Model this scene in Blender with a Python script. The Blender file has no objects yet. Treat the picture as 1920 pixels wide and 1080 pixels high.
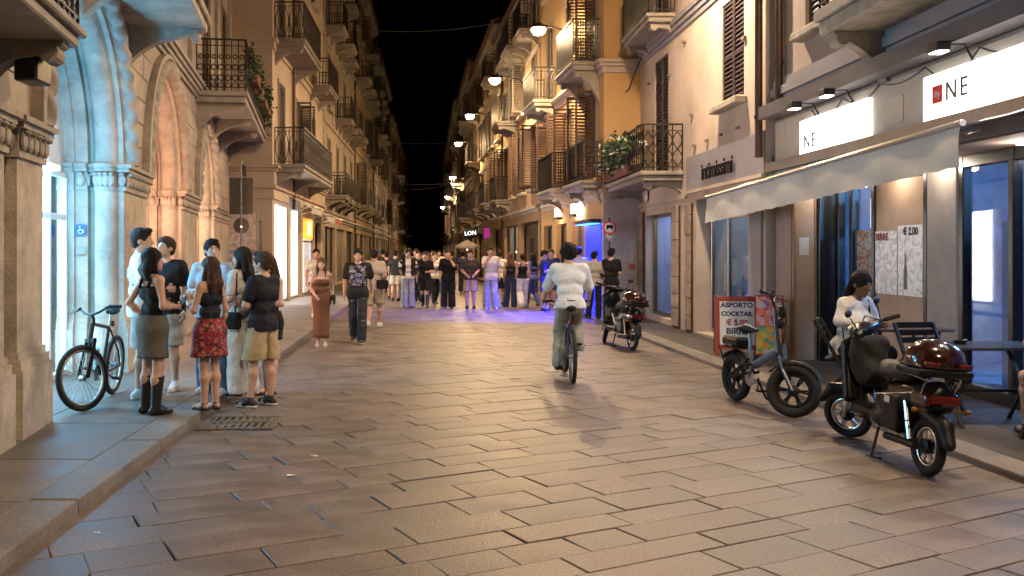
import bpy, bmesh, math, random
import numpy as np
from mathutils import Vector, Matrix
R = math.radians
PI = math.pi
S = bpy.context.scene
COL = S.collection
rnd = random.Random(7)

# ---------------------------------------------------------------- camera
cam_d = bpy.data.cameras.new('camera')
cam = bpy.data.objects.new('camera', cam_d)
COL.objects.link(cam)
cam.location = (0, 0, 1.65)
cam.rotation_euler = (R(90), 0, 0)
cam_d.sensor_width = 36
cam_d.lens = 1700 / 1920 * 36
cam_d.shift_x = 152 / 1920
cam_d.shift_y = -68 / 1920
cam_d.clip_start = .05
cam_d.clip_end = 900
S.camera = cam

# ---------------------------------------------------------------- night sky
W = bpy.data.worlds.new('World')
S.world = W
W.use_nodes = True
nt = W.node_tree
bg = nt.nodes['Background']
sky = nt.nodes.new('ShaderNodeTexSky')
sky.sky_type = 'NISHITA'
sky.sun_disc = False
sky.sun_elevation = R(-6)
sky.sun_rotation = R(200)
nt.links.new(sky.outputs[0], bg.inputs[0])
bg.inputs[1].default_value = .05

S.view_settings.view_transform = 'Standard'
S.view_settings.look = 'None'
S.view_settings.exposure = 0
S.view_settings.gamma = 1
S.cycles.use_denoising = True
S.cycles.use_adaptive_sampling = True
S.cycles.adaptive_threshold = .03
S.cycles.max_bounces = 5
S.cycles.diffuse_bounces = 2
S.cycles.glossy_bounces = 2
S.cycles.transmission_bounces = 4
S.cycles.transparent_max_bounces = 10
S.cycles.sample_clamp_indirect = 4
S.cycles.caustics_reflective = False
S.cycles.caustics_refractive = False

LAMP_COL = (1.0, .66, .38)
NEAR_COL = (1.0, .78, .58)

# ---------------------------------------------------------------- materials
MATS = {}


def pm(name, col=(.5, .5, .5), rough=.6, var=.12, scale=2.5, bump=0., bscale=30, metal=0., spec=.4,
       emit=None, estr=0., coat=0., rnd_v=0., stain=0., stretch=None, alpha=None):
    """one procedural Principled material, cached by name"""
    if name in MATS:
        return MATS[name]
    m = bpy.data.materials.new(name)
    m.use_nodes = True
    t = m.node_tree
    N, L = t.nodes, t.links
    b = N['Principled BSDF']
    b.inputs['Roughness'].default_value = rough
    b.inputs['Metallic'].default_value = metal
    b.inputs['Specular IOR Level'].default_value = spec
    b.inputs['Coat Weight'].default_value = coat
    b.inputs['Coat Roughness'].default_value = .08
    tc = N.new('ShaderNodeTexCoord')
    vec = tc.outputs['Object']
    if stretch:
        mp = N.new('ShaderNodeMapping')
        mp.inputs['Scale'].default_value = stretch
        L.new(vec, mp.inputs['Vector'])
        vec = mp.outputs[0]
    no = N.new('ShaderNodeTexNoise')
    no.inputs['Scale'].default_value = scale
    no.inputs['Detail'].default_value = 5
    no.inputs['Roughness'].default_value = .62
    L.new(vec, no.inputs['Vector'])
    mr = N.new('ShaderNodeMapRange')
    mr.inputs['From Min'].default_value = .3
    mr.inputs['From Max'].default_value = .7
    mr.inputs['To Min'].default_value = 1 - var
    mr.inputs['To Max'].default_value = 1 + var
    L.new(no.outputs['Fac'], mr.inputs['Value'])
    val = mr.outputs[0]
    if rnd_v:
        oi = N.new('ShaderNodeObjectInfo')
        r2 = N.new('ShaderNodeMapRange')
        r2.inputs['To Min'].default_value = 1 - rnd_v
        r2.inputs['To Max'].default_value = 1 + rnd_v
        L.new(oi.outputs['Random'], r2.inputs['Value'])
        mu = N.new('ShaderNodeMath')
        mu.operation = 'MULTIPLY'
        L.new(val, mu.inputs[0])
        L.new(r2.outputs[0], mu.inputs[1])
        val = mu.outputs[0]
    if stain:
        n2 = N.new('ShaderNodeTexNoise')
        n2.inputs['Scale'].default_value = .55
        n2.inputs['Detail'].default_value = 8
        n2.inputs['Roughness'].default_value = .7
        L.new(tc.outputs['Object'], n2.inputs['Vector'])
        r3 = N.new('ShaderNodeMapRange')
        r3.inputs['From Min'].default_value = .42
        r3.inputs['From Max'].default_value = .68
        r3.inputs['To Min'].default_value = 1
        r3.inputs['To Max'].default_value = 1 - stain
        L.new(n2.outputs['Fac'], r3.inputs['Value'])
        mu2 = N.new('ShaderNodeMath')
        mu2.operation = 'MULTIPLY'
        L.new(val, mu2.inputs[0])
        L.new(r3.outputs[0], mu2.inputs[1])
        val = mu2.outputs[0]
    vm = N.new('ShaderNodeVectorMath')
    vm.operation = 'SCALE'
    vm.inputs[0].default_value = col[:3]
    L.new(val, vm.inputs['Scale'])
    L.new(vm.outputs[0], b.inputs['Base Color'])
    if bump:
        n3 = N.new('ShaderNodeTexNoise')
        n3.inputs['Scale'].default_value = bscale
        n3.inputs['Detail'].default_value = 4
        L.new(vec, n3.inputs['Vector'])
        bp = N.new('ShaderNodeBump')
        bp.inputs['Strength'].default_value = bump
        bp.inputs['Distance'].default_value = .02
        L.new(n3.outputs['Fac'], bp.inputs['Height'])
        L.new(bp.outputs[0], b.inputs['Normal'])
        rr = N.new('ShaderNodeMapRange')
        rr.inputs['To Min'].default_value = max(.05, rough - .12)
        rr.inputs['To Max'].default_value = min(1, rough + .12)
        L.new(no.outputs['Fac'], rr.inputs['Value'])
        L.new(rr.outputs[0], b.inputs['Roughness'])
    if emit:
        b.inputs['Emission Color'].default_value = (*emit, 1)
        b.inputs['Emission Strength'].default_value = estr
    MATS[name] = m
    return m


def glass(name, tint=(1, 1, 1), refl=.12):
    if name in MATS:
        return MATS[name]
    m = bpy.data.materials.new(name)
    m.use_nodes = True
    t = m.node_tree
    N, L = t.nodes, t.links
    N.remove(N['Principled BSDF'])
    tr = N.new('ShaderNodeBsdfTransparent')
    tr.inputs[0].default_value = (*tint, 1)
    gl = N.new('ShaderNodeBsdfGlossy')
    gl.inputs['Roughness'].default_value = .03
    lw = N.new('ShaderNodeLayerWeight')
    lw.inputs[0].default_value = .3
    mr = N.new('ShaderNodeMapRange')
    mr.inputs['To Min'].default_value = refl * .5
    mr.inputs['To Max'].default_value = .32
    L.new(lw.outputs['Fresnel'], mr.inputs['Value'])
    mx = N.new('ShaderNodeMixShader')
    L.new(mr.outputs[0], mx.inputs[0])
    L.new(tr.outputs[0], mx.inputs[1])
    L.new(gl.outputs[0], mx.inputs[2])
    L.new(mx.outputs[0], N['Material Output'].inputs[0])
    MATS[name] = m
    return m


def blotch(name, cols, scale=8, rough=.7, kind='VORONOI', emit=0., stretch=(1, 1, 1), interp='CONSTANT'):
    """a print of several flat colours (posters, patterned cloth)"""
    if name in MATS:
        return MATS[name]
    m = bpy.data.materials.new(name)
    m.use_nodes = True
    t = m.node_tree
    N, L = t.nodes, t.links
    b = N['Principled BSDF']
    b.inputs['Roughness'].default_value = rough
    tc = N.new('ShaderNodeTexCoord')
    mp = N.new('ShaderNodeMapping')
    mp.inputs['Scale'].default_value = stretch
    L.new(tc.outputs['Object'], mp.inputs[0])
    if kind == 'VORONOI':
        v = N.new('ShaderNodeTexVoronoi')
        v.inputs['Scale'].default_value = scale
        L.new(mp.outputs[0], v.inputs['Vector'])
        sp = N.new('ShaderNodeSeparateColor')
        L.new(v.outputs['Color'], sp.inputs[0])
        src = sp.outputs[0]
    else:
        v = N.new('ShaderNodeTexNoise')
        v.inputs['Scale'].default_value = scale
        v.inputs['Detail'].default_value = 3
        v.inputs['Distortion'].default_value = .8
        L.new(mp.outputs[0], v.inputs['Vector'])
        mrr = N.new('ShaderNodeMapRange')
        mrr.inputs['From Min'].default_value = .25
        mrr.inputs['From Max'].default_value = .75
        L.new(v.outputs['Fac'], mrr.inputs['Value'])
        src = mrr.outputs[0]
    cr = N.new('ShaderNodeValToRGB')
    cr.color_ramp.interpolation = interp
    e = cr.color_ramp.elements
    while len(e) < len(cols):
        e.new(.5)
    for i, c in enumerate(cols):
        e[i].position = i / len(cols)
        e[i].color = (*c, 1)
    L.new(src, cr.inputs[0])
    L.new(cr.outputs[0], b.inputs['Base Color'])
    if emit:
        L.new(cr.outputs[0], b.inputs['Emission Color'])
        b.inputs['Emission Strength'].default_value = emit
    MATS[name] = m
    return m


# ---------------------------------------------------------------- mesh builder
class MB:
    def __init__(s):
        s.v = []
        s.f = []
        s.mi = []
        s.cur = 0

    def add(s, vs, fs):
        o = len(s.v)
        s.v.extend([tuple(p) for p in vs])
        for f in fs:
            s.f.append([i + o for i in f])
            s.mi.append(s.cur)
        return s

    def box(s, x0, x1, y0, y1, z0, z1):
        vs = [(x0, y0, z0), (x1, y0, z0), (x1, y1, z0), (x0, y1, z0), (x0, y0, z1), (x1, y0, z1), (x1, y1, z1), (x0, y1, z1)]
        return s.add(vs, [(0, 3, 2, 1), (4, 5, 6, 7), (0, 1, 5, 4), (1, 2, 6, 5), (2, 3, 7, 6), (3, 0, 4, 7)])

    def cbox(s, x0, x1, y0, y1, z0, z1, c=.01):
        """box with chamfered edges all round (24 vertices)"""
        c = min(c, (x1 - x0) * .45, (y1 - y0) * .45, (z1 - z0) * .45)
        X, Y, Z = (x0, x1), (y0, y1), (z0, z1)
        vs = []
        idx = {}
        for i in (0, 1):
            for j in (0, 1):
                for k in (0, 1):
                    px, py, pz = X[i], Y[j], Z[k]
                    dx, dy, dz = (c if i == 0 else -c), (c if j == 0 else -c), (c if k == 0 else -c)
                    for a, p in (('x', (px, py + dy, pz + dz)), ('y', (px + dx, py, pz + dz)), ('z', (px + dx, py + dy, pz))):
                        idx[(i, j, k, a)] = len(vs)
                        vs.append(p)
        F = []
        q = idx
        F.append([q[(0, 0, 0, 'x')], q[(0, 0, 1, 'x')], q[(0, 1, 1, 'x')], q[(0, 1, 0, 'x')]])
        F.append([q[(1, 0, 0, 'x')], q[(1, 1, 0, 'x')], q[(1, 1, 1, 'x')], q[(1, 0, 1, 'x')]])
        F.append([q[(0, 0, 0, 'y')], q[(1, 0, 0, 'y')], q[(1, 0, 1, 'y')], q[(0, 0, 1, 'y')]])
        F.append([q[(0, 1, 0, 'y')], q[(0, 1, 1, 'y')], q[(1, 1, 1, 'y')], q[(1, 1, 0, 'y')]])
        F.append([q[(0, 0, 0, 'z')], q[(0, 1, 0, 'z')], q[(1, 1, 0, 'z')], q[(1, 0, 0, 'z')]])
        F.append([q[(0, 0, 1, 'z')], q[(1, 0, 1, 'z')], q[(1, 1, 1, 'z')], q[(0, 1, 1, 'z')]])
        for j in (0, 1):
            for k in (0, 1):
                F.append([q[(0, j, k, 'y')], q[(0, j, k, 'z')], q[(1, j, k, 'z')], q[(1, j, k, 'y')]])
        for i in (0, 1):
            for k in (0, 1):
                F.append([q[(i, 0, k, 'x')], q[(i, 0, k, 'z')], q[(i, 1, k, 'z')], q[(i, 1, k, 'x')]])
        for i in (0, 1):
            for j in (0, 1):
                F.append([q[(i, j, 0, 'x')], q[(i, j, 0, 'y')], q[(i, j, 1, 'y')], q[(i, j, 1, 'x')]])
        for i in (0, 1):
            for j in (0, 1):
                for k in (0, 1):
                    F.append([q[(i, j, k, 'x')], q[(i, j, k, 'y')], q[(i, j, k, 'z')]])
        return s.add(vs, F)

    def bar(s, a, b, w, h=None, up=(0, 0, 1)):
        """rectangular bar from a to b"""
        h = h or w
        a, b = Vector(a), Vector(b)
        d = (b - a).normalized()
        u = Vector(up)
        if abs(d.dot(u)) > .98:
            u = Vector((1, 0, 0))
        x = d.cross(u).normalized() * w / 2
        y = x.cross(d).normalized() * h / 2
        vs = [a - x - y, a + x - y, a + x + y, a - x + y, b - x - y, b + x - y, b + x + y, b - x + y]
        return s.add(vs, [(0, 3, 2, 1), (4, 5, 6, 7), (0, 1, 5, 4), (1, 2, 6, 5), (2, 3, 7, 6), (3, 0, 4, 7)])

    def tube(s, pts, r, n=8, closed=False, caps=True, flat=1.):
        pts = [Vector(p) for p in pts]
        k = len(pts)
        rs = r if isinstance(r, (list, tuple)) else [r] * k
        vs = []
        prev = None
        for i, p in enumerate(pts):
            if closed:
                d = pts[(i + 1) % k] - pts[i - 1]
            else:
                d = pts[min(i + 1, k - 1)] - pts[max(i - 1, 0)]
            d = d.normalized() if d.length > 1e-9 else Vector((0, 0, 1))
            if prev is None:
                u = Vector((0, 0, 1)) if abs(d.z) < .9 else Vector((1, 0, 0))
                x = d.cross(u).normalized()
            else:
                x = (prev - d * prev.dot(d))
                x = x.normalized() if x.length > 1e-6 else d.orthogonal().normalized()
            prev = x
            y = d.cross(x)
            for j in range(n):
                a = 2 * PI * j / n
                vs.append(p + x * math.cos(a) * rs[i] + y * math.sin(a) * rs[i] * flat)
        fs = []
        for i in range(k if closed else k - 1):
            i2 = (i + 1) % k
            for j in range(n):
                j2 = (j + 1) % n
                fs.append((i * n + j, i * n + j2, i2 * n + j2, i2 * n + j))
        if caps and not closed:
            fs.append(tuple(range(n - 1, -1, -1)))
            fs.append(tuple((k - 1) * n + j for j in range(n)))
        return s.add(vs, fs)

    def ring(s, c, R0, r, axis='y', n=20, m=6, a0=0, a1=2 * PI):
        c = Vector(c)
        closed = abs(a1 - a0 - 2 * PI) < 1e-6
        pts = []
        for i in range(n + (0 if closed else 1)):
            a = a0 + (a1 - a0) * i / n
            x, y = math.cos(a) * R0, math.sin(a) * R0
            p = {'x': (0, x, y), 'y': (x, 0, y), 'z': (x, y, 0)}[axis]
            pts.append(c + Vector(p))
        return s.tube(pts, r, m, closed)

    def lathe(s, prof, c=(0, 0, 0), n=16, axis='z'):
        vs = []
        k = len(prof)
        for r, h in prof:
            for j in range(n):
                a = 2 * PI * j / n
                x, y = r * math.cos(a), r * math.sin(a)
                p = {'z': (x, y, h), 'y': (x, h, y), 'x': (h, x, y)}[axis]
                vs.append((p[0] + c[0], p[1] + c[1], p[2] + c[2]))
        fs = []
        for i in range(k - 1):
            for j in range(n):
                j2 = (j + 1) % n
                fs.append((i * n + j, i * n + j2, (i + 1) * n + j2, (i + 1) * n + j))
        fs.append(tuple(range(n - 1, -1, -1)))
        fs.append(tuple((k - 1) * n + j for j in range(n)))
        return s.add(vs, fs)

    def ell(s, c, rx, ry, rz, n=10, m=7, rot=None):
        vs = []
        for i in range(m + 1):
            t = PI * i / m
            for j in range(n):
                a = 2 * PI * j / n
                p = Vector((rx * math.sin(t) * math.cos(a), ry * math.sin(t) * math.sin(a), rz * math.cos(t)))
                if rot:
                    p = rot @ p
                vs.append(p + Vector(c))
        fs = []
        for i in range(m):
            for j in range(n):
                j2 = (j + 1) % n
                fs.append((i * n + j, (i + 1) * n + j, (i + 1) * n + j2, i * n + j2))
        return s.add(vs, fs)

    def prism(s, poly, fn, d0, d1):
        """poly: 2D points; fn(a, b, d) -> 3D"""
        k = len(poly)
        vs = [fn(a, b, d0) for a, b in poly] + [fn(a, b, d1) for a, b in poly]
        fs = [tuple(range(k - 1, -1, -1)), tuple(range(k, 2 * k))]
        for i in range(k):
            j = (i + 1) % k
            fs.append((i, j, k + j, k + i))
        return s.add(vs, fs)

    def strip(s, rows):
        """grid of rows of points"""
        n = len(rows[0])
        vs = [p for r in rows for p in r]
        fs = []
        for i in range(len(rows) - 1):
            for j in range(n - 1):
                fs.append((i * n + j, i * n + j + 1, (i + 1) * n + j + 1, (i + 1) * n + j))
        return s.add(vs, fs)

    def xform(s, M, start=0):
        for i in range(start, len(s.v)):
            s.v[i] = tuple(M @ Vector(s.v[i]))
        return s

    def build(s, name, mat, parent=None, frame=None, smooth=None, fix=True):
        me = bpy.data.meshes.new(name)
        vs = s.v
        off = Vector((0, 0, 0))
        if frame:
            vs = [frame.P(*p) for p in vs]
            off = frame.org
        me.from_pydata([tuple(Vector(p) - off) for p in vs] if frame else vs, [], s.f)
        mats = mat if isinstance(mat, (list, tuple)) else [mat]
        for m in mats:
            me.materials.append(m)
        if len(mats) > 1:
            me.polygons.foreach_set('material_index', s.mi)
        if fix:
            bm = bmesh.new()
            bm.from_mesh(me)
            bmesh.ops.recalc_face_normals(bm, faces=bm.faces)
            bm.to_mesh(me)
            bm.free()
        if smooth:
            me.polygons.foreach_set('use_smooth', [True] * len(me.polygons))
            if smooth is not True:
                me.set_sharp_from_angle(angle=R(smooth))
        me.update()
        o = bpy.data.objects.new(name, me)
        COL.objects.link(o)
        if parent:
            o.parent = parent
        return o


class Frame:
    """facade coordinates: u along the wall (near to far), n outwards into the street, z up"""

    def __init__(s, A, B, left):
        s.org = Vector((A[0], A[1], 0))
        d = Vector((B[0] - A[0], B[1] - A[1], 0))
        s.len = d.length
        s.u = d.normalized()
        s.n = Vector((s.u.y, -s.u.x, 0)) if left else Vector((-s.u.y, s.u.x, 0))

    def P(s, u, n, z):
        return s.org + s.u * u + s.n * n + Vector((0, 0, z))


def tag(o, label=None, cat=None, group=None, kind=None):
    if label:
        o['label'] = label
    if cat:
        o['category'] = cat
    if group:
        o['group'] = group
    if kind:
        o['kind'] = kind
    return o


def empty(name, loc, rz=0, label=None, cat=None, group=None):
    o = bpy.data.objects.new(name, None)
    COL.objects.link(o)
    o.location = loc
    o.rotation_euler = (0, 0, rz)
    o.empty_display_size = .2
    return tag(o, label, cat, group)


def text_mesh(body, size, depth=.01, font_shear=0., align='CENTER', spacing=1.0, bold=0.):
    cu = bpy.data.curves.new('lettering', 'FONT')
    cu.body = body
    cu.size = size
    cu.extrude = depth
    cu.align_x = align
    cu.align_y = 'CENTER'
    cu.shear = font_shear
    cu.space_character = spacing
    cu.offset = bold
    cu.resolution_u = 3
    o = bpy.data.objects.new('tmp', cu)
    COL.objects.link(o)
    dg = bpy.context.evaluated_depsgraph_get()
    me = bpy.data.meshes.new_from_object(o.evaluated_get(dg))
    bpy.data.objects.remove(o)
    bpy.data.curves.remove(cu)
    return me


def text_obj(name, body, size, mat, parent, loc, xdir, updir=(0, 0, 1), world=True, **k):
    """flat lettering: xdir is the reading direction; loc relative to the parent's origin"""
    me = text_mesh(body, size, **k)
    me.materials.clear()
    me.materials.append(mat)
    o = bpy.data.objects.new(name, me)
    COL.objects.link(o)
    x = Vector(xdir).normalized()
    y = Vector(updir).normalized()
    z = x.cross(y)
    M = Matrix((x, y, z)).transposed().to_4x4()
    o.parent = parent
    o.matrix_local = Matrix.Translation(Vector(loc)) @ M
    return o


def lamp_light(name, loc, power, col=LAMP_COL, radius=.1, parent=None, kind='POINT', rot=None, size=None, spot=None):
    l = bpy.data.lights.new(name, kind)
    l.energy = power
    l.color = col
    if kind == 'AREA':
        l.shape = 'RECTANGLE'
        l.size, l.size_y = size
    else:
        l.shadow_soft_size = radius
    if kind == 'SPOT':
        l.spot_size = spot or R(110)
        l.spot_blend = .6
    o = bpy.data.objects.new(name, l)
    COL.objects.link(o)
    o.location = loc
    if rot:
        o.rotation_euler = rot
    if parent:
        o.parent = parent
    return o
# ================================================================ ground
def granite(name, c1, c2, c3, rough=.5, island=False, spec=.33):
    m = bpy.data.materials.new(name)
    m.use_nodes = True
    t = m.node_tree
    N, L = t.nodes, t.links
    b = N['Principled BSDF']
    tc = N.new('ShaderNodeTexCoord')
    if island:
        g = N.new('ShaderNodeNewGeometry')
        rv = g.outputs['Random Per Island']
    else:
        g = N.new('ShaderNodeObjectInfo')
        rv = g.outputs['Random']
    cr = N.new('ShaderNodeValToRGB')
    e = cr.color_ramp.elements
    e.new(.35)
    e.new(.7)
    for i, c in enumerate((c1, c2, c3, tuple(x * .88 for x in c1))):
        e[i].position = (0, .35, .7, 1)[i]
        e[i].color = (*c, 1)
    L.new(rv, cr.inputs[0])
    n1 = N.new('ShaderNodeTexNoise')
    n1.inputs['Scale'].default_value = 70
    n1.inputs['Detail'].default_value = 2
    L.new(tc.outputs['Object'], n1.inputs['Vector'])
    n2 = N.new('ShaderNodeTexNoise')
    n2.inputs['Scale'].default_value = 1.7
    n2.inputs['Detail'].default_value = 7
    n2.inputs['Roughness'].default_value = .68
    L.new(tc.outputs['Object'], n2.inputs['Vector'])
    m1 = N.new('ShaderNodeMapRange')
    m1.inputs['From Min'].default_value = .3
    m1.inputs['From Max'].default_value = .7
    m1.inputs['To Min'].default_value = .7
    m1.inputs['To Max'].default_value = 1.3
    L.new(n1.outputs['Fac'], m1.inputs['Value'])
    m2 = N.new('ShaderNodeMapRange')
    m2.inputs['From Min'].default_value = .32
    m2.inputs['From Max'].default_value = .66
    m2.inputs['To Min'].default_value = .58
    m2.inputs['To Max'].default_value = 1.18
    L.new(n2.outputs['Fac'], m2.inputs['Value'])
    mu = N.new('ShaderNodeMath')
    mu.operation = 'MULTIPLY'
    L.new(m1.outputs[0], mu.inputs[0])
    L.new(m2.outputs[0], mu.inputs[1])
    # chewing-gum and drip spots
    v = N.new('ShaderNodeTexVoronoi')
    v.inputs['Scale'].default_value = 3.2
    L.new(tc.outputs['Object'], v.inputs['Vector'])
    m3 = N.new('ShaderNodeMapRange')
    m3.inputs['From Min'].default_value = .035
    m3.inputs['From Max'].default_value = .06
    m3.inputs['To Min'].default_value = .5
    m3.inputs['To Max'].default_value = 1
    L.new(v.outputs['Distance'], m3.inputs['Value'])
    mu2 = N.new('ShaderNodeMath')
    mu2.operation = 'MULTIPLY'
    L.new(mu.outputs[0], mu2.inputs[0])
    L.new(m3.outputs[0], mu2.inputs[1])
    vm = N.new('ShaderNodeVectorMath')
    vm.operation = 'SCALE'
    L.new(cr.outputs[0], vm.inputs[0])
    L.new(mu2.outputs[0], vm.inputs['Scale'])
    L.new(vm.outputs[0], b.inputs['Base Color'])
    rr = N.new('ShaderNodeMapRange')
    rr.inputs['From Min'].default_value = .3
    rr.inputs['From Max'].default_value = .7
    rr.inputs['To Min'].default_value = rough - .13
    rr.inputs['To Max'].default_value = rough + .15
    L.new(n2.outputs['Fac'], rr.inputs['Value'])
    L.new(rr.outputs[0], b.inputs['Roughness'])
    b.inputs['Specular IOR Level'].default_value = spec
    bp = N.new('ShaderNodeBump')
    bp.inputs['Strength'].default_value = .55
    bp.inputs['Distance'].default_value = .006
    n4 = N.new('ShaderNodeTexNoise')
    n4.inputs['Scale'].default_value = 55
    n4.inputs['Detail'].default_value = 4
    L.new(tc.outputs['Object'], n4.inputs['Vector'])
    L.new(n4.outputs['Fac'], bp.inputs['Height'])
    L.new(bp.outputs[0], b.inputs['Normal'])
    MATS[name] = m
    return m


M_SLAB = granite('granite_paving', (.18, .148, .134), (.138, .12, .113), (.175, .134, .123), .48)
M_SLAB_FAR = granite('granite_paving_far', (.18, .148, .134), (.138, .12, .113), (.175, .134, .123), .48, True)
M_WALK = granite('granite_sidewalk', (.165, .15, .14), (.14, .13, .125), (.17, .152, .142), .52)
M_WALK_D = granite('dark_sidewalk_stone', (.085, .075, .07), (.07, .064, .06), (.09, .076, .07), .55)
M_KERB = granite('granite_kerb', (.2, .178, .16), (.17, .157, .145), (.19, .168, .155), .55)
M_MORTAR = pm('dark_mortar', (.06, .05, .044), .9, .3, 6, .4, 60)


def lerp_tab(tab, y):
    if y <= tab[0][0]:
        return tab[0][1]
    for (a, b), (c, d) in zip(tab, tab[1:]):
        if y <= c:
            return b + (d - b) * (y - a) / (c - a)
    return tab[-1][1]


KL = [(0, -2.16), (4, -2.2), (27, -2.47), (60, -2.5), (150, -2.5)]
KR = [(0, 4.35), (6.5, 4.2), (15, 3.98), (22.5, 3.88), (35, 3.25), (50, 2.65), (75, 2.25), (150, 2.0)]
Z_L, Z_R = .09, .06

road = MB()
for a, b in ((-14, 20), (20, 60), (60, 200)):
    road.add([(-12, a, -.03), (12, a, -.03), (12, b, -.03), (-12, b, -.03)], [(0, 1, 2, 3)])
road = road.build('road', M_MORTAR)
tag(road, 'long granite-paved street running between the houses', 'street', kind='structure')
ground = MB().add([(-400, -60, -.25), (400, -60, -.25), (400, 800, -.25), (-400, 800, -.25)], [(0, 1, 2, 3)]).build('ground', M_MORTAR)
tag(ground, 'dark ground around the houses', 'ground', kind='structure')


def slab_geo(mb, corners, zt, th=.05, ch=.0045, tilt=.0018):
    """one stone: four plan corners, chamfered top"""
    c = Vector((sum(p[0] for p in corners) / 4, sum(p[1] for p in corners) / 4))
    zs = [zt + rnd.uniform(-tilt, tilt) for _ in range(4)]
    lo = [(p[0], p[1], zt - th) for p in corners]
    mid = [(p[0], p[1], z - ch) for p, z in zip(corners, zs)]
    top = []
    for p, z in zip(corners, zs):
        d = (c - Vector(p[:2])).normalized() * ch * 1.5
        top.append((p[0] + d.x, p[1] + d.y, z))
    fs = [(8, 9, 10, 11)]
    for i in range(4):
        j = (i + 1) % 4
        fs.append((i, j, 4 + j, 4 + i))
        fs.append((4 + i, 4 + j, 8 + j, 8 + i))
    mb.add(lo + mid + top, fs)


def slab_piece(name, corners, zt, mat, parent, **k):
    c = (sum(p[0] for p in corners) / 4, sum(p[1] for p in corners) / 4)
    mb = MB()
    slab_geo(mb, [(p[0] - c[0], p[1] - c[1]) for p in corners], zt, **k)
    o = mb.build(name, mat, parent, fix=False)
    o.location = (c[0], c[1], 0)
    return o


# road slabs: courses run obliquely across the street
ca = R(63)
cd = Vector((math.sin(ca), math.cos(ca)))          # along the course
cp = Vector((-math.cos(ca), math.sin(ca)))         # across the courses
slabs = []
p = -6.0
while p < 66:
    w = rnd.choice((.26, .29, .32, .35))
    q = -4 - rnd.random() - p * .52
    q1 = q + 60
    q = -16 + rnd.random()
    while q < 48:
        l = rnd.choice((.42, .55, .62, .7, .8, .95)) * rnd.uniform(.92, 1.1)
        g = rnd.choice((.0015, .002, .003, .004, .0055))
        cs = []
        for a, b in ((q + g, p + g), (q + l - g, p + g), (q + l - g, p + w - g), (q + g, p + w - g)):
            a += rnd.uniform(-.006, .006)
            b += rnd.uniform(-.004, .004)
            v = cd * a + cp * b
            cs.append((v.x, v.y))
        cx = sum(c[0] for c in cs) / 4
        cy = sum(c[1] for c in cs) / 4
        if 2.6 < cy < 66 and lerp_tab(KL, cy) - .55 < cx < lerp_tab(KR, cy) + .55:
            if -cy * .52 - .6 < cx < cy * .7 + .6:
                slabs.append((cy, cs))
        q += l
    p += w
slabs.sort(key=lambda s: s[0])
far = MB()
for i, (cy, cs) in enumerate(slabs):
    zt = rnd.uniform(-.003, .003)
    if i < 300:
        slab_piece('paving_slab', cs, zt, M_SLAB, road)
    else:
        slab_geo(far, cs, zt)
tag(far.build('distant_paving', M_SLAB_FAR, road, fix=False), kind='stuff')
beyond = MB()
for a, b in zip((65, 90, 120), (90, 120, 170)):
    beyond.add([(lerp_tab(KL, a), a, -.004), (lerp_tab(KR, a), a, -.004), (lerp_tab(KR, b), b, -.004), (lerp_tab(KL, b), b, -.004)], [(0, 1, 2, 3)])
beyond.build('distant_pavement_sheet', M_SLAB_FAR, road)


# sidewalks -------------------------------------------------------
def sidewalk(name, label, tab, sgn, zt, outer, w=.98, joint=1.25):
    ys = [-6 + i * 3 for i in range(53)]
    base = MB()
    for a, b in zip(ys, ys[1:]):
        ka, kb = lerp_tab(tab, a), lerp_tab(tab, b)
        base.add([(ka + sgn * .02, a, zt - .012), (outer, a, zt - .012), (outer, b, zt - .012), (kb + sgn * .02, b, zt - .012),
                  (ka + sgn * .02, a, -.05), (kb + sgn * .02, b, -.05)], [(0, 1, 2, 3), (0, 3, 5, 4)])
    o = base.build(name, M_MORTAR)
    tag(o, label, 'sidewalk', kind='structure')
    # kerb stones
    y = -4.0
    while y < 70:
        l = rnd.uniform(1.35, 2.0)
        if y + l > 2.5:
            a, b = y + .006, y + l - .006
            ka, kb = lerp_tab(tab, a), lerp_tab(tab, b)
            cs = [(ka, a), (kb, b), (kb + sgn * .31, b), (ka + sgn * .31, a)]
            if sgn < 0:
                cs.reverse()
            if y < 46:
                slab_piece('kerb_stone', cs, zt, M_KERB, o, th=.14, ch=.014)
        y += l
    # slabs
    y = 1.5
    while y < 32:
        l = joint * rnd.uniform(.85, 1.2)
        x = .317
        k = 0
        while True:
            wa = w * (1 if k else rnd.uniform(.8, 1.15))
            a, b = y + .005, y + l - .005
            xa, xb = lerp_tab(tab, a) + sgn * (x + .004), lerp_tab(tab, b) + sgn * (x + .004)
            ya, yb = lerp_tab(tab, a) + sgn * (x + wa - .004), lerp_tab(tab, b) + sgn * (x + wa - .004)
            if sgn * xa > sgn * (outer):
                break
            cs = [(xa, a), (xb, b), (yb, b), (ya, a)]
            if sgn < 0:
                cs.reverse()
            cx = (xa + ya) / 2
            if -y * .53 - 1.2 < cx < y * .72 + 1.2:
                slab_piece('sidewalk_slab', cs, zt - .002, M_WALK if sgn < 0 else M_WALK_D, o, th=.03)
            x += wa
            k += 1
        y += l
    return o


walk_l = sidewalk('sidewalk_left', 'raised granite sidewalk along the arcade', KL, -1, Z_L, -6.4)
walk_r = sidewalk('sidewalk_right', 'low granite sidewalk in front of the bar', KR, 1, Z_R, 6.6, .8, 1.0)
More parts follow.
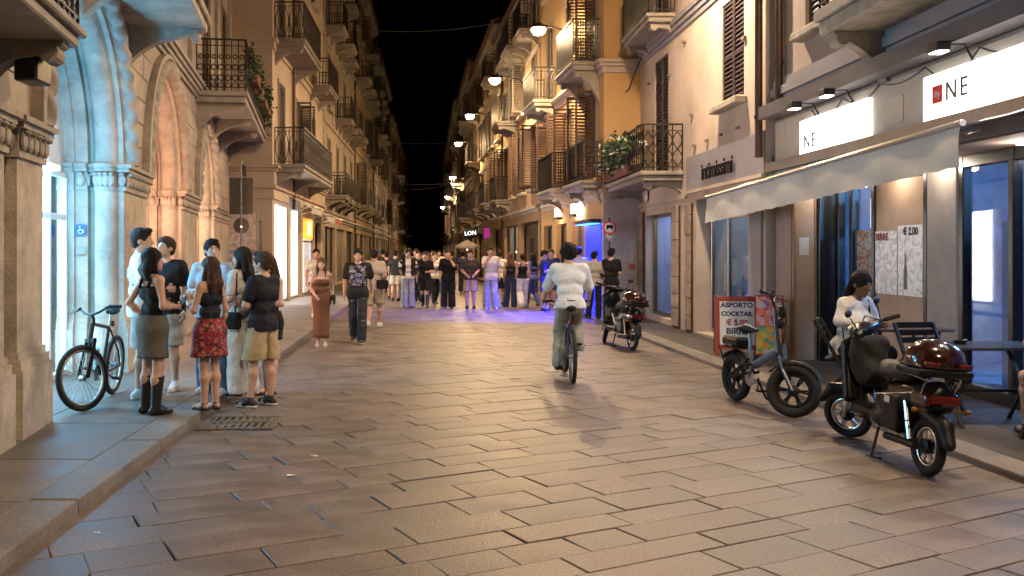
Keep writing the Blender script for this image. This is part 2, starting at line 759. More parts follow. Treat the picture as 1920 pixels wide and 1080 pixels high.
# ================================================================ facade kit
M_STONE = pm('arcade_stone', (.5, .43, .355), .75, .24, 3.5, .45, 35, stain=.5)
M_STONE_D = pm('balcony_stone', (.33, .29, .25), .75, .2, 3, .35, 40, stain=.45)
M_IRON = pm('wrought_iron', (.018, .014, .012), .45, .3, 20, .2, 80, spec=.4)
M_SHUT = pm('brown_shutter', (.075, .042, .03), .55, .25, 6, .2, 60, rnd_v=.25)
M_SHUT_G = pm('grey_shutter', (.10, .085, .075), .6, .25, 6, .2, 60, rnd_v=.2)
M_DARKPANE = pm('dark_window_glass', (.012, .013, .016), .08, .2, 3, spec=.6)
M_FRAME = pm('pale_window_frame', (.33, .28, .23), .55, .15, 8)
M_BLACKF = pm('black_metal_frame', (.012, .013, .016), .32, .2, 10, spec=.5)
M_STEEL = pm('brushed_steel', (.45, .45, .46), .28, .1, 20, metal=1)
M_COPPER = pm('brown_downpipe', (.085, .05, .035), .4, .25, 5, metal=.3)
M_ROOF = pm('terracotta_roof', (.16, .075, .05), .8, .3, 5, .4, 30)
M_GLASS = glass('shop_glass')
M_GLASS_C = glass('cool_shop_glass', (.82, .92, 1.0), .2)
M_GREY_PAINT = pm('grey_fascia_paint', (.27, .25, .27), .6, .08, 3, .1, 60)
M_LEAF = pm('dark_green_leaf', (.05, .085, .03), .6, .4, 25, rnd_v=.2)


class Bld:
    def __init__(s, name, label, A, B, left, H, wall, depth=7., cat='building', group=None):
        s.fr = Frame(A, B, left)
        s.L = s.fr.len
        s.H = H
        s.wall_m = wall
        s.depth = depth
        s.left = left
        s.root = empty(name, (A[0], A[1], 0), 0, label, cat, group)
        s.open = []

    def part(s, name, mb, mat, parent=None, smooth=None, fix=True):
        return mb.build(name, mat, parent or s.root, s.fr, smooth, fix)

    def finish_wall(s, z0=0., u0=0., u1=None, roof=True, thick=.28):
        """front wall with real openings and their reveals, side walls and roof"""
        u1 = s.L if u1 is None else u1
        us = sorted({u0, u1, *[o[0] for o in s.open], *[o[1] for o in s.open]})
        zs = sorted({z0, s.H, *[o[2] for o in s.open], *[o[3] for o in s.open]})
        us = [u for u in us if u0 - 1e-6 <= u <= u1 + 1e-6]
        zs = [z for z in zs if z0 - 1e-6 <= z <= s.H + 1e-6]
        mb = MB()
        for a, b in zip(us, us[1:]):
            run = None
            for c, d in zip(zs, zs[1:]):
                um, zm = (a + b) / 2, (c + d) / 2
                if any(o[0] < um < o[1] and o[2] < zm < o[3] for o in s.open):
                    continue
                mb.add([(a, 0, c), (b, 0, c), (b, 0, d), (a, 0, d)], [(0, 1, 2, 3)])
        for o in s.open:
            a, b, c, d = o[:4]
            t = o[4] if len(o) > 4 else thick
            mb.add([(a, 0, c), (a, 0, d), (a, -t, d), (a, -t, c)], [(0, 1, 2, 3)])
            mb.add([(b, 0, c), (b, 0, d), (b, -t, d), (b, -t, c)], [(0, 1, 2, 3)])
            mb.add([(a, 0, d), (b, 0, d), (b, -t, d), (a, -t, d)], [(0, 1, 2, 3)])
            mb.add([(a, 0, c), (b, 0, c), (b, -t, c), (a, -t, c)], [(0, 1, 2, 3)])
        D = -s.depth
        for u in (u0, u1):
            mb.add([(u, 0, z0), (u, 0, s.H), (u, D, s.H), (u, D, z0)], [(0, 1, 2, 3)])
        mb.add([(u0, D, z0), (u1, D, z0), (u1, D, s.H), (u0, D, s.H)], [(0, 1, 2, 3)])
        w = s.part('wall', mb, s.wall_m, fix=False)
        if roof:
            r = MB()
            e = .55
            r.add([(u0 - .05, e, s.H + .02), (u1 + .05, e, s.H + .02), (u1 + .05, D, s.H + 2.2), (u0 - .05, D, s.H + 2.2),
                   (u0 - .05, e, s.H + .14), (u1 + .05, e, s.H + .14), (u1 + .05, D, s.H + 2.32), (u0 - .05, D, s.H + 2.32)],
                  [(0, 1, 2, 3), (4, 5, 6, 7), (0, 1, 5, 4), (1, 2, 6, 5), (0, 3, 7, 4)])
            s.part('roof', r, M_ROOF)
            cn = MB()
            for k, (pr, za, zb) in enumerate(((.12, -.5, -.32), (.26, -.32, -.16), (.42, -.16, 0))):
                cn.box(u0, u1, .002, pr, s.H + za, s.H + zb)
            s.part('cornice', cn, M_STONE)
        return w

    def course(s, z, h, pr, mat=None, u0=None, u1=None, steps=2, name='string_course'):
        mb = MB()
        u0 = 0 if u0 is None else u0
        u1 = s.L if u1 is None else u1
        for k in range(steps):
            f = (k + 1) / steps
            mb.box(u0, u1, .002, pr * f, z + h * k / steps, z + h * (k + 1) / steps)
        return s.part(name, mb, mat or M_STONE)

    def pipe(s, u, z0, z1, r=.055, n=.09, mat=None):
        mb = MB()
        mb.tube([(u, n, z0), (u, n, z1)], r, 10)
        z = z0 + .6
        while z < z1:
            mb.tube([(u, n, z), (u, n, z + .05)], r * 1.25, 10)
            z += 2.1
        return s.part('downpipe', mb, mat or M_COPPER, smooth=40)

    def leaf_shutter(s, u0, u1, z0, z1, n, mat, parent, louvre=True, th=.045):
        mb = MB()
        fw = .055
        mb.box(u0, u0 + fw, n, n + th, z0, z1)
        mb.box(u1 - fw, u1, n, n + th, z0, z1)
        zm = z0 + (z1 - z0) * .45
        for a in (z0, zm - fw / 2, z1 - fw):
            mb.box(u0 + fw, u1 - fw, n + .002, n + th - .002, a, a + fw)
        if louvre:
            p = .075
            for a, b in ((z0 + fw, zm - fw / 2), (zm + fw / 2, z1 - fw)):
                k = max(2, int((b - a) / p))
                for i in range(k):
                    z = a + (b - a) * i / k
                    h = (b - a) / k
                    mb.add([(u0 + fw, n + .006, z + h * .95), (u1 - fw, n + .006, z + h * .95), (u1 - fw, n + th - .004, z + h * .12), (u0 + fw, n + th - .004, z + h * .12),
                            (u0 + fw, n + .001, z + h * .80), (u1 - fw, n + .001, z + h * .80), (u1 - fw, n + th - .012, z), (u0 + fw, n + th - .012, z)],
                           [(0, 1, 2, 3), (7, 6, 5, 4), (3, 2, 6, 7), (0, 4, 5, 1)])
        else:
            mb.box(u0 + fw, u1 - fw, n + .012, n + th - .014, z0 + fw, z1 - fw)
        return s.part('shutter', mb, mat, parent, fix=False)

    def window(s, uc, w, z0, z1, style='closed', mat=None, sill=True, surround=True, louvre=True, ajar=0.):
        """opening with frame; shutters closed over it, folded open on the wall, or none"""
        u0, u1 = uc - w / 2, uc + w / 2
        mat = mat or M_SHUT
        s.open.append((u0, u1, z0, z1))
        f = MB()
        t = .06
        for a, b in ((u0, u0 + t), (u1 - t, u1), (uc - t / 2, uc + t / 2)):
            f.box(a, b, -.2, -.13, z0 + t, z1 - t)
        f.box(u0, u1, -.2, -.128, z0, z0 + t)
        f.box(u0, u1, -.2, -.128, z1 - t, z1)
        if surround:
            sw = .1
            f.box(u0 - sw, u0, .003, .035, z0, z1 + sw)
            f.box(u1, u1 + sw, .003, .035, z0, z1 + sw)
            f.box(u0, u1, .003, .035, z1, z1 + sw)
        fo = s.part('window', f, M_FRAME)
        pn = MB().box(u0 + .01, u1 - .01, -.18, -.16, z0 + .01, z1 - .01)
        s.part('pane', pn, M_DARKPANE, fo)
        if sill:
            sl = MB().cbox(u0 - .16, u1 + .16, .003, .2, z0 - .13, z0 - .01, .02)
            s.part('sill', sl, M_STONE, fo)
        if style == 'closed':
            s.leaf_shutter(u0 + .01, uc - .004, z0 + .01, z1 - .01, -.06, mat, fo, louvre)
            s.leaf_shutter(uc + .004, u1 - .01, z0 + .01, z1 - .01, -.06, mat, fo, louvre)
        elif style == 'open':
            g = .02
            s.leaf_shutter(u0 - g - w / 2, u0 - g, z0, z1, .04, mat, fo, louvre)
            s.leaf_shutter(u1 + g, u1 + g + w / 2, z0, z1, .04, mat, fo, louvre)
        elif style == 'out':      # leaves standing out from the wall
            for u in (u0 + .01, u1 - .055):
                mb = MB()
                mb.box(u, u + .045, .01, w / 2, z0 + .01, z0 + .07)
                mb.box(u, u + .045, .01, w / 2, z1 - .07, z1 - .01)
                mb.box(u, u + .045, .01, .065, z0 + .07, z1 - .07)
                mb.box(u, u + .045, w / 2 - .055, w / 2, z0 + .07, z1 - .07)
                k = int((z1 - z0) / .09)
                for i in range(k):
                    z = z0 + .07 + (z1 - z0 - .16) * i / k
                    mb.add([(u, .065, z), (u, w / 2 - .055, z), (u + .045, w / 2 - .055, z + .05), (u + .045, .065, z + .05)], [(0, 1, 2, 3)])
                s.part('shutter', mb, mat, fo, fix=False)
        return fo

    def balcony(s, u0, u1, z, pr=.8, rail=1.0, style='bars', th=.16, corbels=2, mat=None, deep=.55, pitch=None, parent_extra=None):
        mat = mat or M_STONE_D
        sl = MB()
        sl.cbox(u0, u1, .003, pr, z - th * .45, z, .015)
        sl.cbox(u0 + .05, u1 - .05, .003, pr - .05, z - th, z - th * .45 - .001, .015)
        so = s.part('balcony', sl, mat)
        if corbels:
            for i in range(corbels):
                uc = u0 + .25 + (u1 - u0 - .5) * (i / (corbels - 1) if corbels > 1 else .5)
                prof = []
                K = 10
                for k in range(K + 1):      # S-shaped console, from the nose back down to the wall
                    t = k / K
                    a = (pr - .1) * (1 - t) ** 1.15
                    b = -th - deep * (.5 - .5 * math.cos(PI * t)) * (.35 + .65 * t) - .05 * math.sin(PI * t * 2)
                    prof.append((a, b - .03))
                prof = [(.003, -th - .002), (pr - .1, -th - .002)] + prof
                c = MB().prism(prof, lambda a, b, d: (d, max(a, .003), z + b), uc - .09, uc + .09)
                c.lathe([(.02, -.105), (.075, -.105), (.075, .105), (.02, .105)], (uc, pr - .2, z - th - .09), 12, 'x')
                s.part('corbel', c, mat, so)
        r = MB()
        n1 = pr - .06
        zt = z + rail
        segs = [((u0 + .05, .02), (u0 + .05, n1)), ((u0 + .05, n1), (u1 - .05, n1)), ((u1 - .05, n1), (u1 - .05, .02))]
        for (a, b) in segs:
            A, B = Vector((a[0], a[1], 0)), Vector((b[0], b[1], 0))
            Ln = (B - A).length
            d = (B - A).normalized()
            up = Vector((0, 0, 1))
            r.bar(A + up * zt, B + up * zt, .05, .03)
            r.bar(A + up * (z + .08), B + up * (z + .08), .03, .02)
            r.bar(A + up * (zt - .13), B + up * (zt - .13), .022, .016)
            pt = pitch or (.12 if style == 'bars' else .2)
            k = max(1, int(round(Ln / pt)))
            for i in range(k + 1):
                q = A + d * Ln * i / k
                r.bar(q + up * (z + .0), q + up * zt, .02 if style == 'bars' else .022, None, (1, 0, 0))
                if i == k:
                    break
                c = A + d * Ln * (i + .5) / k
                wseg = Ln / k
                if style == 'scroll':      # rows of rings and C-scrolls
                    for zz, rr in ((z + .28, min(.085, wseg * .42)), (z + .5, min(.085, wseg * .42)), (z + .72, min(.06, wseg * .3))):
                        pts = [c + up * zz + d * math.cos(t * .5) * rr + up * math.sin(t * .5) * rr - up * zz * 0 for t in range(0, 12)]
                        pts = [c + up * (zz + rr * math.sin(PI * 2 * t / 10)) + d * rr * math.cos(PI * 2 * t / 10) for t in range(10)]
                        r.tube(pts, .013, 4, True)
                    r.tube([c + up * (z + .09) + d * wseg * .4 * math.cos(t) + up * .09 * math.sin(t) for t in np.linspace(0, PI, 6)], .009, 4)
                elif style == 'lattice':   # crossing curves
                    for sg in (-1, 1):
                        pts = [c + up * (z + .1 + (rail - .25) * t) + d * sg * wseg * .5 * math.sin(PI * 2 * t) for t in np.linspace(0, 1, 9)]
                        r.tube(pts, .012, 4)
                elif style == 'fancy':
                    pts = [c + up * (z + .1 + (rail - .25) * t) + d * wseg * .42 * math.sin(PI * t) for t in np.linspace(0, 1, 7)]
                    r.tube(pts, .012, 4)
                    pts = [c + up * (z + .1 + (rail - .25) * t) - d * wseg * .42 * math.sin(PI * t) for t in np.linspace(0, 1, 7)]
                    r.tube(pts, .012, 4)
                    r.tube([c + up * (zt - .07) + d * .045 * math.cos(PI * 2 * t / 8) + up * .045 * math.sin(PI * 2 * t / 8) for t in range(8)], .008, 4, True)
        s.part('railing', r, M_IRON, so, fix=False)
        return so

    def shop(s, u0, u1, z0, z1, frame_m=None, glow=None, strength=3., depth=1.1, mull=(), transom=None, back=None, glass_m=None, setback=.16, floor=(.2, .18, .16), display=0, seed=1):
        """glazed shopfront with a shallow furnished room behind it and a lit ceiling panel"""
        s.open.append((u0, u1, z0, z1, .3))
        fm = frame_m or M_BLACKF
        f = MB()
        t = .055
        sb = -setback
        for a in (u0, u1 - t):
            f.cbox(a, a + t, sb - .06, sb + .02, z0, z1, .006)
        for m in mull:
            f.cbox(m - t / 2, m + t / 2, sb - .06, sb + .02, z0 + t, z1 - t, .006)
        f.cbox(u0 + t, u1 - t, sb - .06, sb + .018, z1 - t, z1, .006)
        f.cbox(u0 + t, u1 - t, sb - .06, sb + .018, z0, z0 + t * 1.4, .006)
        if transom:
            f.cbox(u0 + t, u1 - t, sb - .055, sb + .016, transom, transom + t, .006)
        fo = s.part('shop_window', f, fm)
        s.part('pane', MB().box(u0 + t, u1 - t, sb - .025, sb - .015, z0 + t, z1 - t), glass_m or M_GLASS, fo)
        # room
        D = -depth - .3
        bm = back or pm('shop_back_wall', (.5, .46, .42), .7, .1, 3)
        rm = MB()
        e = .25
        rm.add([(u0 - e, D, z0), (u1 + e, D, z0), (u1 + e, D, z1 + .1), (u0 - e, D, z1 + .1)], [(0, 1, 2, 3)])
        rm.add([(u0 - e, D, z0), (u0 - e, D, z1 + .1), (u0 - e, -.3, z1 + .1), (u0 - e, -.3, z0)], [(0, 1, 2, 3)])
        rm.add([(u1 + e, D, z0), (u1 + e, D, z1 + .1), (u1 + e, -.3, z1 + .1), (u1 + e, -.3, z0)], [(0, 1, 2, 3)])
        rm.add([(u0 - e, D, z1 + .1), (u1 + e, D, z1 + .1), (u1 + e, -.3, z1 + .1), (u0 - e, -.3, z1 + .1)], [(0, 1, 2, 3)])
        rm.add([(u0 - e, D, z0 + .01), (u1 + e, D, z0 + .01), (u1 + e, -.3, z0 + .01), (u0 - e, -.3, z0 + .01)], [(0, 1, 2, 3)])
        ro = s.part('shop_interior', rm, bm, fix=False)
        if glow:
            key = 'light_panel_%.2f_%.2f_%.2f_%.1f' % (*glow, strength)
            em = pm(key, (.8, .8, .8), .5, 0, emit=glow, estr=strength)
            if s.fr.org.y > 45:
                em = pm(key + '_far', (.8, .8, .8), .5, 0, emit=glow, estr=strength)
                em.cycles.emission_sampling = 'NONE'
            s.part('light_panel', MB().box(u0, u1, D + .25, -.45, z1 + .04, z1 + .08), em, ro)
        if display:
            rr = random.Random(seed)
            dm = [pm('goods_%d' % i, c, .6, .2, 12) for i, c in enumerate(((.5, .42, .36), (.12, .1, .11), (.45, .12, .1), (.6, .55, .5), (.15, .2, .3)))]
            for k in range(display):
                u = u0 + (u1 - u0) * (k + .5) / display
                h = rr.uniform(.25, .9)
                g = MB()
                g.cbox(u - .14, u + .14, -.75, -.48, z0 + .02, z0 + h, .02)
                g.lathe([(.02, 0), (.12, .02), (.15, .18), (.08, .34), (.03, .4)], (u, -.6, z0 + h), 10)
                s.part('display_goods', g, dm[rr.randrange(5)], ro)
        return fo

    def awning(s, u0, u1, z, pr, drop, mat, val=.2):
        mb = MB()
        K = max(4, int((u1 - u0) / .25))
        rows = []
        for t in np.linspace(0, 1, 5):
            rows.append([(u0 + (u1 - u0) * k / K, .03 + pr * t, z - drop * t - .03 * math.sin(PI * t) + .008 * math.sin(k * 1.7)) for k in range(K + 1)])
        rows.append([(u0 + (u1 - u0) * k / K, pr + .035, z - drop - .02 - val - .012 * (k % 2)) for k in range(K + 1)])
        mb.strip(rows)
        ao = s.part('awning', mb, mat, fix=False)
        b = MB().tube([(u0, pr + .03, z - drop), (u1, pr + .03, z - drop)], .025, 8)
        for u in (u0 + .1, u1 - .1):
            b.tube([(u, .03, z - drop - .15), (u, pr, z - drop - .02)], .018, 6)
        s.part('awning_arm', b, M_STEEL, ao)
        return ao
# ================================================================ arcade building (left, near)
def axl(y):
    return -2.488 - .128 * y


AF = 1.00816
arc = Bld('arcade_building', 'stone arcade building with three tall round arches and rope mouldings', (axl(4), 4), (axl(26.4), 26.4), True, 12.5, M_STONE)
fr = arc.fr
ARCH = [(4.325, 7.863), (9.477, 13.0), (15.22, 18.45)]
PIER = [(0, 3.28), (3.6, 4.325), (7.863, 9.477), (13.0, 15.22), (18.45, 22.58)]
ZS, ZT = 2.78, 4.86
M_BLOCK = pm('rusticated_stone', (.46, .39, .32), .75, .16, 3, .3, 50, rnd_v=.08, stain=.3)
M_CARVE = pm('carved_stone', (.42, .365, .31), .75, .22, 7, .4, 60, stain=.3)


def jamb(o=0):
    pts = [(0 + o, 0 + o), (o, -.06)]
    for k in range(9):
        a = -PI / 2 + PI * k / 8
        pts.append((.025 + o + .11 * math.cos(a), -.22 - .14 * math.sin(a)))
    pts += [(o - .02, -.38), (o - .02, -.42), (.08 + o, -.43), (.08 + o, -.58), (.12 + o, -.59), (.12 + o, -.8)]
    return pts


def pier_poly(a, b, o, jl, jr):
    L_ = [(a - d, n) for d, n in jamb(o)] if jl else [(a - o, o), (a - o, -.8)]
    R_ = [(b + d, n) for d, n in jamb(o)] if jr else [(b + o, o), (b + o, -.8)]
    return L_[::-1] + R_


up = lambda a, b, d: (a, b, d)
for i, (a, b) in enumerate(PIER):
    jl, jr = i >= 2, i in (1, 2, 3)
    sh = MB().prism(pier_poly(a, b, 0, jl, jr), up, .8, 2.46)
    po = arc.part('pier', sh, M_STONE, smooth=35)
    pl = MB()
    pl.prism(pier_poly(a, b, .07, jl, jr), up, .0, .66)
    pl.prism(pier_poly(a, b, .045, jl, jr), up, .66, .74)
    pl.prism(pier_poly(a, b, .02, jl, jr), up, .74, .802)
    arc.part('plinth', pl, M_STONE, po)
    cp_ = MB()
    cp_.prism(pier_poly(a, b, .03, jl, jr), up, 2.44, 2.49)
    cp_.prism(pier_poly(a, b, .015, jl, jr), up, 2.49, 2.68)
    cp_.prism(pier_poly(a, b, .08, jl, jr), up, 2.68, 2.73)
    cp_.prism(pier_poly(a, b, .115, jl, jr), up, 2.73, ZS)
    poly = pier_poly(a, b, .03, jl, jr)
    for (p0, p1) in zip(poly, poly[1:]):       # carved leaves round the capital
        P0, P1 = Vector(p0), Vector(p1)
        l = (P1 - P0).length
        if l < .05:
            continue
        k = max(1, int(l / .15))
        for j in range(k):
            q = P0 + (P1 - P0) * ((j + .5) / k)
            nn = Vector((P1.y - P0.y, -(P1.x - P0.x))).normalized()
            if q.y < -.66:
                continue
            c = Vector((q.x, q.y, 2.575)) + Vector((-nn.x, -nn.y, 0)) * .012
            cp_.ell(c, .055 if abs(nn.y) > .5 else .03, .03 if abs(nn.y) > .5 else .055, .085, 7, 5)
            cp_.ell(c + Vector((-nn.x * .03, -nn.y * .03, .075)), .035, .035, .025, 6, 4)
    arc.part('capital', cp_, M_CARVE, po, smooth=50)
# back of the double pilaster gap
arc.part('pilaster_recess', MB().box(3.28, 3.6, -.45, -.22, 0, 2.46), pm('recess_dark_red', (.2, .1, .075), .7, .2, 5, .2), smooth=None)  # backing coloured darker and redder than the pier

# archivolts --------------------------------------------------------
for (a, b) in ARCH:
    c, r = (a + b) / 2, (b - a) / 2
    prof = [(r + .36, -.02), (r + .36, .11), (r + .29, .12), (r + .265, .05), (r + .08, .03), (r + .05, .0), (r, -.005), (r, -.06)]
    prof += [(r - .025 - .11 * math.cos(-PI / 2 + PI * k / 8), -.22 - .14 * math.sin(-PI / 2 + PI * k / 8)) for k in range(9)]
    prof += [(r + .02, -.38), (r + .02, -.42), (r - .08, -.43), (r - .08, -.58), (r - .12, -.59), (r - .12, -.8)]
    K = 40
    rows = [[(c - q * math.cos(PI * t / K), n, ZS + q * math.sin(PI * t / K)) for q, n in prof] for t in range(K + 1)]
    ao = arc.part('arch', MB().strip(rows), M_STONE, smooth=35, fix=False)
    # twisted rope moulding
    T, m_ = 220, 12
    rr = []
    for t in range(T + 1):
        th = PI * t / T
        row = []
        for j in range(m_ + 1):
            al = 2 * PI * j / m_
            rad = .07 + .055 * abs(math.cos(al + 21 * th * r / 1.7))
            q = r + .17 + rad * math.cos(al)
            n = .05 + rad * math.sin(al)
            row.append((c - q * math.cos(th), n, ZS + q * math.sin(th)))
        rr.append(row)
    arc.part('rope_moulding', MB().strip(rr), M_CARVE, ao, smooth=60, fix=False)

# rusticated spandrel wall: courses of blocks cut round the arches ----
def arch_edge(z, side, k):
    """u of the outer arch line at height z for arch k"""
    a, b = ARCH[k]
    c, r = (a + b) / 2, (b - a) / 2 + .35
    h = max(0., min(r, z - ZS))
    w = math.sqrt(max(0, r * r - h * h)) if h < r else 0
    return c - w if side < 0 else c + w


wallm = MB()
us = np.linspace(0, 22.58, 190)
rows = [[], []]
for u in us:
    zb = ZS
    for (a, b) in ARCH:
        c, r = (a + b) / 2, (b - a) / 2 + .3
        if abs(u - c) < r:
            zb = ZS + math.sqrt(r * r - (u - c) ** 2)
    rows[0].append((u, -.03, min(zb, ZT)))
    rows[1].append((u, -.03, ZT))
wallm.strip(rows)
wallm.add([(0, -.6, 0), (0, -.6, ZT), (0, -8, ZT), (0, -8, 0)], [(0, 1, 2, 3)])
wallm.add([(22.58, 0, 0), (22.58, 0, ZT), (22.58, -8, ZT), (22.58, -8, 0)], [(0, 1, 2, 3)])
spo = arc.part('spandrel_wall', wallm, M_MORTAR, fix=False)
zc = ZS + .005
row_i = 0
while zc < ZT - .1:
    z1 = min(zc + .345, ZT)
    # free intervals of this course between arches
    zs_ = np.linspace(zc + .008, z1 - .008, 5)
    bounds = [('flat', 0.0)]
    iv = []
    for k in range(len(ARCH) + 1):
        lo = (lambda z: 0.01) if k == 0 else (lambda z, k=k: arch_edge(z, 1, k - 1))
        hi = (lambda z: 22.57) if k == len(ARCH) else (lambda z, k=k: arch_edge(z, -1, k))
        iv.append((lo, hi))
    for lo, hi in iv:
        ua, ub = max(lo(z) for z in zs_), min(hi(z) for z in zs_)
        cuts = []
        u = ua - ((row_i % 2) * .35)
        while u < ub:
            u += .78
            if ua + .25 < u < ub - .25:
                cuts.append(u)
        edges = [None] + cuts + [None]
        for e0, e1 in zip(edges, edges[1:]):
            left = [(lo(z) if e0 is None else e0 + .006, z) for z in zs_]
            right = [(hi(z) if e1 is None else e1 - .006, z) for z in zs_]
            if min(q[0] for q in right) - max(q[0] for q in left) < .03:
                continue
            poly = left + right[::-1]
            arc.part('block', MB().prism(poly, lambda p_, q_, d: (p_, d, q_), -.028, rnd.uniform(-.004, .004)), M_BLOCK, spo)
    zc = z1
    row_i += 1
arc.course(ZT, .3, .2, M_CARVE, steps=4)

# shopfronts inside the arches --------------------------------------
M_WHITEF = pm('white_shopfront', (.62, .64, .66), .4, .06, 5)
for k, (a, b) in enumerate(ARCH):
    c, r = (a + b) / 2, (b - a) / 2
    glow = [(.07, .52, 1.0), (1.0, .46, .27), (1.0, .58, .34)][k]
    core = [(.42, .80, 1.0), (1.0, .72, .5), (1.0, .75, .52)][k]
    st = [9.0, 4, 3.6][k]
    f = MB()
    for u in (a + .11, c - .9, c - .03, c + .84, b - .2):
        f.cbox(u, u + .06, -.74, -.66, .09, 2.6, .008)
    for z in (.09, 2.05, 2.58):
        f.cbox(a + .2, b - .2, -.735, -.665, z, z + .07, .008)
    fo = arc.part('shopfront', f, M_WHITEF)
    arc.part('pane', MB().box(a + .15, b - .15, -.71, -.70, .1, 2.62), M_GLASS, fo)
    # half-round fanlight
    K = 24
    fan = [(c + (r - .17) * math.cos(PI * t / K), 2.66 + (r - .05) * math.sin(PI * t / K)) for t in range(K + 1)]
    arc.part('fanlight', MB().prism(fan, lambda p_, q_, d: (p_, d, q_), -.72, -.70), pm('fanlight_panel', (.6, .6, .6), .5, .1), fo)
    lb = pm('lit_display_%d' % k, (.8, .8, .8), .5, 0, emit=core, estr=st)
    dp = MB()
    dp.box(a + .12, b - .12, -.98, -.94, .15, 2.6)
    arc.part('lit_display', dp, lb, fo)
    lt = lamp_light('arch_light', fr.P(c, -.6, 2.5) - fr.org, [330, 260, 230][k], glow, .25, arc.root)
    fl = MB().cbox(c - .9, c + .9, -.66, -.56, 2.62, 2.68, .01)
    arc.part('arch_lamp', fl, pm('arch_lamp_glow_%d' % k, (.8, .8, .8), .5, 0, emit=core, estr=8), fo)

# blue access sign and plate on the jamb of the second pier -----------
sx = 7.737
pl = MB().box(sx - .006, sx, -.575, -.44, 1.86, 2.0)
so = arc.part('access_sign', pl, pm('sign_blue', (.02, .1, .42), .4, .05))
wm = MB()
wm.ring((sx - .012, -.508, 1.91), .028, .005, 'x', 14, 5)
wm.bar((sx - .012, -.518, 1.915), (sx - .012, -.513, 1.955), .004, .01)
wm.ell((sx - .012, -.515, 1.97), .004, .010, .010, 8, 5)
wm.bar((sx - .012, -.513, 1.93), (sx - .012, -.478, 1.93), .004, .008)
wm.bar((sx - .012, -.478, 1.93), (sx - .012, -.468, 1.895), .004, .008)
arc.part('wheelchair_symbol', wm, pm('sign_white', (.75, .75, .75), .5, .03), so)
arc.part('plate', MB().box(sx - .006, sx, -.565, -.45, 1.62, 1.69), M_GREY_PAINT, so)

# upper floors -------------------------------------------------------
arc.open = []
for c, r in ((6.1, 0), (11.3, 0), (16.8, 0), (20.8, 0)):
    arc.window(c, 1.25, 5.35, 8.2, 'closed', sill=False)
    arc.window(c, 1.2, 9.2, 11.4, 'closed')
arc.finish_wall(z0=ZT)
for u in (8.6, 14.1, 18.9, 22.2):
    arc.part('pilaster', MB().box(u - .3, u + .3, .003, .09, ZT + .31, 11.9), M_STONE)

# balconies ----------------------------------------------------------
arc.balcony(.3, 3.2, 3.42, .66, 1.0, 'scroll', .16, 2, M_STONE_D, .3, .15)
b2 = arc.balcony(5.6, 8.5, 4.88, 1.05, 1.05, 'scroll', .22, 2, M_STONE, .45, .16)
b3 = arc.balcony(15.0, 22.3, 5.02, 1.08, 1.08, 'scroll', .24, 4, M_STONE_D, .55, .145)
# potted greenery trailing over the long balcony
def foliage(name, pts, n, size, mat, parent, frame=None, seed=3, extra=None):
    rr = random.Random(seed)
    mb = MB()
    for i in range(n):
        c, ra = pts[rr.randrange(len(pts))]
        p = Vector(c) + Vector((rr.gauss(0, .5) * ra[0], rr.gauss(0, .5) * ra[1], rr.gauss(0, .5) * ra[2]))
        d = Vector((rr.uniform(-1, 1), rr.uniform(-1, 1), rr.uniform(-.6, .9))).normalized()
        e = d.orthogonal().normalized()
        e = (Matrix.Rotation(rr.uniform(0, 6.28), 3, d) @ e)
        s_ = size * rr.uniform(.6, 1.3)
        mb.add([p, p + d * s_ * .5 + e * s_ * .28, p + d * s_, p + d * s_ * .5 - e * s_ * .28], [(0, 1, 2, 3)])
    return mb.build(name, mat, parent, frame, fix=False)


pot = empty('balcony_plants', fr.P(18.5, .9, 5.3), 0, 'row of leafy potted plants on the long iron balcony of the arcade', 'plants')
def to_frame(o, frame, org):
    for v in o.data.vertices:
        v.co = frame.P(*v.co) - Vector(org)
for u in (16.6, 18.2, 19.8, 21.3):
    o = MB().cbox(u - .42, u + .42, 1.02, 1.22, 5.42, 5.62, .015).build('planter', pm('terracotta', (.2, .09, .06), .8, .15), pot)
    to_frame(o, fr, pot.location)
fo_ = foliage('leaves', [((u, 1.12, z), (.5, .16, .2)) for u in (15.6, 16.6, 18.2, 19.8, 21.3) for z in (5.75, 5.6, 5.9)] + [((17.2, 1.2, 5.3), (.4, .08, .3)), ((20.5, 1.2, 5.2), (.4, .08, .35))], 900, .11, M_LEAF, pot)
to_frame(fo_, fr, pot.location)

# surveillance camera box under the near balcony, gives no light
cb = empty('camera_box', fr.P(3.05, .3, 2.98), 0, 'small black surveillance camera box under the near balcony', 'floodlight')
mb = MB().cbox(-.10, .08, -.14, .14, -.02, .17, .015)
mb.build('housing', M_BLACKF, cb)
MB().tube([(0, 0, .17), (0, 0, .3), (-.12, 0, .33)], .015, 8).build('bracket', M_IRON, cb)

# ================================================================ rest of the left side
P_B = pm('warm_beige_plaster', (.58, .475, .37), .8, .08, 1.2, .15, 60, stain=.22)
P_C = pm('pinkish_plaster', (.46, .37, .285), .8, .14, 1.2, .2, 60, stain=.35)
P_D = pm('ochre_plaster', (.48, .33, .18), .8, .1, 1.2, .15, 60, stain=.25)
P_E = pm('grey_plaster', (.36, .31, .27), .8, .1, 1.2, .15, 60, stain=.25)
P_F = pm('old_rose_plaster', (.42, .27, .2), .8, .1, 1.2, .15, 60, stain=.3)

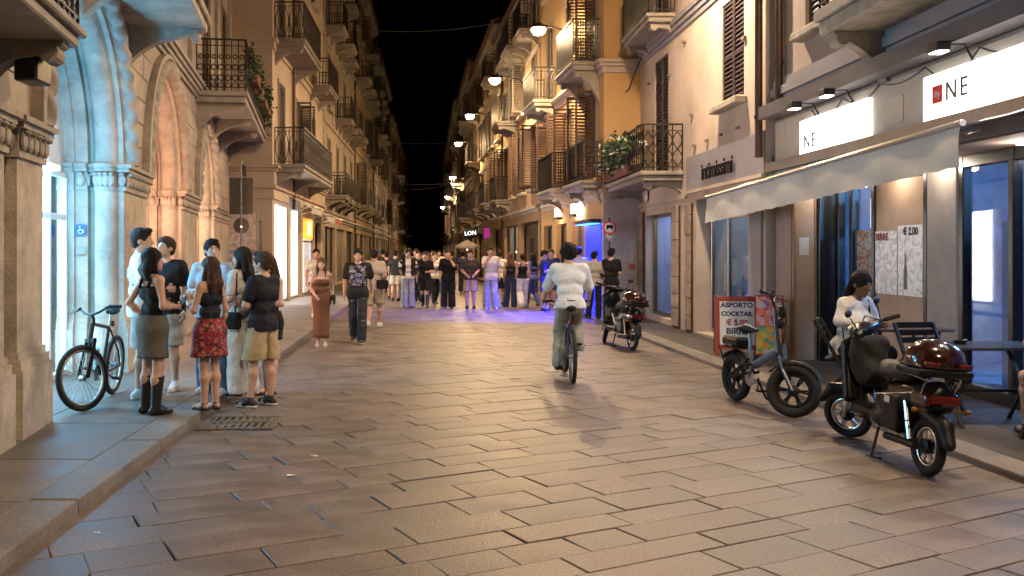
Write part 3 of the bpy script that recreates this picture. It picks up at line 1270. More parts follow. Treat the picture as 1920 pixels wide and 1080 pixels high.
hb = Bld('corner_house', 'beige corner house with bright white shop window beyond the arcade', (-4.6, 26.3), (-4.52, 38), True, 13.2, P_B)
hb.shop(.4, 2.6, .1, 3.1, M_STEEL, (1, .97, .93), 12, 1.4, (), None, setback=.03, back= pm('glowing_white_wall', (.8, .8, .8), .6, .03, emit=(1, .95, .92), estr=7))  # room walls given their own glow for the brightly lit shop
hb.shop(3.1, 4.9, .1, 3.1, M_STEEL, (1, .97, .93), 12, 1.4, (), None, setback=.03, back=pm('glowing_white_wall'))
hb.shop(6.0, 8.2, .1, 2.9, M_STEEL, (.9, .95, 1), 6, 1.2, (), 2.0, setback=.03, back=pm('glowing_cool_wall', (.7, .72, .8), .6, .03, emit=(.85, .9, 1), estr=2.5))  # walls glow blue-white in place of room light
sg = MB().cbox(6.05, 8.15, -.05, .06, 2.12, 2.86, .02)
hb.part('orange_shop_sign', sg, pm('orange_sign_glow', (.8, .35, .05), .4, .1, emit=(1.0, .33, .03), estr=2.2))
hb.part('orange_shop_sign_core', MB().cbox(6.7, 7.6, .061, .07, 2.25, 2.75, .003), pm('yellow_sign_glow', (.9, .7, .2), .4, .1, emit=(1, .72, .25), estr=3.5))
hb.shop(9.0, 10.9, .1, 2.8, M_BLACKF, (1, .8, .6), 1.5, 1.0, (9.95,), None, display=3, seed=4)
hb.open_ground = True
st = MB()
for (n, z0, z1) in ((.05, 3.2, 3.5), (.12, 3.5, 3.58), (.06, 3.58, 4.0), (.13, 4.0, 4.08), (.2, 4.08, 4.16)):
    st.box(-n, 11.7, .002, n, z0, z1)
    st.box(-n, -.002, -7, .001, z0, z1)
for u in (2.85, 5.4, 8.6):
    st.box(u - .16, u + .16, .003, .05, 0, 3.2)
hb.part('string_course', st, P_B)
st = MB()
for (n, z0, z1) in ((.06, 7.55, 7.75), (.14, 7.75, 7.85)):
    st.box(-n, 11.7, .002, n, z0, z1)
    st.box(-n, -.002, -7, .001, z0, z1)
hb.part('string_course', st, P_B)
for u, w in ((1.5, 1.1), (5.0, 1.0), (8.6, 1.1)):
    hb.window(u, w, 4.25, 6.75, 'out' if u == 5.0 else 'closed', M_SHUT_G if u < 8 else M_SHUT, sill=False)
    hb.window(u, w, 7.95, 10.4, 'closed', M_SHUT_G, sill=False)
    hb.window(u, w, 11.1, 12.4, 'closed', M_SHUT)
hb.balcony(.25, 7.4, 4.22, .92, 1.08, 'fancy', .22, 3, M_STONE_D, .45, .24)
hb.balcony(.25, 4.2, 7.9, .92, 1.08, 'fancy', .22, 2, M_STONE_D, .5, .24)
hb.balcony(7.6, 10.4, 7.9, .8, 1.0, 'bars', .2, 2, M_STONE_D, .4)
hb.pipe(3.4, 3.0, 13)
M_AWN = pm('grey_awning_cloth', (.5, .47, .44), .85, .08, 3, .1, 80)
M_AWN_R = pm('red_awning_cloth', (.42, .13, .11), .85, .08, 3, .1, 80)
hb.awning(2.6, 5.2, 3.45, .75, .35, M_AWN)
hb.awning(5.8, 8.3, 3.35, .85, .4, M_AWN)
hb.awning(8.7, 11.2, 3.3, .8, .35, M_AWN_R)
hb.finish_wall()
# street map panel on the side wall that faces the camera
mp = empty('wall_map', (-5.62, 26.25, 1.25), 0, 'framed street map on the end wall of the beige corner house', 'map')
MB().cbox(-.62, .62, -.05, .03, 0, 1.62, .012).build('frame', pm('map_frame', (.4, .36, .33), .5, .1), mp)
MB().box(-.57, .57, -.056, -.051, .45, 1.57).build('map_sheet', blotch('map_print', ((.75, .66, .6), (.62, .5, .46), (.78, .7, .66), (.7, .5, .45), (.8, .74, .7)), 9), mp)
MB().box(-.57, .57, -.056, -.051, .05, .4).build('map_legend', blotch('map_print_b', ((.75, .68, .6), (.3, .42, .66), (.75, .6, .3), (.8, .74, .7)), 5, stretch=(1, 1, 3)), mp)


def auto_house(b, seed, bays, floors, shop=True, pal=(M_SHUT, M_SHUT_G), glows=((1, .78, .5),), bal_p=.45, styles=('closed', 'closed', 'open', 'out'), detail=True):
    rr = random.Random(seed)
    w = 1.05
    L = b.L
    if shop:
        n = max(2, int(L / 3.6))
        for k in range(n):
            u0 = L * k / n + .35
            u1 = L * (k + 1) / n - .35
            g = glows[k % len(glows)]
            if g is None:
                b.shop(u0, u1, .08, 2.75, M_BLACKF, None, 1, .8)
            else:
                b.shop(u0, u1, .08, 2.75, M_BLACKF if rr.random() < .6 else M_FRAME, g, rr.uniform(1.5, 4.5), 1.0, ((u0 + u1) / 2,))
        b.course(3.05, .22, .14, M_STONE)
    for fi, (z0, h) in enumerate(floors):
        for k in range(bays):
            u = L * (k + .5) / bays
            bal = rr.random() < bal_p
            sty = rr.choice(styles)
            b.window(u, w, z0, z0 + h, sty, rr.choice(pal), sill=not bal, louvre=detail)
            if bal:
                b.balcony(u - 1.0, u + 1.0, z0 - .02, rr.choice((.7, .8, .9)), .98, rr.choice(('bars', 'bars', 'fancy')) if detail else 'bars', .17, 2, M_STONE_D, .4, None if detail else .2)
        b.course(z0 - .75, .14, .07, M_STONE, steps=1)
    b.pipe(L - .2, .2, b.H - .1)
    b.finish_wall()


WARM, COOLW = (1, .72, .4), (1, .9, .78)
hc = Bld('plaster_house', 'pinkish house with dark balconies on the left, second past the arcade', (-4.5, 38.05), (-4.42, 52), True, 16.4, P_C)
auto_house(hc, 11, 4, ((4.1, 2.5), (7.9, 2.4), (11.4, 2.2), (14.2, 1.3)), True, glows=((1, .66, .36), (1, .7, .4), None, (1, .66, .36)), bal_p=.7)
hd = Bld('plaster_house', 'ochre house with tall shutters on the left, third past the arcade', (-4.42, 52.05), (-4.38, 68), True, 18.0, P_D)
auto_house(hd, 12, 4, ((4.4, 2.5), (8.3, 2.4), (11.9, 2.3), (15.0, 1.6)), True, glows=(COOLW, None, (.7, .95, 1), WARM), bal_p=.6, detail=False)
he = Bld('plaster_house', 'grey tall house far down the left side of the street', (-4.36, 68.05), (-4.28, 90), True, 16.8, P_E)
auto_house(he, 13, 5, ((4.3, 2.4), (7.9, 2.3), (11.2, 2.2), (14.0, 1.3)), True, glows=((.8, 1, .95), None, WARM, None), bal_p=.4, detail=False)
hf = Bld('plaster_house', 'rose coloured house at the far left of the street', (-4.26, 90.05), (-4.2, 116), True, 15.2, P_F)
auto_house(hf, 14, 5, ((4.3, 2.4), (7.9, 2.3), (11.2, 2.2)), True, glows=(WARM, None, COOLW), bal_p=.3, detail=False)
hg = Bld('plaster_house', 'last ochre house on the left where the street fades', (-4.18, 116.05), (-4.0, 150), True, 15.0, P_D)
auto_house(hg, 15, 6, ((4.3, 2.4), (7.9, 2.3), (11.2, 2.2)), True, glows=(WARM, WARM, None), bal_p=.3, detail=False)
# ================================================================ right side
P_R0 = pm('greyish_pink_plaster', (.40, .315, .27), .8, .1, 1.2, .15, 60, stain=.25)
P_R1 = pm('pale_pink_plaster', (.57, .455, .375), .82, .1, 1.3, .2, 60, stain=.25)
P_R2 = pm('orange_plaster', (.62, .38, .17), .82, .1, 1.1, .15, 60, stain=.2)
P_R3 = pm('brown_ochre_plaster', (.44, .28, .16), .82, .1, 1.1, .15, 60, stain=.25)
P_R4 = pm('yellow_ochre_plaster', (.50, .37, .18), .82, .1, 1.1, .15, 60, stain=.25)
M_SLATE = pm('slate_grey_beam', (.12, .105, .115), .6, .2, 4, .2, 40, stain=.3)
M_TRAV = pm('worn_travertine', (.38, .29, .225), .75, .25, 6, .4, 30, rnd_v=.12, stain=.35)

# ---------------- lingerie shop house
r1 = Bld('shop_house', 'pale pink house with dark shutters above the shop lettered intimissimi', (5.15, 13.95), (5.15, 22.5), False, 13.0, P_R1)
r1.shop(.75, 3.65, .1, 2.66, M_STEEL, (.95, .95, 1.0), 2.6, 1.5, (2.65,), 2.25, pm('lingerie_wall', (.34, .36, .4), .7, .12, 2), M_GLASS_C, .3)
r1.shop(5.4, 7.75, .18, 2.5, pm('bronze_frame', (.25, .17, .1), .35, .1, 8, metal=.7), (.78, .84, 1.0), 7.0, 1.2, (), None, pm('lilac_wall', (.4, .4, .55), .7, .12, 2), M_GLASS_C, .2)
r1.window(1.52, 1.12, 4.22, 5.98, 'closed', pm('plum_shutter', (.05, .033, .036), .55, .2, 6, .2, 60), surround=False)
r1.window(6.3, 1.15, 3.32, 5.98, 'closed', pm('plum_shutter'), sill=False, surround=False)
r1.window(1.52, 1.12, 7.0, 9.2, 'closed', pm('plum_shutter'), surround=False)
r1.window(6.3, 1.15, 6.75, 9.2, 'closed', pm('plum_shutter'), sill=False, surround=False)
r1.window(1.52, 1.12, 10.3, 12.2, 'closed', pm('plum_shutter'), surround=False)
r1.window(6.3, 1.15, 10.3, 12.2, 'closed', pm('plum_shutter'), surround=False)
r1.balcony(4.5, 8.45, 3.3, .88, .95, 'lattice', .2, 2, M_STONE_D, .22, .2)
r1.balcony(5.1, 7.7, 6.68, .62, 1.0, 'bars', .18, 2, M_STONE_D, .25, .09)
r1.course(6.18, .34, .09, M_GREY_PAINT, steps=3)
fp = MB().box(0, 4.25, .003, .03, 2.86, 3.52)
r1.part('painted_fascia', fp, M_GREY_PAINT)
r1.part('fascia_ledge', MB().box(0, 4.25, .003, .07, 2.80, 2.86).box(4.25, 8.5, .003, .05, 2.72, 2.78), P_R1)
r1.finish_wall()
text_obj('lettering', 'intimissimi', .42, pm('black_letters', (.006, .006, .007), .6, .05, spec=.1), r1.root, r1.fr.P(2.2, .07, 3.13) - r1.fr.org, (0, -1, 0), spacing=1.0, bold=.010, depth=.006)
# rough stone piers flanking the windows
for (ua, ub) in ((3.85, 4.25), (4.75, 5.25), (7.9, 8.35), (.1, .62)):
    z = .1
    k = 0
    base = r1.part('stone_pier', MB().box(ua, ub, .003, .04, .05, 2.6), M_MORTAR if ua > 1 else M_GREY_PAINT)
    if ua < 1:
        continue
    while z < 2.55:
        h = rnd.uniform(.28, .42)
        h = min(h, 2.6 - z)
        r1.part('stone', MB().cbox(ua + .005, ub - .005, .038, .07 + rnd.uniform(-.008, .012), z + .004, z + h - .004, .012), M_TRAV, base)
        z += h
# iron brackets left in the plaster
for (u, z) in ((.9, 5.15), (5.6, 5.45), (7.4, 5.6), (3.9, 4.35), (2.9, 3.72), (2.1, 3.72), (3.7, 3.72), (1.2, 3.72), (4.4, 5.9)):
    r1.part('wall_anchor', MB().box(u - .06, u + .06, .003, .05, z - .022, z + .022), pm('rust_anchor', (.22, .17, .14), .8, .2))
r1.pipe(.02, 3.1, 12.9, .06, .1)
# oval plate by the shop window
ov = MB().lathe([(.005, .03), (.11, .03), (.13, .05), (.09, .075), (.01, .08)], (0, 0, 0), 18, 'y')
for i, v in enumerate(ov.v):
    ov.v[i] = (v[0] + 7.55, v[1], v[2] * 1.35 + 2.98)
r1.part('oval_wall_plate', ov, pm('pale_plate', (.55, .45, .38), .4, .1), smooth=40)
# door handle of the shop
dh = MB().tube([(2.5, -.25, .95), (2.5, -.2, .95), (2.5, -.2, 1.45), (2.5, -.25, 1.45)], .016, 8)
r1.part('door_handle', dh, M_STEEL, smooth=40)
# window display: counters, clothed bust, shopping bag
dm_ = MB().cbox(.95, 2.4, -.9, -.45, .12, .95, .03).cbox(1.0, 1.7, -.8, -.5, .96, 1.3, .02)
r1.part('display_counter', dm_, pm('display_grey', (.3, .3, .33), .5, .15, 6))
for (u, n, z, c, s_) in ((1.15, -.6, 1.35, (.05, .045, .05), .2), (1.75, -.6, 1.0, (.38, .26, .24), .18), (1.5, -.65, 1.35, (.32, .22, .2), .12), (2.15, -.62, 1.0, (.12, .1, .12), .15)):
    g = MB().lathe([(.02, 0), (s_ * .7, .02), (s_, s_ * .8), (s_ * .75, s_ * 1.5), (s_ * .3, s_ * 1.8)], (u, n, z), 14)
    r1.part('display_garment', g, pm('garment_%d' % int(z * 100 + u * 10), c, .7, .3, 14, .3, 30), smooth=50)
mn = MB()
mu_, mn_ = 6.55, -.44
mn.lathe([(.03, .3), (.09, .35), (.10, .8), (.135, 1.0), (.10, 1.2), (.14, 1.45), (.15, 1.55), (.06, 1.62), (.045, 1.7), (.075, 1.76), (.085, 1.85), (.04, 1.96)], (mu_, mn_, .1), 14)
mn.tube([(mu_ - .16, mn_, 1.62), (mu_ - .22, mn_ + .03, 1.35), (mu_ - .1, mn_ + .14, 1.22)], [.05, .04, .03], 8)
mn.tube([(mu_ + .16, mn_, 1.62), (mu_ + .22, mn_ + .03, 1.35), (mu_ + .1, mn_ + .14, 1.22)], [.05, .04, .03], 8)
r1.part('mannequin', mn, pm('mannequin_cloth', (.55, .42, .4), .6, .25, 10), smooth=60)
r1.part('gift_bag', MB().cbox(5.75, 6.15, -.42, -.26, .22, .62, .01), pm('magenta_bag', (.4, .05, .2), .4, .1))
r1.part('lit_screen', MB().cbox(5.5, 5.62, -.42, -.3, .5, 2.4, .01), pm('cyan_screen', (.2, .5, .9), .3, .1, emit=(.12, .42, 1.0), estr=1.6))

# flowering plants on the balcony
fl = empty('flowering_plants', (4.3, 21, 3.5), 0, 'bushy plants with white flowers spilling over the lattice balcony', 'plants')
pts = [((4.32 - 4.3, y - 21, z - 3.5), (.22, .4, .22)) for y in (20.2, 20.8, 21.4, 22.0) for z in (3.65, 3.9, 4.1)] + [((.05, -1.6, .45), (.2, .3, .15))]
foliage('leaves', pts, 1100, .12, M_LEAF, fl, seed=5)
foliage('flowers', pts, 260, .12, pm('white_petals', (.7, .68, .66), .6, .1), fl, seed=6)
MB().cbox(-.05, .3, -1.2, 1.3, -.16, .06, .02).build('planter', pm('terracotta'), fl)

# ---------------- bar house
r0 = Bld('bar_house', 'greyish house with recessed bar front under white lit signs', (5.3, 1.5), (5.3, 13.93), False, 12.6, P_R0)
UO = 1.5                                            # u = y - UO
RU0, RU1 = 3.0, 11.85                               # recess y 4.5 .. 13.35
r0.open.append((RU0, RU1, .04, 2.72, .66))
for yc in (4.5, 12.2):
    r0.window(yc - UO, 1.1, 4.75, 6.9, 'closed', pm('plum_shutter'))
for yc in (8.4,):
    r0.window(yc - UO, 1.2, 4.6, 6.9, 'open', M_SHUT, sill=False)
for yc in (4.5, 8.4, 12.2):
    r0.window(yc - UO, 1.1, 8.2, 10.4, 'closed', M_SHUT)
r0.finish_wall()
M_BIGST = pm('weathered_corbel_stone', (.42, .36, .29), .8, .25, 4, .5, 25, stain=.5)
r0.balcony(4.6, 9.3, 4.5, .75, 1.0, 'scroll', .3, 2, M_BIGST, .62, .2)
cn = MB()
for (n, z0, z1) in ((.05, 3.86, 4.0), (.1, 4.0, 4.12), (.06, 4.12, 4.24)):
    cn.box(.0, 12.38, .003, n, z0, z1)
r0.part('string_course', cn, M_GREY_PAINT)
r0.part('canopy_beam', MB().box(0, 12.35, .003, .3, 3.66, 3.85), M_SLATE)
r0.pipe(12.05, 3.85, 12.5, .06, .1)
for k in range(9):                                  # slack cables under the beam
    y0 = 2.4 + k * .95
    wl = MB().tube([(y0 + t * .95, .07 + .01 * math.sin(k), 3.6 - .07 * math.sin(PI * t) * (1 + k % 3)) for t in np.linspace(0, 1, 7)], .008, 5)
    r0.part('loose_cable', wl, M_BLACKF, smooth=True)
wl = MB().tube([(12.25, .12, 3.1), (12.3, .1, 2.95), (12.28, .06, 2.7), (11.9, .05, 2.62)], .01, 5)
r0.part('loose_cable', wl, M_BLACKF, smooth=True)

# fascia with two lit signs
M_FASCIA = pm('cream_fascia', (.55, .48, .40), .6, .1, 3, .1, 40, stain=.2)
r0.part('sign_fascia', MB().box(.2, 12.3, .003, .06, 2.74, 3.6), M_FASCIA)


def bar_sign(y0, y1, illy, x=5.24):
    lab = 'white lit bar sign lettered NE with a red square beside it, nearest' if illy else 'white lit bar sign lettered NE over the far end of the awning'
    s_ = empty('bar_sign', (x, (y0 + y1) / 2, 3.2), 0, lab, 'sign', 'lit signs over the bar')
    h = (y1 - y0) / 2
    MB().cbox(-.06, 0, -h, h, -.28, .28, .01).build('sign_board', pm('lit_sign_board', (.85, .83, .8), .4, .02, emit=(1.0, .96, .9), estr=3.0), s_)
    grey = pm('sign_letters', (.03, .03, .035), .5, .05)
    text_obj('lettering', 'NE', .27, grey, s_, (-.067, h - (.62 if illy else .36), .05 if illy else -.04), (0, -1, 0), spacing=1.3, depth=.004)
    if illy:
        MB().box(-.066, -.061, h - .37, h - .19, -.03, .15).build('red_square', pm('sign_red', (.6, .02, .02), .4, .05), s_)
        text_obj('square_lettering', 'illy', .10, pm('sign_white'), s_, (-.068, h - .28, .06), (0, -1, 0), depth=.001)
    k = 2
    for i in range(k):
        yy = -h + 2 * h * (i + .5) / k
        MB().tube([(0, yy, .3), (-.08, yy, .45), (-.32, yy, .45)], .012, 6).cbox(-.4, -.26, yy - .09, yy + .09, .38, .47, .01).build('floodlight', M_BLACKF, s_)
        MB().box(-.385, -.275, yy - .075, yy + .075, .372, .379).build('floodlight_lens', pm('flood_lens', (.9, .9, .9), .4, 0, emit=(1, .95, .88), estr=30), s_)
        lamp_light('floodlight_beam', (-.33, yy, .35), 110, (1, .95, .88), .06, s_, 'SPOT', (0, R(30), 0), spot=R(150))
    return s_


bar_sign(10.75, 12.75, False)
bar_sign(6.4, 9.55, True)
r0.part('number_plate', MB().box(8.55, 8.85, .061, .07, 3.1, 3.4), pm('pale_plate'))

# shopfront at the back of the recess --------------------------------
NB = -.66
def rb(name, mb, mat, parent=None, smooth=None):
    return r0.part(name, mb, mat, parent, smooth)


M_BARWALL = pm('bar_back_wall', (.22, .32, .48), .6, .4, 3)
M_BEIGE = pm('beige_panel', (.48, .35, .26), .7, .12, 3, .1, 30)
# far side wall of the recess: beige notice panel and black door edge
rb('side_panel', MB().box(RU1 - .03, RU1 - .002, -.36, -.02, .06, 2.68), M_BEIGE)
rb('notice', MB().box(RU1 - .036, RU1 - .031, -.25, -.11, 1.6, 1.86), pm('sign_white'))
rb('panel_trim', MB().box(RU1 - .05, RU1 - .031, -.05, -.02, .06, 2.66).box(RU1 - .05, RU1 - .031, -.36, -.33, .06, 2.66), pm('wood_trim', (.32, .2, .11), .5, .2, 8))
rb('door_jamb', MB().cbox(RU1 - .12, RU1 - .002, -.66, -.365, .06, 2.7, .01), M_BLACKF)
# back plane pieces (y ranges)
def yb(y):
    return y - UO


fr_ = MB()
for y in (13.2, 12.78, 12.14, 10.85, 10.12, 9.25, 8.4, 7.5, 6.6, 5.7, 4.7):
    fr_.cbox(yb(y) - .045, yb(y) + .045, NB - .06, NB + .05, .06, 2.72, .01)
fr_.cbox(RU0, RU1, NB - .055, NB + .045, 2.58, 2.72, .01)
fr_.cbox(RU0, RU1, NB - .055, NB + .045, .05, .2, .01)
fo = rb('bar_front', fr_, M_BLACKF)
for a, b in ((12.82, 13.16), (12.18, 12.74), (9.3, 10.08), (8.44, 9.2), (7.55, 8.36), (6.65, 7.45), (5.75, 6.55), (4.75, 5.65)):
    rb('pane', MB().box(yb(a), yb(b), NB - .012, NB - .004, .2, 2.58), M_GLASS_C, fo)
rb('poster_wall', MB().box(yb(10.9), yb(12.1), NB - .05, NB + .02, .06, 2.57), M_BEIGE, fo)
rb('stone_jamb', MB().cbox(yb(10.17), yb(10.8), NB - .06, NB + .06, .06, 2.7, .02), pm('pale_grey_stone', (.36, .33, .31), .6, .12, 4))
# interior of the bar: cool blue light, shelves and cabinets
rm = MB()
D = NB - 3.0
for q in (((RU0, D, .05), (RU1, D, .05), (RU1, D, 2.95), (RU0, D, 2.95)), ((RU0, D, .05), (RU0, D, 2.95), (RU0, NB, 2.95), (RU0, NB, .05)),
          ((RU1, D, .05), (RU1, D, 2.95), (RU1, NB, 2.95), (RU1, NB, .05)), ((RU0, D, 2.95), (RU1, D, 2.95), (RU1, NB, 2.95), (RU0, NB, 2.95)),
          ((RU0, D, .055), (RU1, D, .055), (RU1, NB, .055), (RU0, NB, .055))):
    rm.add(q, [(0, 1, 2, 3)])
ro = r0.part('bar_interior', rm, M_BARWALL, fix=False)
r0.part('ceiling_light', MB().box(yb(8.3), yb(9.6), NB - 1.6, NB - .9, 2.88, 2.92), pm('cool_panel', (.8, .8, .8), .5, 0, emit=(.45, .72, 1), estr=4.0), ro)
r0.part('ceiling_light', MB().box(yb(12.3), yb(13.2), NB - 1.6, NB - .8, 2.88, 2.92), pm('cool_panel'), ro)
lamp_light('bar_room_light', r0.fr.P(yb(9.2), NB - 1.4, 2.7) - r0.fr.org, 480, (.32, .58, 1), .3, r0.root)
sh = MB()
for z in (.5, .9, 1.3, 1.7, 2.1):
    sh.box(yb(5), yb(12.9), D + .02, D + .3, z, z + .03)
r0.part('shelf', sh, pm('pale_shelf', (.4, .45, .5), .4, .1), ro)
rr = random.Random(9)
for z in (.93, 1.33, 1.73):
    for k in range(26):
        u = yb(5.4) + k * .28 + rr.uniform(-.05, .05)
        hgt = rr.uniform(.2, .3)
        r0.part('bottle', MB().lathe([(.035, 0), (.04, hgt * .6), (.014, hgt * .75), (.014, hgt)], (u, D + .16, z), 8),
                pm('bottle_%d' % (k % 4), ((.5, .55, .6), (.12, .25, .12), (.4, .2, .05), (.3, .4, .6))[k % 4], .15, .1), ro, smooth=40)
for yy in (13.0, 11.4, 10.4, 8.8):
    dl = r0.part('downlight', MB().lathe([(.01, 2.69), (.05, 2.69), (.06, 2.715), (.01, 2.715)], (yb(yy), NB + .22, 0), 12), pm('downlight_glow', (1, .9, .8), .4, 0, emit=(1, .86, .7), estr=25))
    lamp_light('downlight_beam', r0.fr.P(yb(yy), NB + .24, 2.62) - r0.fr.org, 11, (1, .82, .64), .05, r0.root)
fridge = MB().cbox(yb(9.45), yb(10.05), NB - .9, NB - .35, .08, 2.0, .03)
r0.part('drinks_cabinet', fridge, pm('cabinet_glow', (.08, .12, .18), .3, .2, 6, emit=(.12, .32, .9), estr=.15), ro)
# cassette and tilted cloth of the bar awning
aw = MB()
M_CLOTH = pm('cream_awning_cloth', (.68, .64, .58), .85, .08, 2, .12, 70, stain=.12)
K = 40
rows = []
for t in np.linspace(0, 1, 6):
    row = []
    for k in range(K + 1):
        s_ = k / K
        y = 7.65 + (14.7 - 7.65) * s_
        zw = 2.93 - .1 * s_
        zf = 2.73 - .20 * s_
        x0, x1 = 5.23, 4.47
        row.append((x0 + (x1 - x0) * t, y, zw + (zf - zw) * t - .03 * math.sin(PI * t) + .004 * math.sin(k * 2.1)))
    rows.append(row)
row = []
for dz in (.12, .27, .365):
    rows.append([(4.46 - .012 * math.sin(k * .9 + dz * 9), 7.65 + 7.05 * k / K, 2.73 - .2 * k / K - dz * (1.0 + .15 * k / K) + (.012 if (k % 2) and dz > .3 else 0)) for k in range(K + 1)])
aw.strip(rows)
awo = empty('bar_awning', (5.2, 11, 2.7), 0, 'long cream cloth awning over the bar front', 'awning')
o = aw.build('cloth', M_CLOTH, awo, fix=False, smooth=60)
o.location = (-5.2, -11, -2.7)
ab = MB().tube([(4.47, 7.62, 2.735), (4.47, 14.73, 2.53)], .03, 8).box(5.12, 5.23, 7.6, 13.9, 2.86, 3.0)
for y in (8.3, 10.6, 12.9):
    z = 2.73 - .2 * (y - 7.65) / 7.05
    ab.tube([(5.2, y + .5, 2.8), (4.9, y - .2, 2.75), (4.48, y, z - .02)], .022, 8)
o = ab.build('frame', M_STEEL, awo)
o.location = (-5.2, -11, -2.7)

# posters on the panel
def poster(name, label, y0, y1, z0, z1, cols, x=5.925, sc=9, st=(1, 1, 1)):
    e = empty(name, (x, (y0 + y1) / 2, z0), 0, label, 'poster')
    MB().box(-.004, 0, -(y1 - y0) / 2, (y1 - y0) / 2, 0, z1 - z0).build('sheet', blotch(name + '_%d' % int(y0 * 100), cols, sc, .3, 'NOISE', 0, st), e)
    return e


r0.part('warm_interior_glow', MB().cbox(yb(12.2), yb(12.72), NB - .25, NB - .2, 1.98, 2.4, .01), pm('interior_glow', (.9, .8, .6), .4, .1, emit=(1, .85, .65), estr=2.2), fo)  # added glowing board stands in for the bright warm room behind
p1 = poster('drinks_poster', 'poster with painted crinkle glare headed BIRRE on the bar wall', 10.92, 11.5, 1.1, 1.98, ((.4, .4, .42), (.75, .75, .77), (.85, .85, .87), (.55, .56, .6), (.8, .8, .82)), sc=7)  # pale and grey blotches paint the glare of crinkled paper
p2 = poster('drinks_poster', 'poster with painted crinkle glare with bottle and price beside the BIRRE poster', 11.52, 12.08, 1.1, 1.92, ((.45, .45, .47), (.82, .82, .84), (.5, .52, .58), (.85, .85, .87), (.65, .66, .7)), sc=6)  # crinkle glare painted into this sheet as well
redl = pm('dark_red_print', (.25, .03, .04), .5, .05)
text_obj('heading', 'BIRRE', .13, redl, p2, (-.007, .1, .74), (0, -1, 0), depth=.001, bold=.004)
text_obj('price', '€ 2.00', .13, pm('black_letters'), p1, (-.007, -.02, .8), (0, -1, 0), depth=.001, bold=.004)
for (pp, yy) in ((p1, .1),):
    g = MB().lathe([(.04, 0), (.045, .22), (.018, .32), (.018, .44)], (0, 0, 0), 10)
    for i, v in enumerate(g.v):
        g.v[i] = (-.005 + v[0] * .02 - .003, v[1] + yy, v[2] + .08)
    g.build('bottle_print', pm('bottle_print_dark', (.09, .08, .08), .4, .2), pp)
poster('food_poster', 'red and white menu poster inside the narrow bar window', 12.2, 12.7, 1.0, 1.95, ((.6, .12, .06), (.7, .62, .55), (.5, .2, .12), (.7, .35, .08)), 5.97, 5, (1, 1, 2))

# ---------------- orange corner house and the rest of the right side
r2 = Bld('orange_house', 'orange corner house with blue lit doorway and stacked balconies', (4.25, 22.25), (3.76, 31), False, 13.4, P_R2)
r2.part('blue_lit_panel', MB().cbox(.1, 1.85, .004, .05, .08, 2.33, .01), pm('blue_lit_panel', (.05, .08, .6), .5, .03, emit=(.0, .015, 1.0), estr=1.8))
bl = MB().cbox(.08, 1.87, .06, .34, 2.36, 2.46, .01)
r2.part('blue_lamp_box', bl, M_BLACKF)
r2.part('blue_tube', MB().box(.12, 1.83, .08, .32, 2.345, 2.356), pm('blue_tube_glow', (.1, .3, 1), .4, 0, emit=(.02, .12, 1.0), estr=14))
lamp_light('blue_door_light', r2.fr.P(.95, .38, 2.3) - r2.fr.org, 3200, (.008, .025, 1.0), .12, r2.root, 'SPOT', (R(6), R(26), 0), spot=R(104))
r2.shop(2.2, 3.7, .08, 2.5, M_FRAME, (1, .75, .5), .8, .8, (2.95,))
r2.shop(4.5, 6.0, .08, 2.5, M_BLACKF, (1, .75, .5), .8, .8, (5.25,))
r2.shop(6.7, 8.2, .08, 2.5, M_BLACKF, (1, .85, .65), 2.5, .8, (7.4,))
for u in (2.95, 5.25):
    so = r2.part('wall_lantern', MB().cbox(u - .22, u + .22, .02, .2, 2.62, 2.7, .01).box(u - .2, u + .2, .02, .18, 2.98, 3.0), M_BLACKF)
    r2.part('lantern_glass', MB().box(u - .18, u + .18, .03, .17, 2.705, 2.975), pm('lantern_glow', (1, .8, .6), .5, 0, emit=(1, .74, .48), estr=5), so)
    lamp_light('lantern_light', r2.fr.P(u, .3, 2.5) - r2.fr.org, 22, (1, .72, .45), .1, r2.root)
ov = MB().lathe([(.005, -.05), (.17, -.05), (.19, 0), (.17, .05), (.005, .05)], (0, 0, 0), 20, 'y')
for i, v in enumerate(ov.v):
    ov.v[i] = (v[0] * 1.2 + 2.15, v[1] + .12, v[2] * 1.3 + 2.75)
oo = r2.part('oval_sign', ov, pm('oval_sign_glow', (.9, .9, .9), .4, 0, emit=(.95, .97, 1), estr=2.2), smooth=40)
r2.part('oval_sign_bracket', MB().tube([(2.15, .0, 3.02), (2.15, .12, 3.02)], .015, 6), M_IRON, oo)
for u in (1.3, 4.2, 7.0):
    r2.window(u, 1.1, 3.55, 5.75, 'out', M_SHUT, sill=False)
    r2.window(u, 1.1, 6.45, 8.9, 'out' if u < 3 else 'closed', M_SHUT, sill=False)
    r2.window(u, 1.1, 9.9, 12.0, 'closed', M_SHUT)
r2.balcony(.1, 2.4, 3.42, .55, .95, 'bars', .2, 2, M_STONE_D, .35)
r2.balcony(.3, 2.5, 6.4, .75, 1.05, 'bars', .22, 2, M_STONE, .75, .06)
r2.balcony(3.2, 5.4, 3.42, .75, 1.0, 'bars', .2, 2, M_STONE_D, .4, .07)
r2.balcony(6.0, 8.2, 6.4, .75, 1.0, 'bars', .2, 2, M_STONE, .4)
st = MB()
for (n, z0, z1) in ((.05, 6.05, 6.2), (.12, 6.2, 6.28), (.18, 6.28, 6.36)):
    st.box(-n, 8.4, .002, n, z0, z1)
    st.box(-n, -.002, -7, .001, z0, z1)
for (n, z0, z1) in ((.04, 2.95, 3.1), (.1, 3.1, 3.2)):
    st.box(-n, 8.4, .002, n, z0, z1)
    st.box(-n, -.002, -7, .001, z0, z1)
st.box(-.03, .12, .003, .03, 0, 2.95)
r2.part('string_course', st, P_R1)
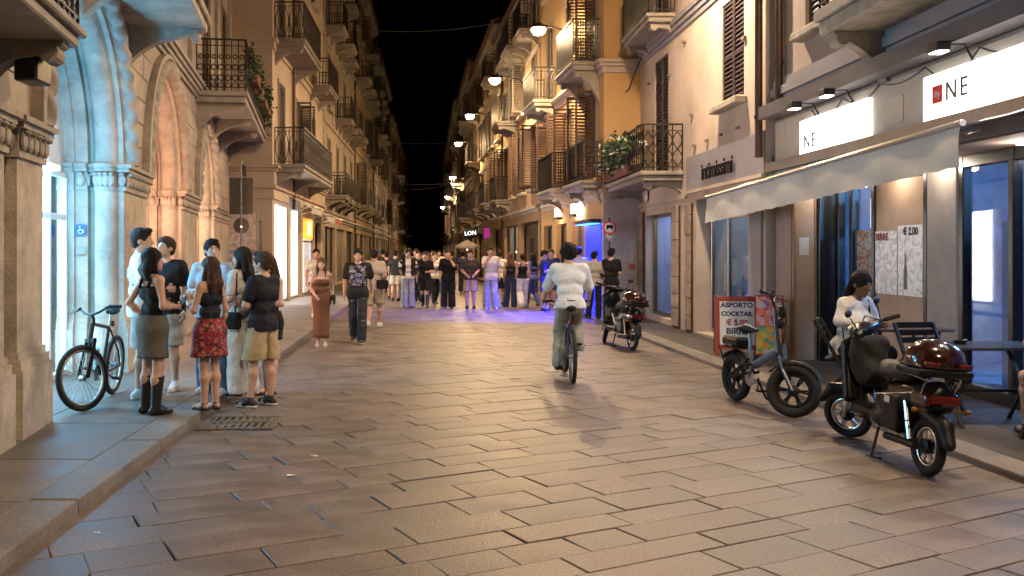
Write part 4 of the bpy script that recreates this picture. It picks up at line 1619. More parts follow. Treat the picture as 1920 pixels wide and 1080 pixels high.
# pale ground-floor render on the end wall
r2.part('end_wall_render', MB().box(-.02, -.002, -1.2, -.002, .05, 2.94), pm('pale_lilac_render', (.5, .45, .44), .75, .08, 2))
r2.finish_wall()
# information map panel standing against the end wall
ip = empty('info_panel', (4.72, 22.3, Z_R), 0, 'white information map panel with rounded top on the end wall of the orange house', 'panel')
prof = [(-.34, .35), (.34, .35), (.34, 2.0)] + [(.22 * math.cos(t), 2.02 + .2 * math.sin(t)) for t in np.linspace(0, PI, 9)] + [(-.34, 2.0)]
MB().prism(prof, lambda a, b, d: (a, d, b), -.03, .03).build('board', pm('panel_white', (.55, .55, .58), .4, .04), ip)
MB().box(-.29, .29, -.036, -.031, 1.32, 1.9).build('map_sheet', blotch('map_print_c', ((.6, .62, .68), (.5, .52, .6), (.66, .67, .7), (.45, .48, .55)), 7, kind='NOISE'), ip)
MB().box(-.29, .29, -.036, -.031, 1.16, 1.28).build('red_band', pm('red_band', (.5, .1, .12), .5, .2), ip)
MB().box(-.29, .29, -.036, -.031, .45, 1.12).build('text_block', blotch('text_print', ((.6, .6, .63), (.2, .2, .24), (.62, .62, .65), (.6, .6, .64)), 26, stretch=(1, 1, 3)), ip)
MB().box(-.3, -.24, -.02, .02, 0, .36).box(.24, .3, -.02, .02, 0, .36).build('foot', M_STEEL, ip)
tp = empty('tilted_plaque', (4.6, 22.5, 2.62), 0, 'small white plaque with blue mark high on the end wall', 'plaque')
MB().cbox(-.3, .3, -.04, .02, 0, .18, .01).build('board', pm('panel_white'), tp)
MB().box(-.12, .0, -.045, -.041, .05, .14).build('blue_mark', pm('sign_blue'), tp)

r3 = Bld('brown_house', 'brown ochre house with many shutters on the right past the orange house', (3.74, 31.05), (3.28, 41), False, 11.0, P_R3)
auto_house(r3, 21, 4, ((3.9, 2.2), (6.9, 1.9), (9.4, 1.1)), True, glows=(None, (1, .92, .75), None), bal_p=.5)
r4 = Bld('yellow_house', 'yellow ochre house lit by the second street lamp on the right', (3.26, 41.05), (2.78, 55), False, 12.0, P_R4)
auto_house(r4, 22, 5, ((3.9, 2.1), (6.9, 2.0), (9.7, 1.6)), True, glows=(None, WARM, None, COOLW), bal_p=.35, detail=False)
r5 = Bld('brown_house', 'dark brown house far down the right side of the street', (2.76, 55.05), (2.46, 75), False, 13.2, P_R3)
auto_house(r5, 23, 6, ((3.9, 2.2), (7.1, 2.2), (10.2, 1.9)), True, glows=((.8, 1, 1), None, WARM), bal_p=.35, detail=False)
r6 = Bld('grey_house', 'grey house at the far right of the street', (2.44, 75.05), (2.3, 102), False, 14.2, P_E)
auto_house(r6, 24, 6, ((3.9, 2.2), (7.1, 2.2), (10.2, 1.9)), True, glows=(WARM, None, COOLW), bal_p=.3, detail=False)
r7 = Bld('grey_house', 'last house on the right where the street fades', (2.28, 102.05), (2.1, 150), False, 14.0, P_C)
auto_house(r7, 25, 8, ((3.9, 2.2), (7.1, 2.2), (10.2, 1.9)), True, glows=(WARM, None), bal_p=.2, detail=False)
# lettered lit shop sign hanging over the crowd, far right
ls = empty('hanging_shop_sign', (2.35, 54, 2.75), 0, 'dark slanted shop sign with white lit letters far down on the right', 'sign')
MB().cbox(-.42, .4, -.05, .05, -.25, .22, .02).build('board', M_BLACKF, ls)
text_obj('lettering', 'LON', .34, pm('lit_letters', (.9, .9, .9), .4, 0, emit=(.9, 1, .97), estr=3), ls, (0, -.06, 0), (1, 0, .1), (-.1, 0, 1), depth=.01)
mg = empty('magenta_sign', (2.9, 47, 2.6), 0, 'small magenta lit sign on the right side behind the crowd', 'sign')
MB().cbox(-.15, .15, -.05, .05, -.25, .3, .04).build('board', pm('magenta_glow', (.6, .05, .4), .4, .1, emit=(.8, .05, .5), estr=.4), mg)
MB().tube([(.15, 0, .2), (.4, 0, .2)], .02, 6).build('bracket', M_IRON, mg)

# ================================================================ street lamps on the right-hand walls
def street_lamp(x, y, z, wx, power, label, col=LAMP_COL):
    e = empty('street_lamp', (wx, y, z), 0, label, 'street lamp', 'street lamps on the right-hand walls')
    a = x - wx
    MB().tube([(0, 0, -.5), (a * .3, 0, -.05), (a * .8, 0, .06), (a, 0, .06)], .028, 8).cbox(-.03, .03, -.08, .08, -.7, -.35, .01).build('arm', M_IRON, e, smooth=40)
    MB().lathe([(.02, .14), (.1, .12), (.2, .03), (.22, -.02), (.20, -.03)], (a, 0, 0), 16).build('lamp_head', M_IRON, e, smooth=40)
    MB().lathe([(.005, -.22), (.12, -.19), (.19, -.11), (.2, -.032), (.005, -.031)], (a, 0, 0), 14).build('lamp_glass', pm('sodium_glow', (1, .8, .5), .4, 0, emit=(1, .68, .34), estr=750), e, smooth=True)
    lamp_light('lamp_light', (a, 0, -.26), power, col, .15, e, 'SPOT', (0, R(14), 0), spot=R(172))
    return e


LP = 1450
street_lamp(3.05, 25.7, 8.0, 4.0, LP, 'lit street lamp highest and nearest on the right wall')
street_lamp(2.34, 33.2, 8.0, 3.62, LP * .75, 'lit street lamp on the brown house, second from the nearest')
street_lamp(1.80, 42.0, 8.0, 3.2, LP * .6, 'lit street lamp on the yellow house, third from the nearest')
street_lamp(1.60, 52.7, 8.0, 2.84, LP * .45, 'lit street lamp fourth from the nearest on the right')
street_lamp(1.70, 72.0, 7.6, 2.48, LP * .35, 'small lit street lamp fifth from the nearest on the right')
street_lamp(1.60, 88.0, 7.0, 2.36, LP * .35, 'small distant street lamp, farthest but one on the right')
street_lamp(1.40, 108.0, 7.0, 2.24, LP * .35, 'farthest tiny street lamp on the right')
street_lamp(3.9, 15.6, 8.0, 5.1, LP * 1.15, 'street lamp above the shop house, over the top of the picture', NEAR_COL)
street_lamp(3.9, 5.6, 8.0, 5.25, LP * .45, 'street lamp above the bar, over the top of the picture', NEAR_COL)
street_lamp(2.6, -3.0, 8.4, 5.25, LP * 1.35, 'street lamp on the wall behind the viewpoint', NEAR_COL)
# ================================================================ signed-distance modelling kit (numpy surface nets)
def q_cone(a, b, ra, rb):
    a, b = np.array(a, np.float32), np.array(b, np.float32)
    ab = b - a
    l2 = float(ab @ ab) + 1e-9

    def fn(P):
        t = np.clip(((P - a) @ ab) / l2, 0, 1)
        d = P - a - t[:, None] * ab
        return np.sqrt((d * d).sum(1)) - (ra + (rb - ra) * t)
    m = max(ra, rb)
    return fn, np.minimum(a, b) - m, np.maximum(a, b) + m


def q_ell(c, r, M=None):
    c, r = np.array(c, np.float32), np.array(r, np.float32)
    Mi = None if M is None else np.array(M, np.float32)

    def fn(P):
        d = P - c
        if Mi is not None:
            d = d @ Mi
        k0 = np.sqrt(((d / r) ** 2).sum(1))
        k1 = np.sqrt(((d / (r * r)) ** 2).sum(1)) + 1e-6
        return k0 * (k0 - 1) / k1
    m = float(r.max()) if M is not None else r
    return fn, c - m, c + m


def q_box(c, h, r=.02, M=None):
    c, h = np.array(c, np.float32), np.array(h, np.float32)
    Mi = None if M is None else np.array(M, np.float32)

    def fn(P):
        d = P - c
        if Mi is not None:
            d = d @ Mi
        q = np.abs(d) - (h - r)
        return np.sqrt((np.maximum(q, 0) ** 2).sum(1)) + np.minimum(q.max(1), 0) - r
    m = float(np.sqrt((h * h).sum())) if M is not None else h
    return fn, c - m, c + m


def sdf_mesh(prims, vox, k=.03, cuts=(), disp=None):
    """prims: list of (fn, lo, hi[, op]) ; returns verts, faces"""
    lo = np.min([p[1] for p in prims if len(p) < 4], axis=0) - 3 * vox
    hi = np.max([p[2] for p in prims if len(p) < 4], axis=0) + 3 * vox
    n = np.ceil((hi - lo) / vox).astype(int) + 1
    g = np.ones(n, np.float32)
    ax = [lo[i] + vox * np.arange(n[i], dtype=np.float32) for i in range(3)]
    for p in prims:
        mg = k + 2.5 * vox
        i0 = np.maximum(0, np.floor((p[1] - mg - lo) / vox).astype(int))
        i1 = np.minimum(n, np.ceil((p[2] + mg - lo) / vox).astype(int) + 1)
        if (i1 <= i0).any():
            continue
        sl = tuple(slice(a, b) for a, b in zip(i0, i1))
        X, Y, Z = np.meshgrid(ax[0][sl[0]], ax[1][sl[1]], ax[2][sl[2]], indexing='ij')
        P = np.stack([X.ravel(), Y.ravel(), Z.ravel()], 1)
        d = p[0](P).reshape(X.shape).astype(np.float32)
        a = g[sl]
        if len(p) > 3 and p[3] == 'sub':
            g[sl] = np.maximum(a, -d)
        else:
            h = np.clip(.5 + .5 * (a - d) / k, 0, 1)
            g[sl] = a * (1 - h) + d * h - k * h * (1 - h)
    if cuts or disp:
        X, Y, Z = np.meshgrid(*ax, indexing='ij')
        if disp:
            g = g + disp(X, Y, Z)
        for c in cuts:
            g = np.maximum(g, c(X, Y, Z))
    return surface_nets(g, lo, vox)


def surface_nets(g, lo, vox):
    s = g < 0
    c = [s[i:s.shape[0] - 1 + i, j:s.shape[1] - 1 + j, k:s.shape[2] - 1 + k] for i in (0, 1) for j in (0, 1) for k in (0, 1)]
    tot = sum(x.astype(np.int8) for x in c)
    act = (tot > 0) & (tot < 8)
    I = np.argwhere(act)
    if len(I) == 0:
        return np.zeros((0, 3)), []
    ids = -np.ones(act.shape, np.int64)
    ids[act] = np.arange(len(I))
    cor = [(i, j, k) for i in (0, 1) for j in (0, 1) for k in (0, 1)]
    V = [g[I[:, 0] + i, I[:, 1] + j, I[:, 2] + k] for i, j, k in cor]
    acc = np.zeros((len(I), 3))
    cnt = np.zeros(len(I))
    for a in range(8):
        for b in range(a + 1, 8):
            df = [cor[b][x] - cor[a][x] for x in range(3)]
            if sum(abs(x) for x in df) != 1:
                continue
            m = (V[a] < 0) != (V[b] < 0)
            t = np.where(m, V[a] / (V[a] - V[b] + 1e-12), 0)
            for x in range(3):
                acc[:, x] += np.where(m, cor[a][x] + t * df[x], 0)
            cnt += m
    verts = lo + vox * (I + acc / cnt[:, None])
    F = []
    for x in range(3):
        y, z = (x + 1) % 3, (x + 2) % 3
        sa = [slice(None)] * 3
        sb = [slice(None)] * 3
        sa[x], sb[x] = slice(0, -1), slice(1, None)
        ch = s[tuple(sa)] != s[tuple(sb)]
        E = np.argwhere(ch)
        ok = (E[:, y] > 0) & (E[:, z] > 0) & (E[:, y] < ids.shape[y]) & (E[:, z] < ids.shape[z])
        E = E[ok]
        q = []
        for dy, dz in ((-1, -1), (0, -1), (0, 0), (-1, 0)):
            e = E.copy()
            e[:, y] += dy
            e[:, z] += dz
            q.append(ids[e[:, 0], e[:, 1], e[:, 2]])
        q = np.stack(q, 1)
        ins = s[E[:, 0], E[:, 1], E[:, 2]]
        q[~ins] = q[~ins][:, ::-1]
        F.append(q)
    F = np.concatenate(F)
    F = F[(F >= 0).all(1)]
    return verts, F


def sdf_obj(name, prims, vox, mat, parent, k=.03, cuts=(), disp=None, extra=None, smooth=True):
    v, f = sdf_mesh(prims, vox, k, cuts, disp)
    me = bpy.data.meshes.new(name)
    vl, fl_ = v.tolist(), (f.tolist() if len(f) else [])
    mi = [0] * len(fl_)
    mats = mat if isinstance(mat, (list, tuple)) else [mat]
    if extra is not None:
        o_ = len(vl)
        vl += [tuple(p) for p in extra.v]
        fl_ += [[i + o_ for i in ff] for ff in extra.f]
        mi += extra.mi
    me.from_pydata(vl, [], fl_)
    for m in mats:
        me.materials.append(m)
    if len(mats) > 1:
        me.polygons.foreach_set('material_index', mi)
    if smooth:
        me.polygons.foreach_set('use_smooth', [True] * len(me.polygons))
    me.update()
    o = bpy.data.objects.new(name, me)
    COL.objects.link(o)
    o.parent = parent
    return o


# ================================================================ two-wheelers
M_RUB = pm('tyre_rubber', (.014, .013, .013), .75, .2, 20, .3, 90)
M_BLK = pm('black_paint', (.006, .006, .007), .3, .15, 8, spec=.2)
M_BLKP = pm('black_plastic', (.011, .011, .012), .45, .2, 12, .1, 60, spec=.25)
M_CHR = pm('chrome_rim', (.55, .55, .56), .22, .1, 15, metal=1)
M_ALU = pm('grey_alloy', (.3, .3, .31), .35, .1, 15, metal=.9)
M_MAR = pm('maroon_gloss', (.022, .005, .005), .18, .12, 5, coat=.7)
M_REFL = pm('red_reflector', (.09, .005, .005), .2, .1, 30, coat=.5)
M_BLUE = pm('slate_blue_paint', (.10, .13, .2), .35, .15, 6, coat=.3)


def steer_M(axle, ang, rake=R(18)):
    """rotation about the steering axis through the front axle"""
    axis = Vector((0, -math.sin(rake), math.cos(rake)))
    A = Vector(axle)
    return Matrix.Translation(A) @ Matrix.Rotation(ang, 4, axis) @ Matrix.Translation(-A)


def wheel(parent, c, r, tw, kind='spoke', rim=None, M=None, hub=.025):
    c = Vector(c)
    M = M or Matrix.Identity(4)
    t = MB()
    t.ring(c, r - tw, tw, 'x', 36, 10)
    t.xform(M)
    w = t.build('wheel', M_RUB, parent, smooth=True)
    rr = r - 2 * tw + .004
    rb_ = MB().ring(c, rr - .012, .014 if kind == 'spoke' else .02, 'x', 36, 8)
    rb_.xform(M)
    rb_.build('rim', rim or M_ALU, w, smooth=True)
    s_ = MB()
    if kind == 'spoke':
        for i in range(28):
            a = 2 * PI * i / 28
            b = a + (.35 if i % 2 else -.35)
            x = hub if i % 4 < 2 else -hub
            s_.bar(c + Vector((x, math.cos(b) * .02, math.sin(b) * .02)), c + Vector((0, math.cos(a) * (rr - .01), math.sin(a) * (rr - .01))), .0028)
    else:
        n = 6
        for i in range(n):
            for off in (-.10, .10):
                a = 2 * PI * i / n + off
                b = 2 * PI * i / n + off * .7
                s_.bar(c + Vector((0, math.cos(b) * .03, math.sin(b) * .03)), c + Vector((0, math.cos(a) * rr, math.sin(a) * rr)), .02, .016, (1, 0, 0))
    s_.xform(M)
    s_.build('spokes', M_ALU if kind == 'spoke' else (rim or M_BLKP), w)
    h = MB().lathe([(.012, -.05), (.03 if kind == 'spoke' else .055, -.03), (.03 if kind == 'spoke' else .055, .03), (.012, .05)], c, 12, 'x')
    h.xform(M)
    h.build('hub', M_ALU if kind == 'spoke' else M_BLKP, w, smooth=40)
    return w


def grip_bar(pts, r, M, name, mat, parent, grips=True):
    b = MB().tube(pts, r, 8)
    if grips:
        for i, j in ((0, 1), (-1, -2)):
            a, c = Vector(pts[i]), Vector(pts[j])
            d = (c - a).normalized()
            b.tube([a - d * .01, a + d * .12], r * 1.5, 8)
            b.tube([a + d * .14, a + d * .14 + Vector((0, .05, -.02)), a + d * .03 + Vector((0, .07, -.03))], .006, 5)
    b.xform(M)
    return b.build(name, mat, parent, smooth=40)


def crank(parent, c, ang, z=0.):
    cb = MB().lathe([(.02, .045), (.088, .048), (.088, .054), (.02, .058)], c, 20, 'x')
    for sg, a in ((1, ang), (-1, ang + PI)):
        tip = Vector(c) + Vector((sg * .075, math.cos(a) * .165, math.sin(a) * .165))
        cb.bar(Vector(c) + Vector((sg * .06, 0, 0)), tip, .014, .02)
    o = cb.build('crank', M_ALU, parent)
    for sg, a in ((1, ang), (-1, ang + PI)):
        tip = Vector(c) + Vector((sg * .12, math.cos(a) * .165, math.sin(a) * .165))
        MB().cbox(tip.x - .045, tip.x + .045, tip.y - .04, tip.y + .04, tip.z - .012, tip.z + .012, .005).build('pedal', M_BLKP, o)
    return o


def saddle(parent, c, s_=1.):
    v = [q_ell((c[0], c[1] - .07 * s_, c[2]), (.075 * s_, .09 * s_, .03)), q_cone((c[0], c[1] - .05, c[2]), (c[0], c[1] + .14 * s_, c[2] - .005), .05 * s_, .018)]
    return sdf_obj('saddle', v, .012, M_BLKP, parent, .04)


def bicycle(name, label, pos, rz, steer=0., lean=0., r=.335, crank_a=.4, frame=None, bars='riser', group=None):
    e = empty(name, pos, rz, label, 'bicycle', group)
    e.rotation_euler = (0, lean, rz)
    frame = frame or M_BLK
    ra, bb, st, ht, hb_, fa = (0, -.5, r), (0, -.06, .29), (0, -.2, .76), (0, .36, .84), (0, .405, .69), (0, .55, r)
    M = steer_M(fa, steer)
    wheel(e, ra, r, .026)
    wheel(e, fa, r, .026, M=M)
    f = MB()
    f.tube([bb, st], .017, 8)
    f.tube([st, ht], .019, 8)
    f.tube([bb, hb_], .028, 8)
    f.tube([hb_, ht], .024, 8)
    for sg in (-1, 1):
        f.tube([(sg * .02, -.08, .29), (sg * .055, -.35, .31), (sg * .06, -.5, r)], .012, 6)
        f.tube([(sg * .015, -.2, .74), (sg * .055, -.4, .5), (sg * .06, -.5, r)], .010, 6)
    f.build('frame', frame, e, smooth=40)
    fk = MB()
    fk.tube([hb_, Vector(hb_) + Vector((0, .01, -.03))], .03, 8)
    for sg in (-1, 1):
        fk.tube([(sg * .055, .415, .67), (sg * .06, .47, .52)], .018, 8)
        fk.tube([(sg * .06, .47, .52), (sg * .06, .55, r)], .022, 8)
    fk.bar((-.06, .412, .68), (.06, .412, .68), .04, .04)
    fk.xform(M)
    fk.build('fork', frame, e, smooth=40)
    grip_bar([(-.31, .30, .99), (-.2, .33, 1.0), (-.09, .37, .95), (0, .37, .93), (.09, .37, .95), (.2, .33, 1.0), (.31, .30, .99)], .012, M, 'handlebar', M_BLKP, e)
    s_ = MB().tube([ht, (0, .355, .88), (0, .37, .93)], .016, 8)
    s_.xform(M)
    s_.build('stem', M_BLKP, e)
    MB().tube([st, (0, -.235, .91)], .014, 8).build('seat_post', M_ALU, e)
    saddle(e, (0, -.24, .935))
    crank(e, bb, crank_a)
    ch = MB().tube([(.05, -.06, .375), (.05, -.5, r + .03), (.05, -.53, r), (.05, -.5, r - .03), (.05, -.06, .205)], .006, 4)
    ch.build('chain', M_ALU, e)
    return e


# leaning bicycle on the left sidewalk (front wheel towards the camera)
b1 = bicycle('bicycle', 'black mountain bicycle leaning at the foot of the arcade pier', (-3.46, 9.42, Z_L), R(183), R(-30), R(-4), .325)
MB().tube([(0, .12, .42), (0, .2, .58)], .037, 10).build('bottle', pm('pale_blue_bottle', (.3, .5, .62), .3, .1), b1, smooth=40)
MB().cbox(-.02, .02, -.34, -.3, .76, .82, .008).build('rear_light', M_REFL, b1)

# the rider's bicycle
b2_ = bicycle('bicycle', 'dark bicycle ridden down the middle of the street', (1.80, 11.85, 0), R(-3), R(2), 0, .34, R(95), pm('dark_violet_paint', (.06, .06, .12), .3, .1, coat=.4))
MB().tube([(-.055, -.5 + .36 * math.cos(t), .34 + .36 * math.sin(t)) for t in np.linspace(.3, 2.6, 10)], .012, 6).build('mudguard', M_BLKP, b2_)
MB().cbox(-.03, .03, -.31, -.28, .72, .78, .008).build('rear_light', M_REFL, b2_)

# folding fat-tyre electric bicycle
eb = empty('electric_bicycle', (3.5, 9.56, 0), R(180 + 12), 'dark folding electric bicycle with fat tyres beside the red menu board', 'bicycle')
fa = (0, .54, .265)
M = steer_M(fa, R(47), R(12))
wheel(eb, (0, -.52, .265), .265, .05, 'mag', M_BLKP)
wheel(eb, fa, .265, .05, 'mag', M_BLKP, M)
f = MB()
f.tube([(0, .36, .66), (0, .2, .6), (0, -.06, .47), (0, -.14, .44)], [.045, .05, .05, .045], 10)
f.tube([(0, -.2, .36), (0, -.24, .62)], .025, 8)
f.tube([(0, .37, .56), (0, .345, .72)], .035, 10)
o = f.build('frame', M_BLUE, eb, smooth=40)
f = MB()
for sg in (-1, 1):
    f.tube([(sg * .05, -.16, .36), (sg * .085, -.52, .265)], .017, 6)
    f.tube([(sg * .04, -.2, .5), (sg * .085, -.52, .28)], .014, 6)
    f.tube([(sg * .08, -.3, .60), (sg * .08, -.74, .585), (sg * .09, -.54, .27)], .008, 6)
for y in (-.4, -.52, -.64):
    f.bar((-.08, y, .592), (.08, y, .592), .012)
f.tube([(0, -.1, .3), (-.06, -.04, .1), (-.16, .02, .01)], .012, 6)
f.build('rear_frame', M_BLK, eb, smooth=40)
for c, a0, a1, mm in (((0, -.52, .265), .25, 2.5, None), (fa, .55, 2.6, M)):
    rows = []
    for t in np.linspace(a0, a1, 12):
        rows.append([(x, c[1] + (.285 + .02 * (1 - abs(x) / .06)) * math.cos(t), c[2] + (.285 + .02 * (1 - abs(x) / .06)) * math.sin(t)) for x in (-.06, -.03, 0, .03, .06)])
    mg_ = MB().strip(rows)
    if mm:
        mg_.xform(mm)
    mg_.build('mudguard', M_BLKP, eb, smooth=True, fix=False)
fk = MB()
for sg in (-1, 1):
    fk.tube([(sg * .075, .385, .6), (sg * .078, .43, .46)], .017, 8)
    fk.tube([(sg * .078, .43, .46), (sg * .078, .54, .265)], .023, 8)
fk.bar((-.08, .38, .6), (.08, .38, .6), .05, .04)
fk.tube([(0, .37, .6), (0, .345, .72), (0, .28, 1.08)], [.028, .026, .02], 10)
fk.xform(M)
fk.build('fork', pm('dark_chrome', (.1, .1, .13), .25, .1, 15, metal=.9), eb, smooth=40)
grip_bar([(-.29, .2, 1.2), (-.12, .25, 1.2), (0, .28, 1.09), (.12, .25, 1.2), (.29, .2, 1.2)], .012, M, 'handlebar', M_BLKP, eb)
cbm = MB()
for sg in (-1, 1):
    cbm.tube([(sg * .2, .24, 1.2), (sg * .17, .38, 1.15), (sg * .06, .42, .95), (0, .40, .72)], .006, 5)
cbm.ell((0, .36, .92), .045, .04, .055, 12, 8)
cbm.cbox(-.05, .05, .24, .27, 1.18, 1.26, .008)
cbm.cbox(-.07, .07, .33, .40, .98, 1.10, .02)
cbm.xform(M)
cbm.build('headlight_and_cables', M_BLKP, eb, smooth=40)
MB().tube([(0, -.24, .6), (0, -.255, .78)], .016, 8).build('seat_post', M_ALU, eb)
saddle(eb, (0, -.26, .815), 1.15)
crank(eb, (0, -.17, .3), 1.2)
MB().cbox(-.085, .085, -.7, -.36, .6, .71, .03).build('rack_bag', M_BLKP, eb)
sm_ = MB()
for y in (-.5, -.55, -.6):
    sm_.bar((-.09, y, .61), (-.03, y + .03, .716), .012, .003)
    sm_.bar((.09, y, .61), (.03, y + .03, .716), .012, .003)
sm_.build('bag_stripes', pm('sign_white'), eb)
text_obj('frame_lettering', 'BIKE', .07, pm('pale_letters', (.45, .5, .58), .4, .05), eb, (.052, .1, .55), (0, .9, .42), (0, -.42, .9), depth=.001) if False else None


# ---------------------------------------------------------------- mopeds
def moped(name, label, pos, rz, steer, big=True, lean=0):
    e = empty(name, pos, rz, label, 'moped', 'mopeds parked along the right-hand kerb')
    e.rotation_euler = (0, lean, rz)
    r = .215
    fa, ra = (0, .68, r), (0, -.66, r)
    M = steer_M(fa, steer, R(22))
    wheel(e, ra, r, .035, 'mag', M_CHR)
    wheel(e, fa, r, .035, 'mag', M_CHR, M)
    vx = .014 if big else .024
    # body: floorboard, battery box, tail
    body = [q_box((0, .12, .33), (.13, .26, .05), .03), q_box((0, -.22, .40), (.12, .2, .15), .05), q_box((0, -.5, .56), (.11, .32, .085), .06),
            q_cone((0, -.2, .5), (0, -.75, .64), .10, .07), q_cone((0, .3, .36), (0, .46, .55), .09, .07)]
    sdf_obj('body', body, vx, M_BLK, e, .05)
    sh_ = [q_box((0, .46, .62), (.17, .045, .27), .04, Matrix.Rotation(R(-16), 3, 'X')), q_ell((0, .49, .82), (.14, .09, .16)), q_cone((0, .47, .5), (0, .52, .42), .10, .05)]
    sdf_obj('leg_shield', sh_, vx, M_BLK, e, .05)
    st_ = [q_ell((0, -.12, .70), (.12, .16, .055)), q_ell((0, -.36, .725), (.125, .17, .06)), q_cone((0, 0, .70), (0, -.4, .72), .085, .09)]
    sdf_obj('seat', st_, vx, pm('black_seat', (.018, .017, .017), .5, .2, 20, .15, 50), e, .05, cuts=(lambda X, Y, Z: .655 - Z,))
    fd = [q_cone((0, .52, .47), (0, .78, .445), .055, .05), q_cone((0, .78, .445), (0, .90, .34), .05, .035)]
    v_, f_ = sdf_mesh(fd, vx, .03)
    mb = MB()
    mb.add(v_.tolist(), f_.tolist())
    mb.xform(M)
    mb.build('front_mudguard', M_BLK, e, smooth=True)
    rm_ = [q_cone((0, -.62, .455), (0, -.86, .40), .06, .055), q_cone((0, -.86, .40), (0, -.93, .28), .055, .045)]
    sdf_obj('rear_mudguard', rm_, vx, M_BLKP, e, .03)
    fk = MB()
    for sg in (-1, 1):
        fk.tube([(sg * .075, .56, .5), (sg * .075, .68, r)], .017, 8)
    fk.tube([(0, .56, .48), (0, .42, .98)], .025, 8)
    fk.xform(M)
    fk.build('fork', M_ALU, e, smooth=40)
    cl = [q_ell((0, .44, .99), (.11, .09, .07)), q_box((0, .40, 1.0), (.16, .05, .035), .03)]
    v_, f_ = sdf_mesh(cl, vx, .04)
    mb = MB().add(v_.tolist(), f_.tolist())
    mb.xform(M)
    mb.build('handlebar_cowl', M_BLK, e, smooth=True)
    grip_bar([(-.33, .28, 1.03), (-.2, .36, 1.02), (0, .40, 1.0), (.2, .36, 1.02), (.33, .28, 1.03)], .013, M, 'handlebar', M_BLKP, e)
    for sg in (-1, 1):
        mi_ = MB().tube([(sg * .2, .37, 1.03), (sg * .24, .40, 1.15)], .006, 5).ell((sg * .25, .405, 1.19), .055, .014, .036, 12, 6)
        mi_.xform(M)
        mi_.build('mirror', M_BLKP, e, smooth=40)
    hl = MB().ell((0, .53, .98), .06, .03, .05, 14, 8)
    hl.xform(M)
    hl.build('headlight', pm('lamp_plastic', (.4, .42, .45), .15, .1, coat=.6), e, smooth=True)
    # shock absorbers, stand, exhaust-side details
    for sg in (-1, 1):
        MB().tube([(sg * .11, -.6, .25), (sg * .105, -.5, .52)], .018, 8).ring((sg * .108, -.55, .38), .02, .006, 'z', 10, 4).build('shock_absorber', M_CHR, e, smooth=40)
    for sg in (-1, 1):
        MB().tube([(sg * .1, -.1, .24), (sg * .18, -.18, .02), (sg * .13, -.24, .02)], .012, 6).build('stand', M_BLKP, e)
    MB().tube([(.085, -.2, .2), (.09, -.66, .215)], .03, 8).tube([(-.085, -.2, .2), (-.09, -.66, .215)], .03, 8).build('swing_arm', M_BLKP, e, smooth=40)
    crank(e, (0, -.02, .235), R(200))
    for sg in (-1, 1):         # brake cables and panel seams
        cb_ = MB().tube([(sg * .22, .36, 1.01), (sg * .2, .5, 1.06), (sg * .1, .56, .9), (sg * .05, .55, .7)], .006, 5)
        cb_.xform(M)
        cb_.build('brake_cable', M_RUB, e, smooth=True)
        MB().tube([(sg * .122, -.05, .5), (sg * .124, -.3, .545), (sg * .118, -.62, .60)], .005, 5).build('panel_trim', M_ALU, e)
    # tail panels and lights
    sdf_obj('tail_panel', [q_box((0, -.70, .575), (.125, .13, .055), .04)], vx * .8, M_MAR, e)
    tl = MB().cbox(-.115, .115, -.845, -.82, .545, .61, .012)
    tl.build('tail_light', M_REFL, e)
    for sg in (-1, 1):
        MB().tube([(sg * .1, -.78, .5), (sg * .17, -.8, .5)], .008, 5).ell((sg * .19, -.8, .5), .028, .02, .02, 8, 6).build('indicator', pm('amber_lens', (.16, .06, .012), .25, .1, coat=.4), e, smooth=40)
    rk = MB()
    for sg in (-1, 1):
        rk.tube([(sg * .1, -.42, .74), (sg * .12, -.8, .72), (sg * .11, -.72, .60)], .011, 6)
    rk.bar((-.12, -.6, .735), (.12, -.6, .735), .02)
    rk.build('rack', M_CHR, e)
    # top case
    bx_ = [q_ell((0, -.66, .86), (.205, .2, .15)), q_box((0, -.66, .80), (.185, .18, .05), .04)]
    sdf_obj('top_case_lid', bx_, vx, M_MAR, e, .03, cuts=(lambda X, Y, Z: .80 - Z,))
    bx_ = [q_box((0, -.66, .785), (.20, .19, .045), .035)]
    sdf_obj('top_case_base', bx_, vx, M_BLKP, e, .03, cuts=(lambda X, Y, Z: Z - .797,))
    for sg in (-1, 1):
        MB().cbox(sg * .115 - .05, sg * .115 + .05, -.875, -.855, .82, .85, .006).build('case_reflector', M_REFL, e)
    return e


m1 = moped('moped', 'large black moped with glossy maroon top case parked nearest on the right', (3.66, 7.34, 0), R(-1), R(42), True, R(4))
MB().cbox(-.132, -.128, -.3, -.22, .47, .52, .001).build('sticker', pm('sign_white'), m1)
sdf_obj('hanging_bag', [q_box((0, .36, .78), (.15, .09, .17), .07), q_ell((0.02, .33, .62), (.14, .1, .12))], .014, pm('black_bag_fabric', (.012, .012, .013), .8, .2, 20, .3, 40), m1, .05, disp=lambda X, Y, Z: .008 * np.sin(30 * X + 12 * Z) * np.sin(26 * Z))
m2 = moped('moped', 'smaller looking dark moped with red tail parked near the blue doorway', (3.26, 15.75, 0), R(8), R(-24), False, R(3))

# ================================================================ bar furniture
M_TBL = pm('black_table_metal', (.016, .016, .018), .4, .2, 10, .1, 60)
M_WOOD = pm('dark_red_wood', (.1, .035, .025), .45, .25, 5, .15, 40, stretch=(1, 8, 8))


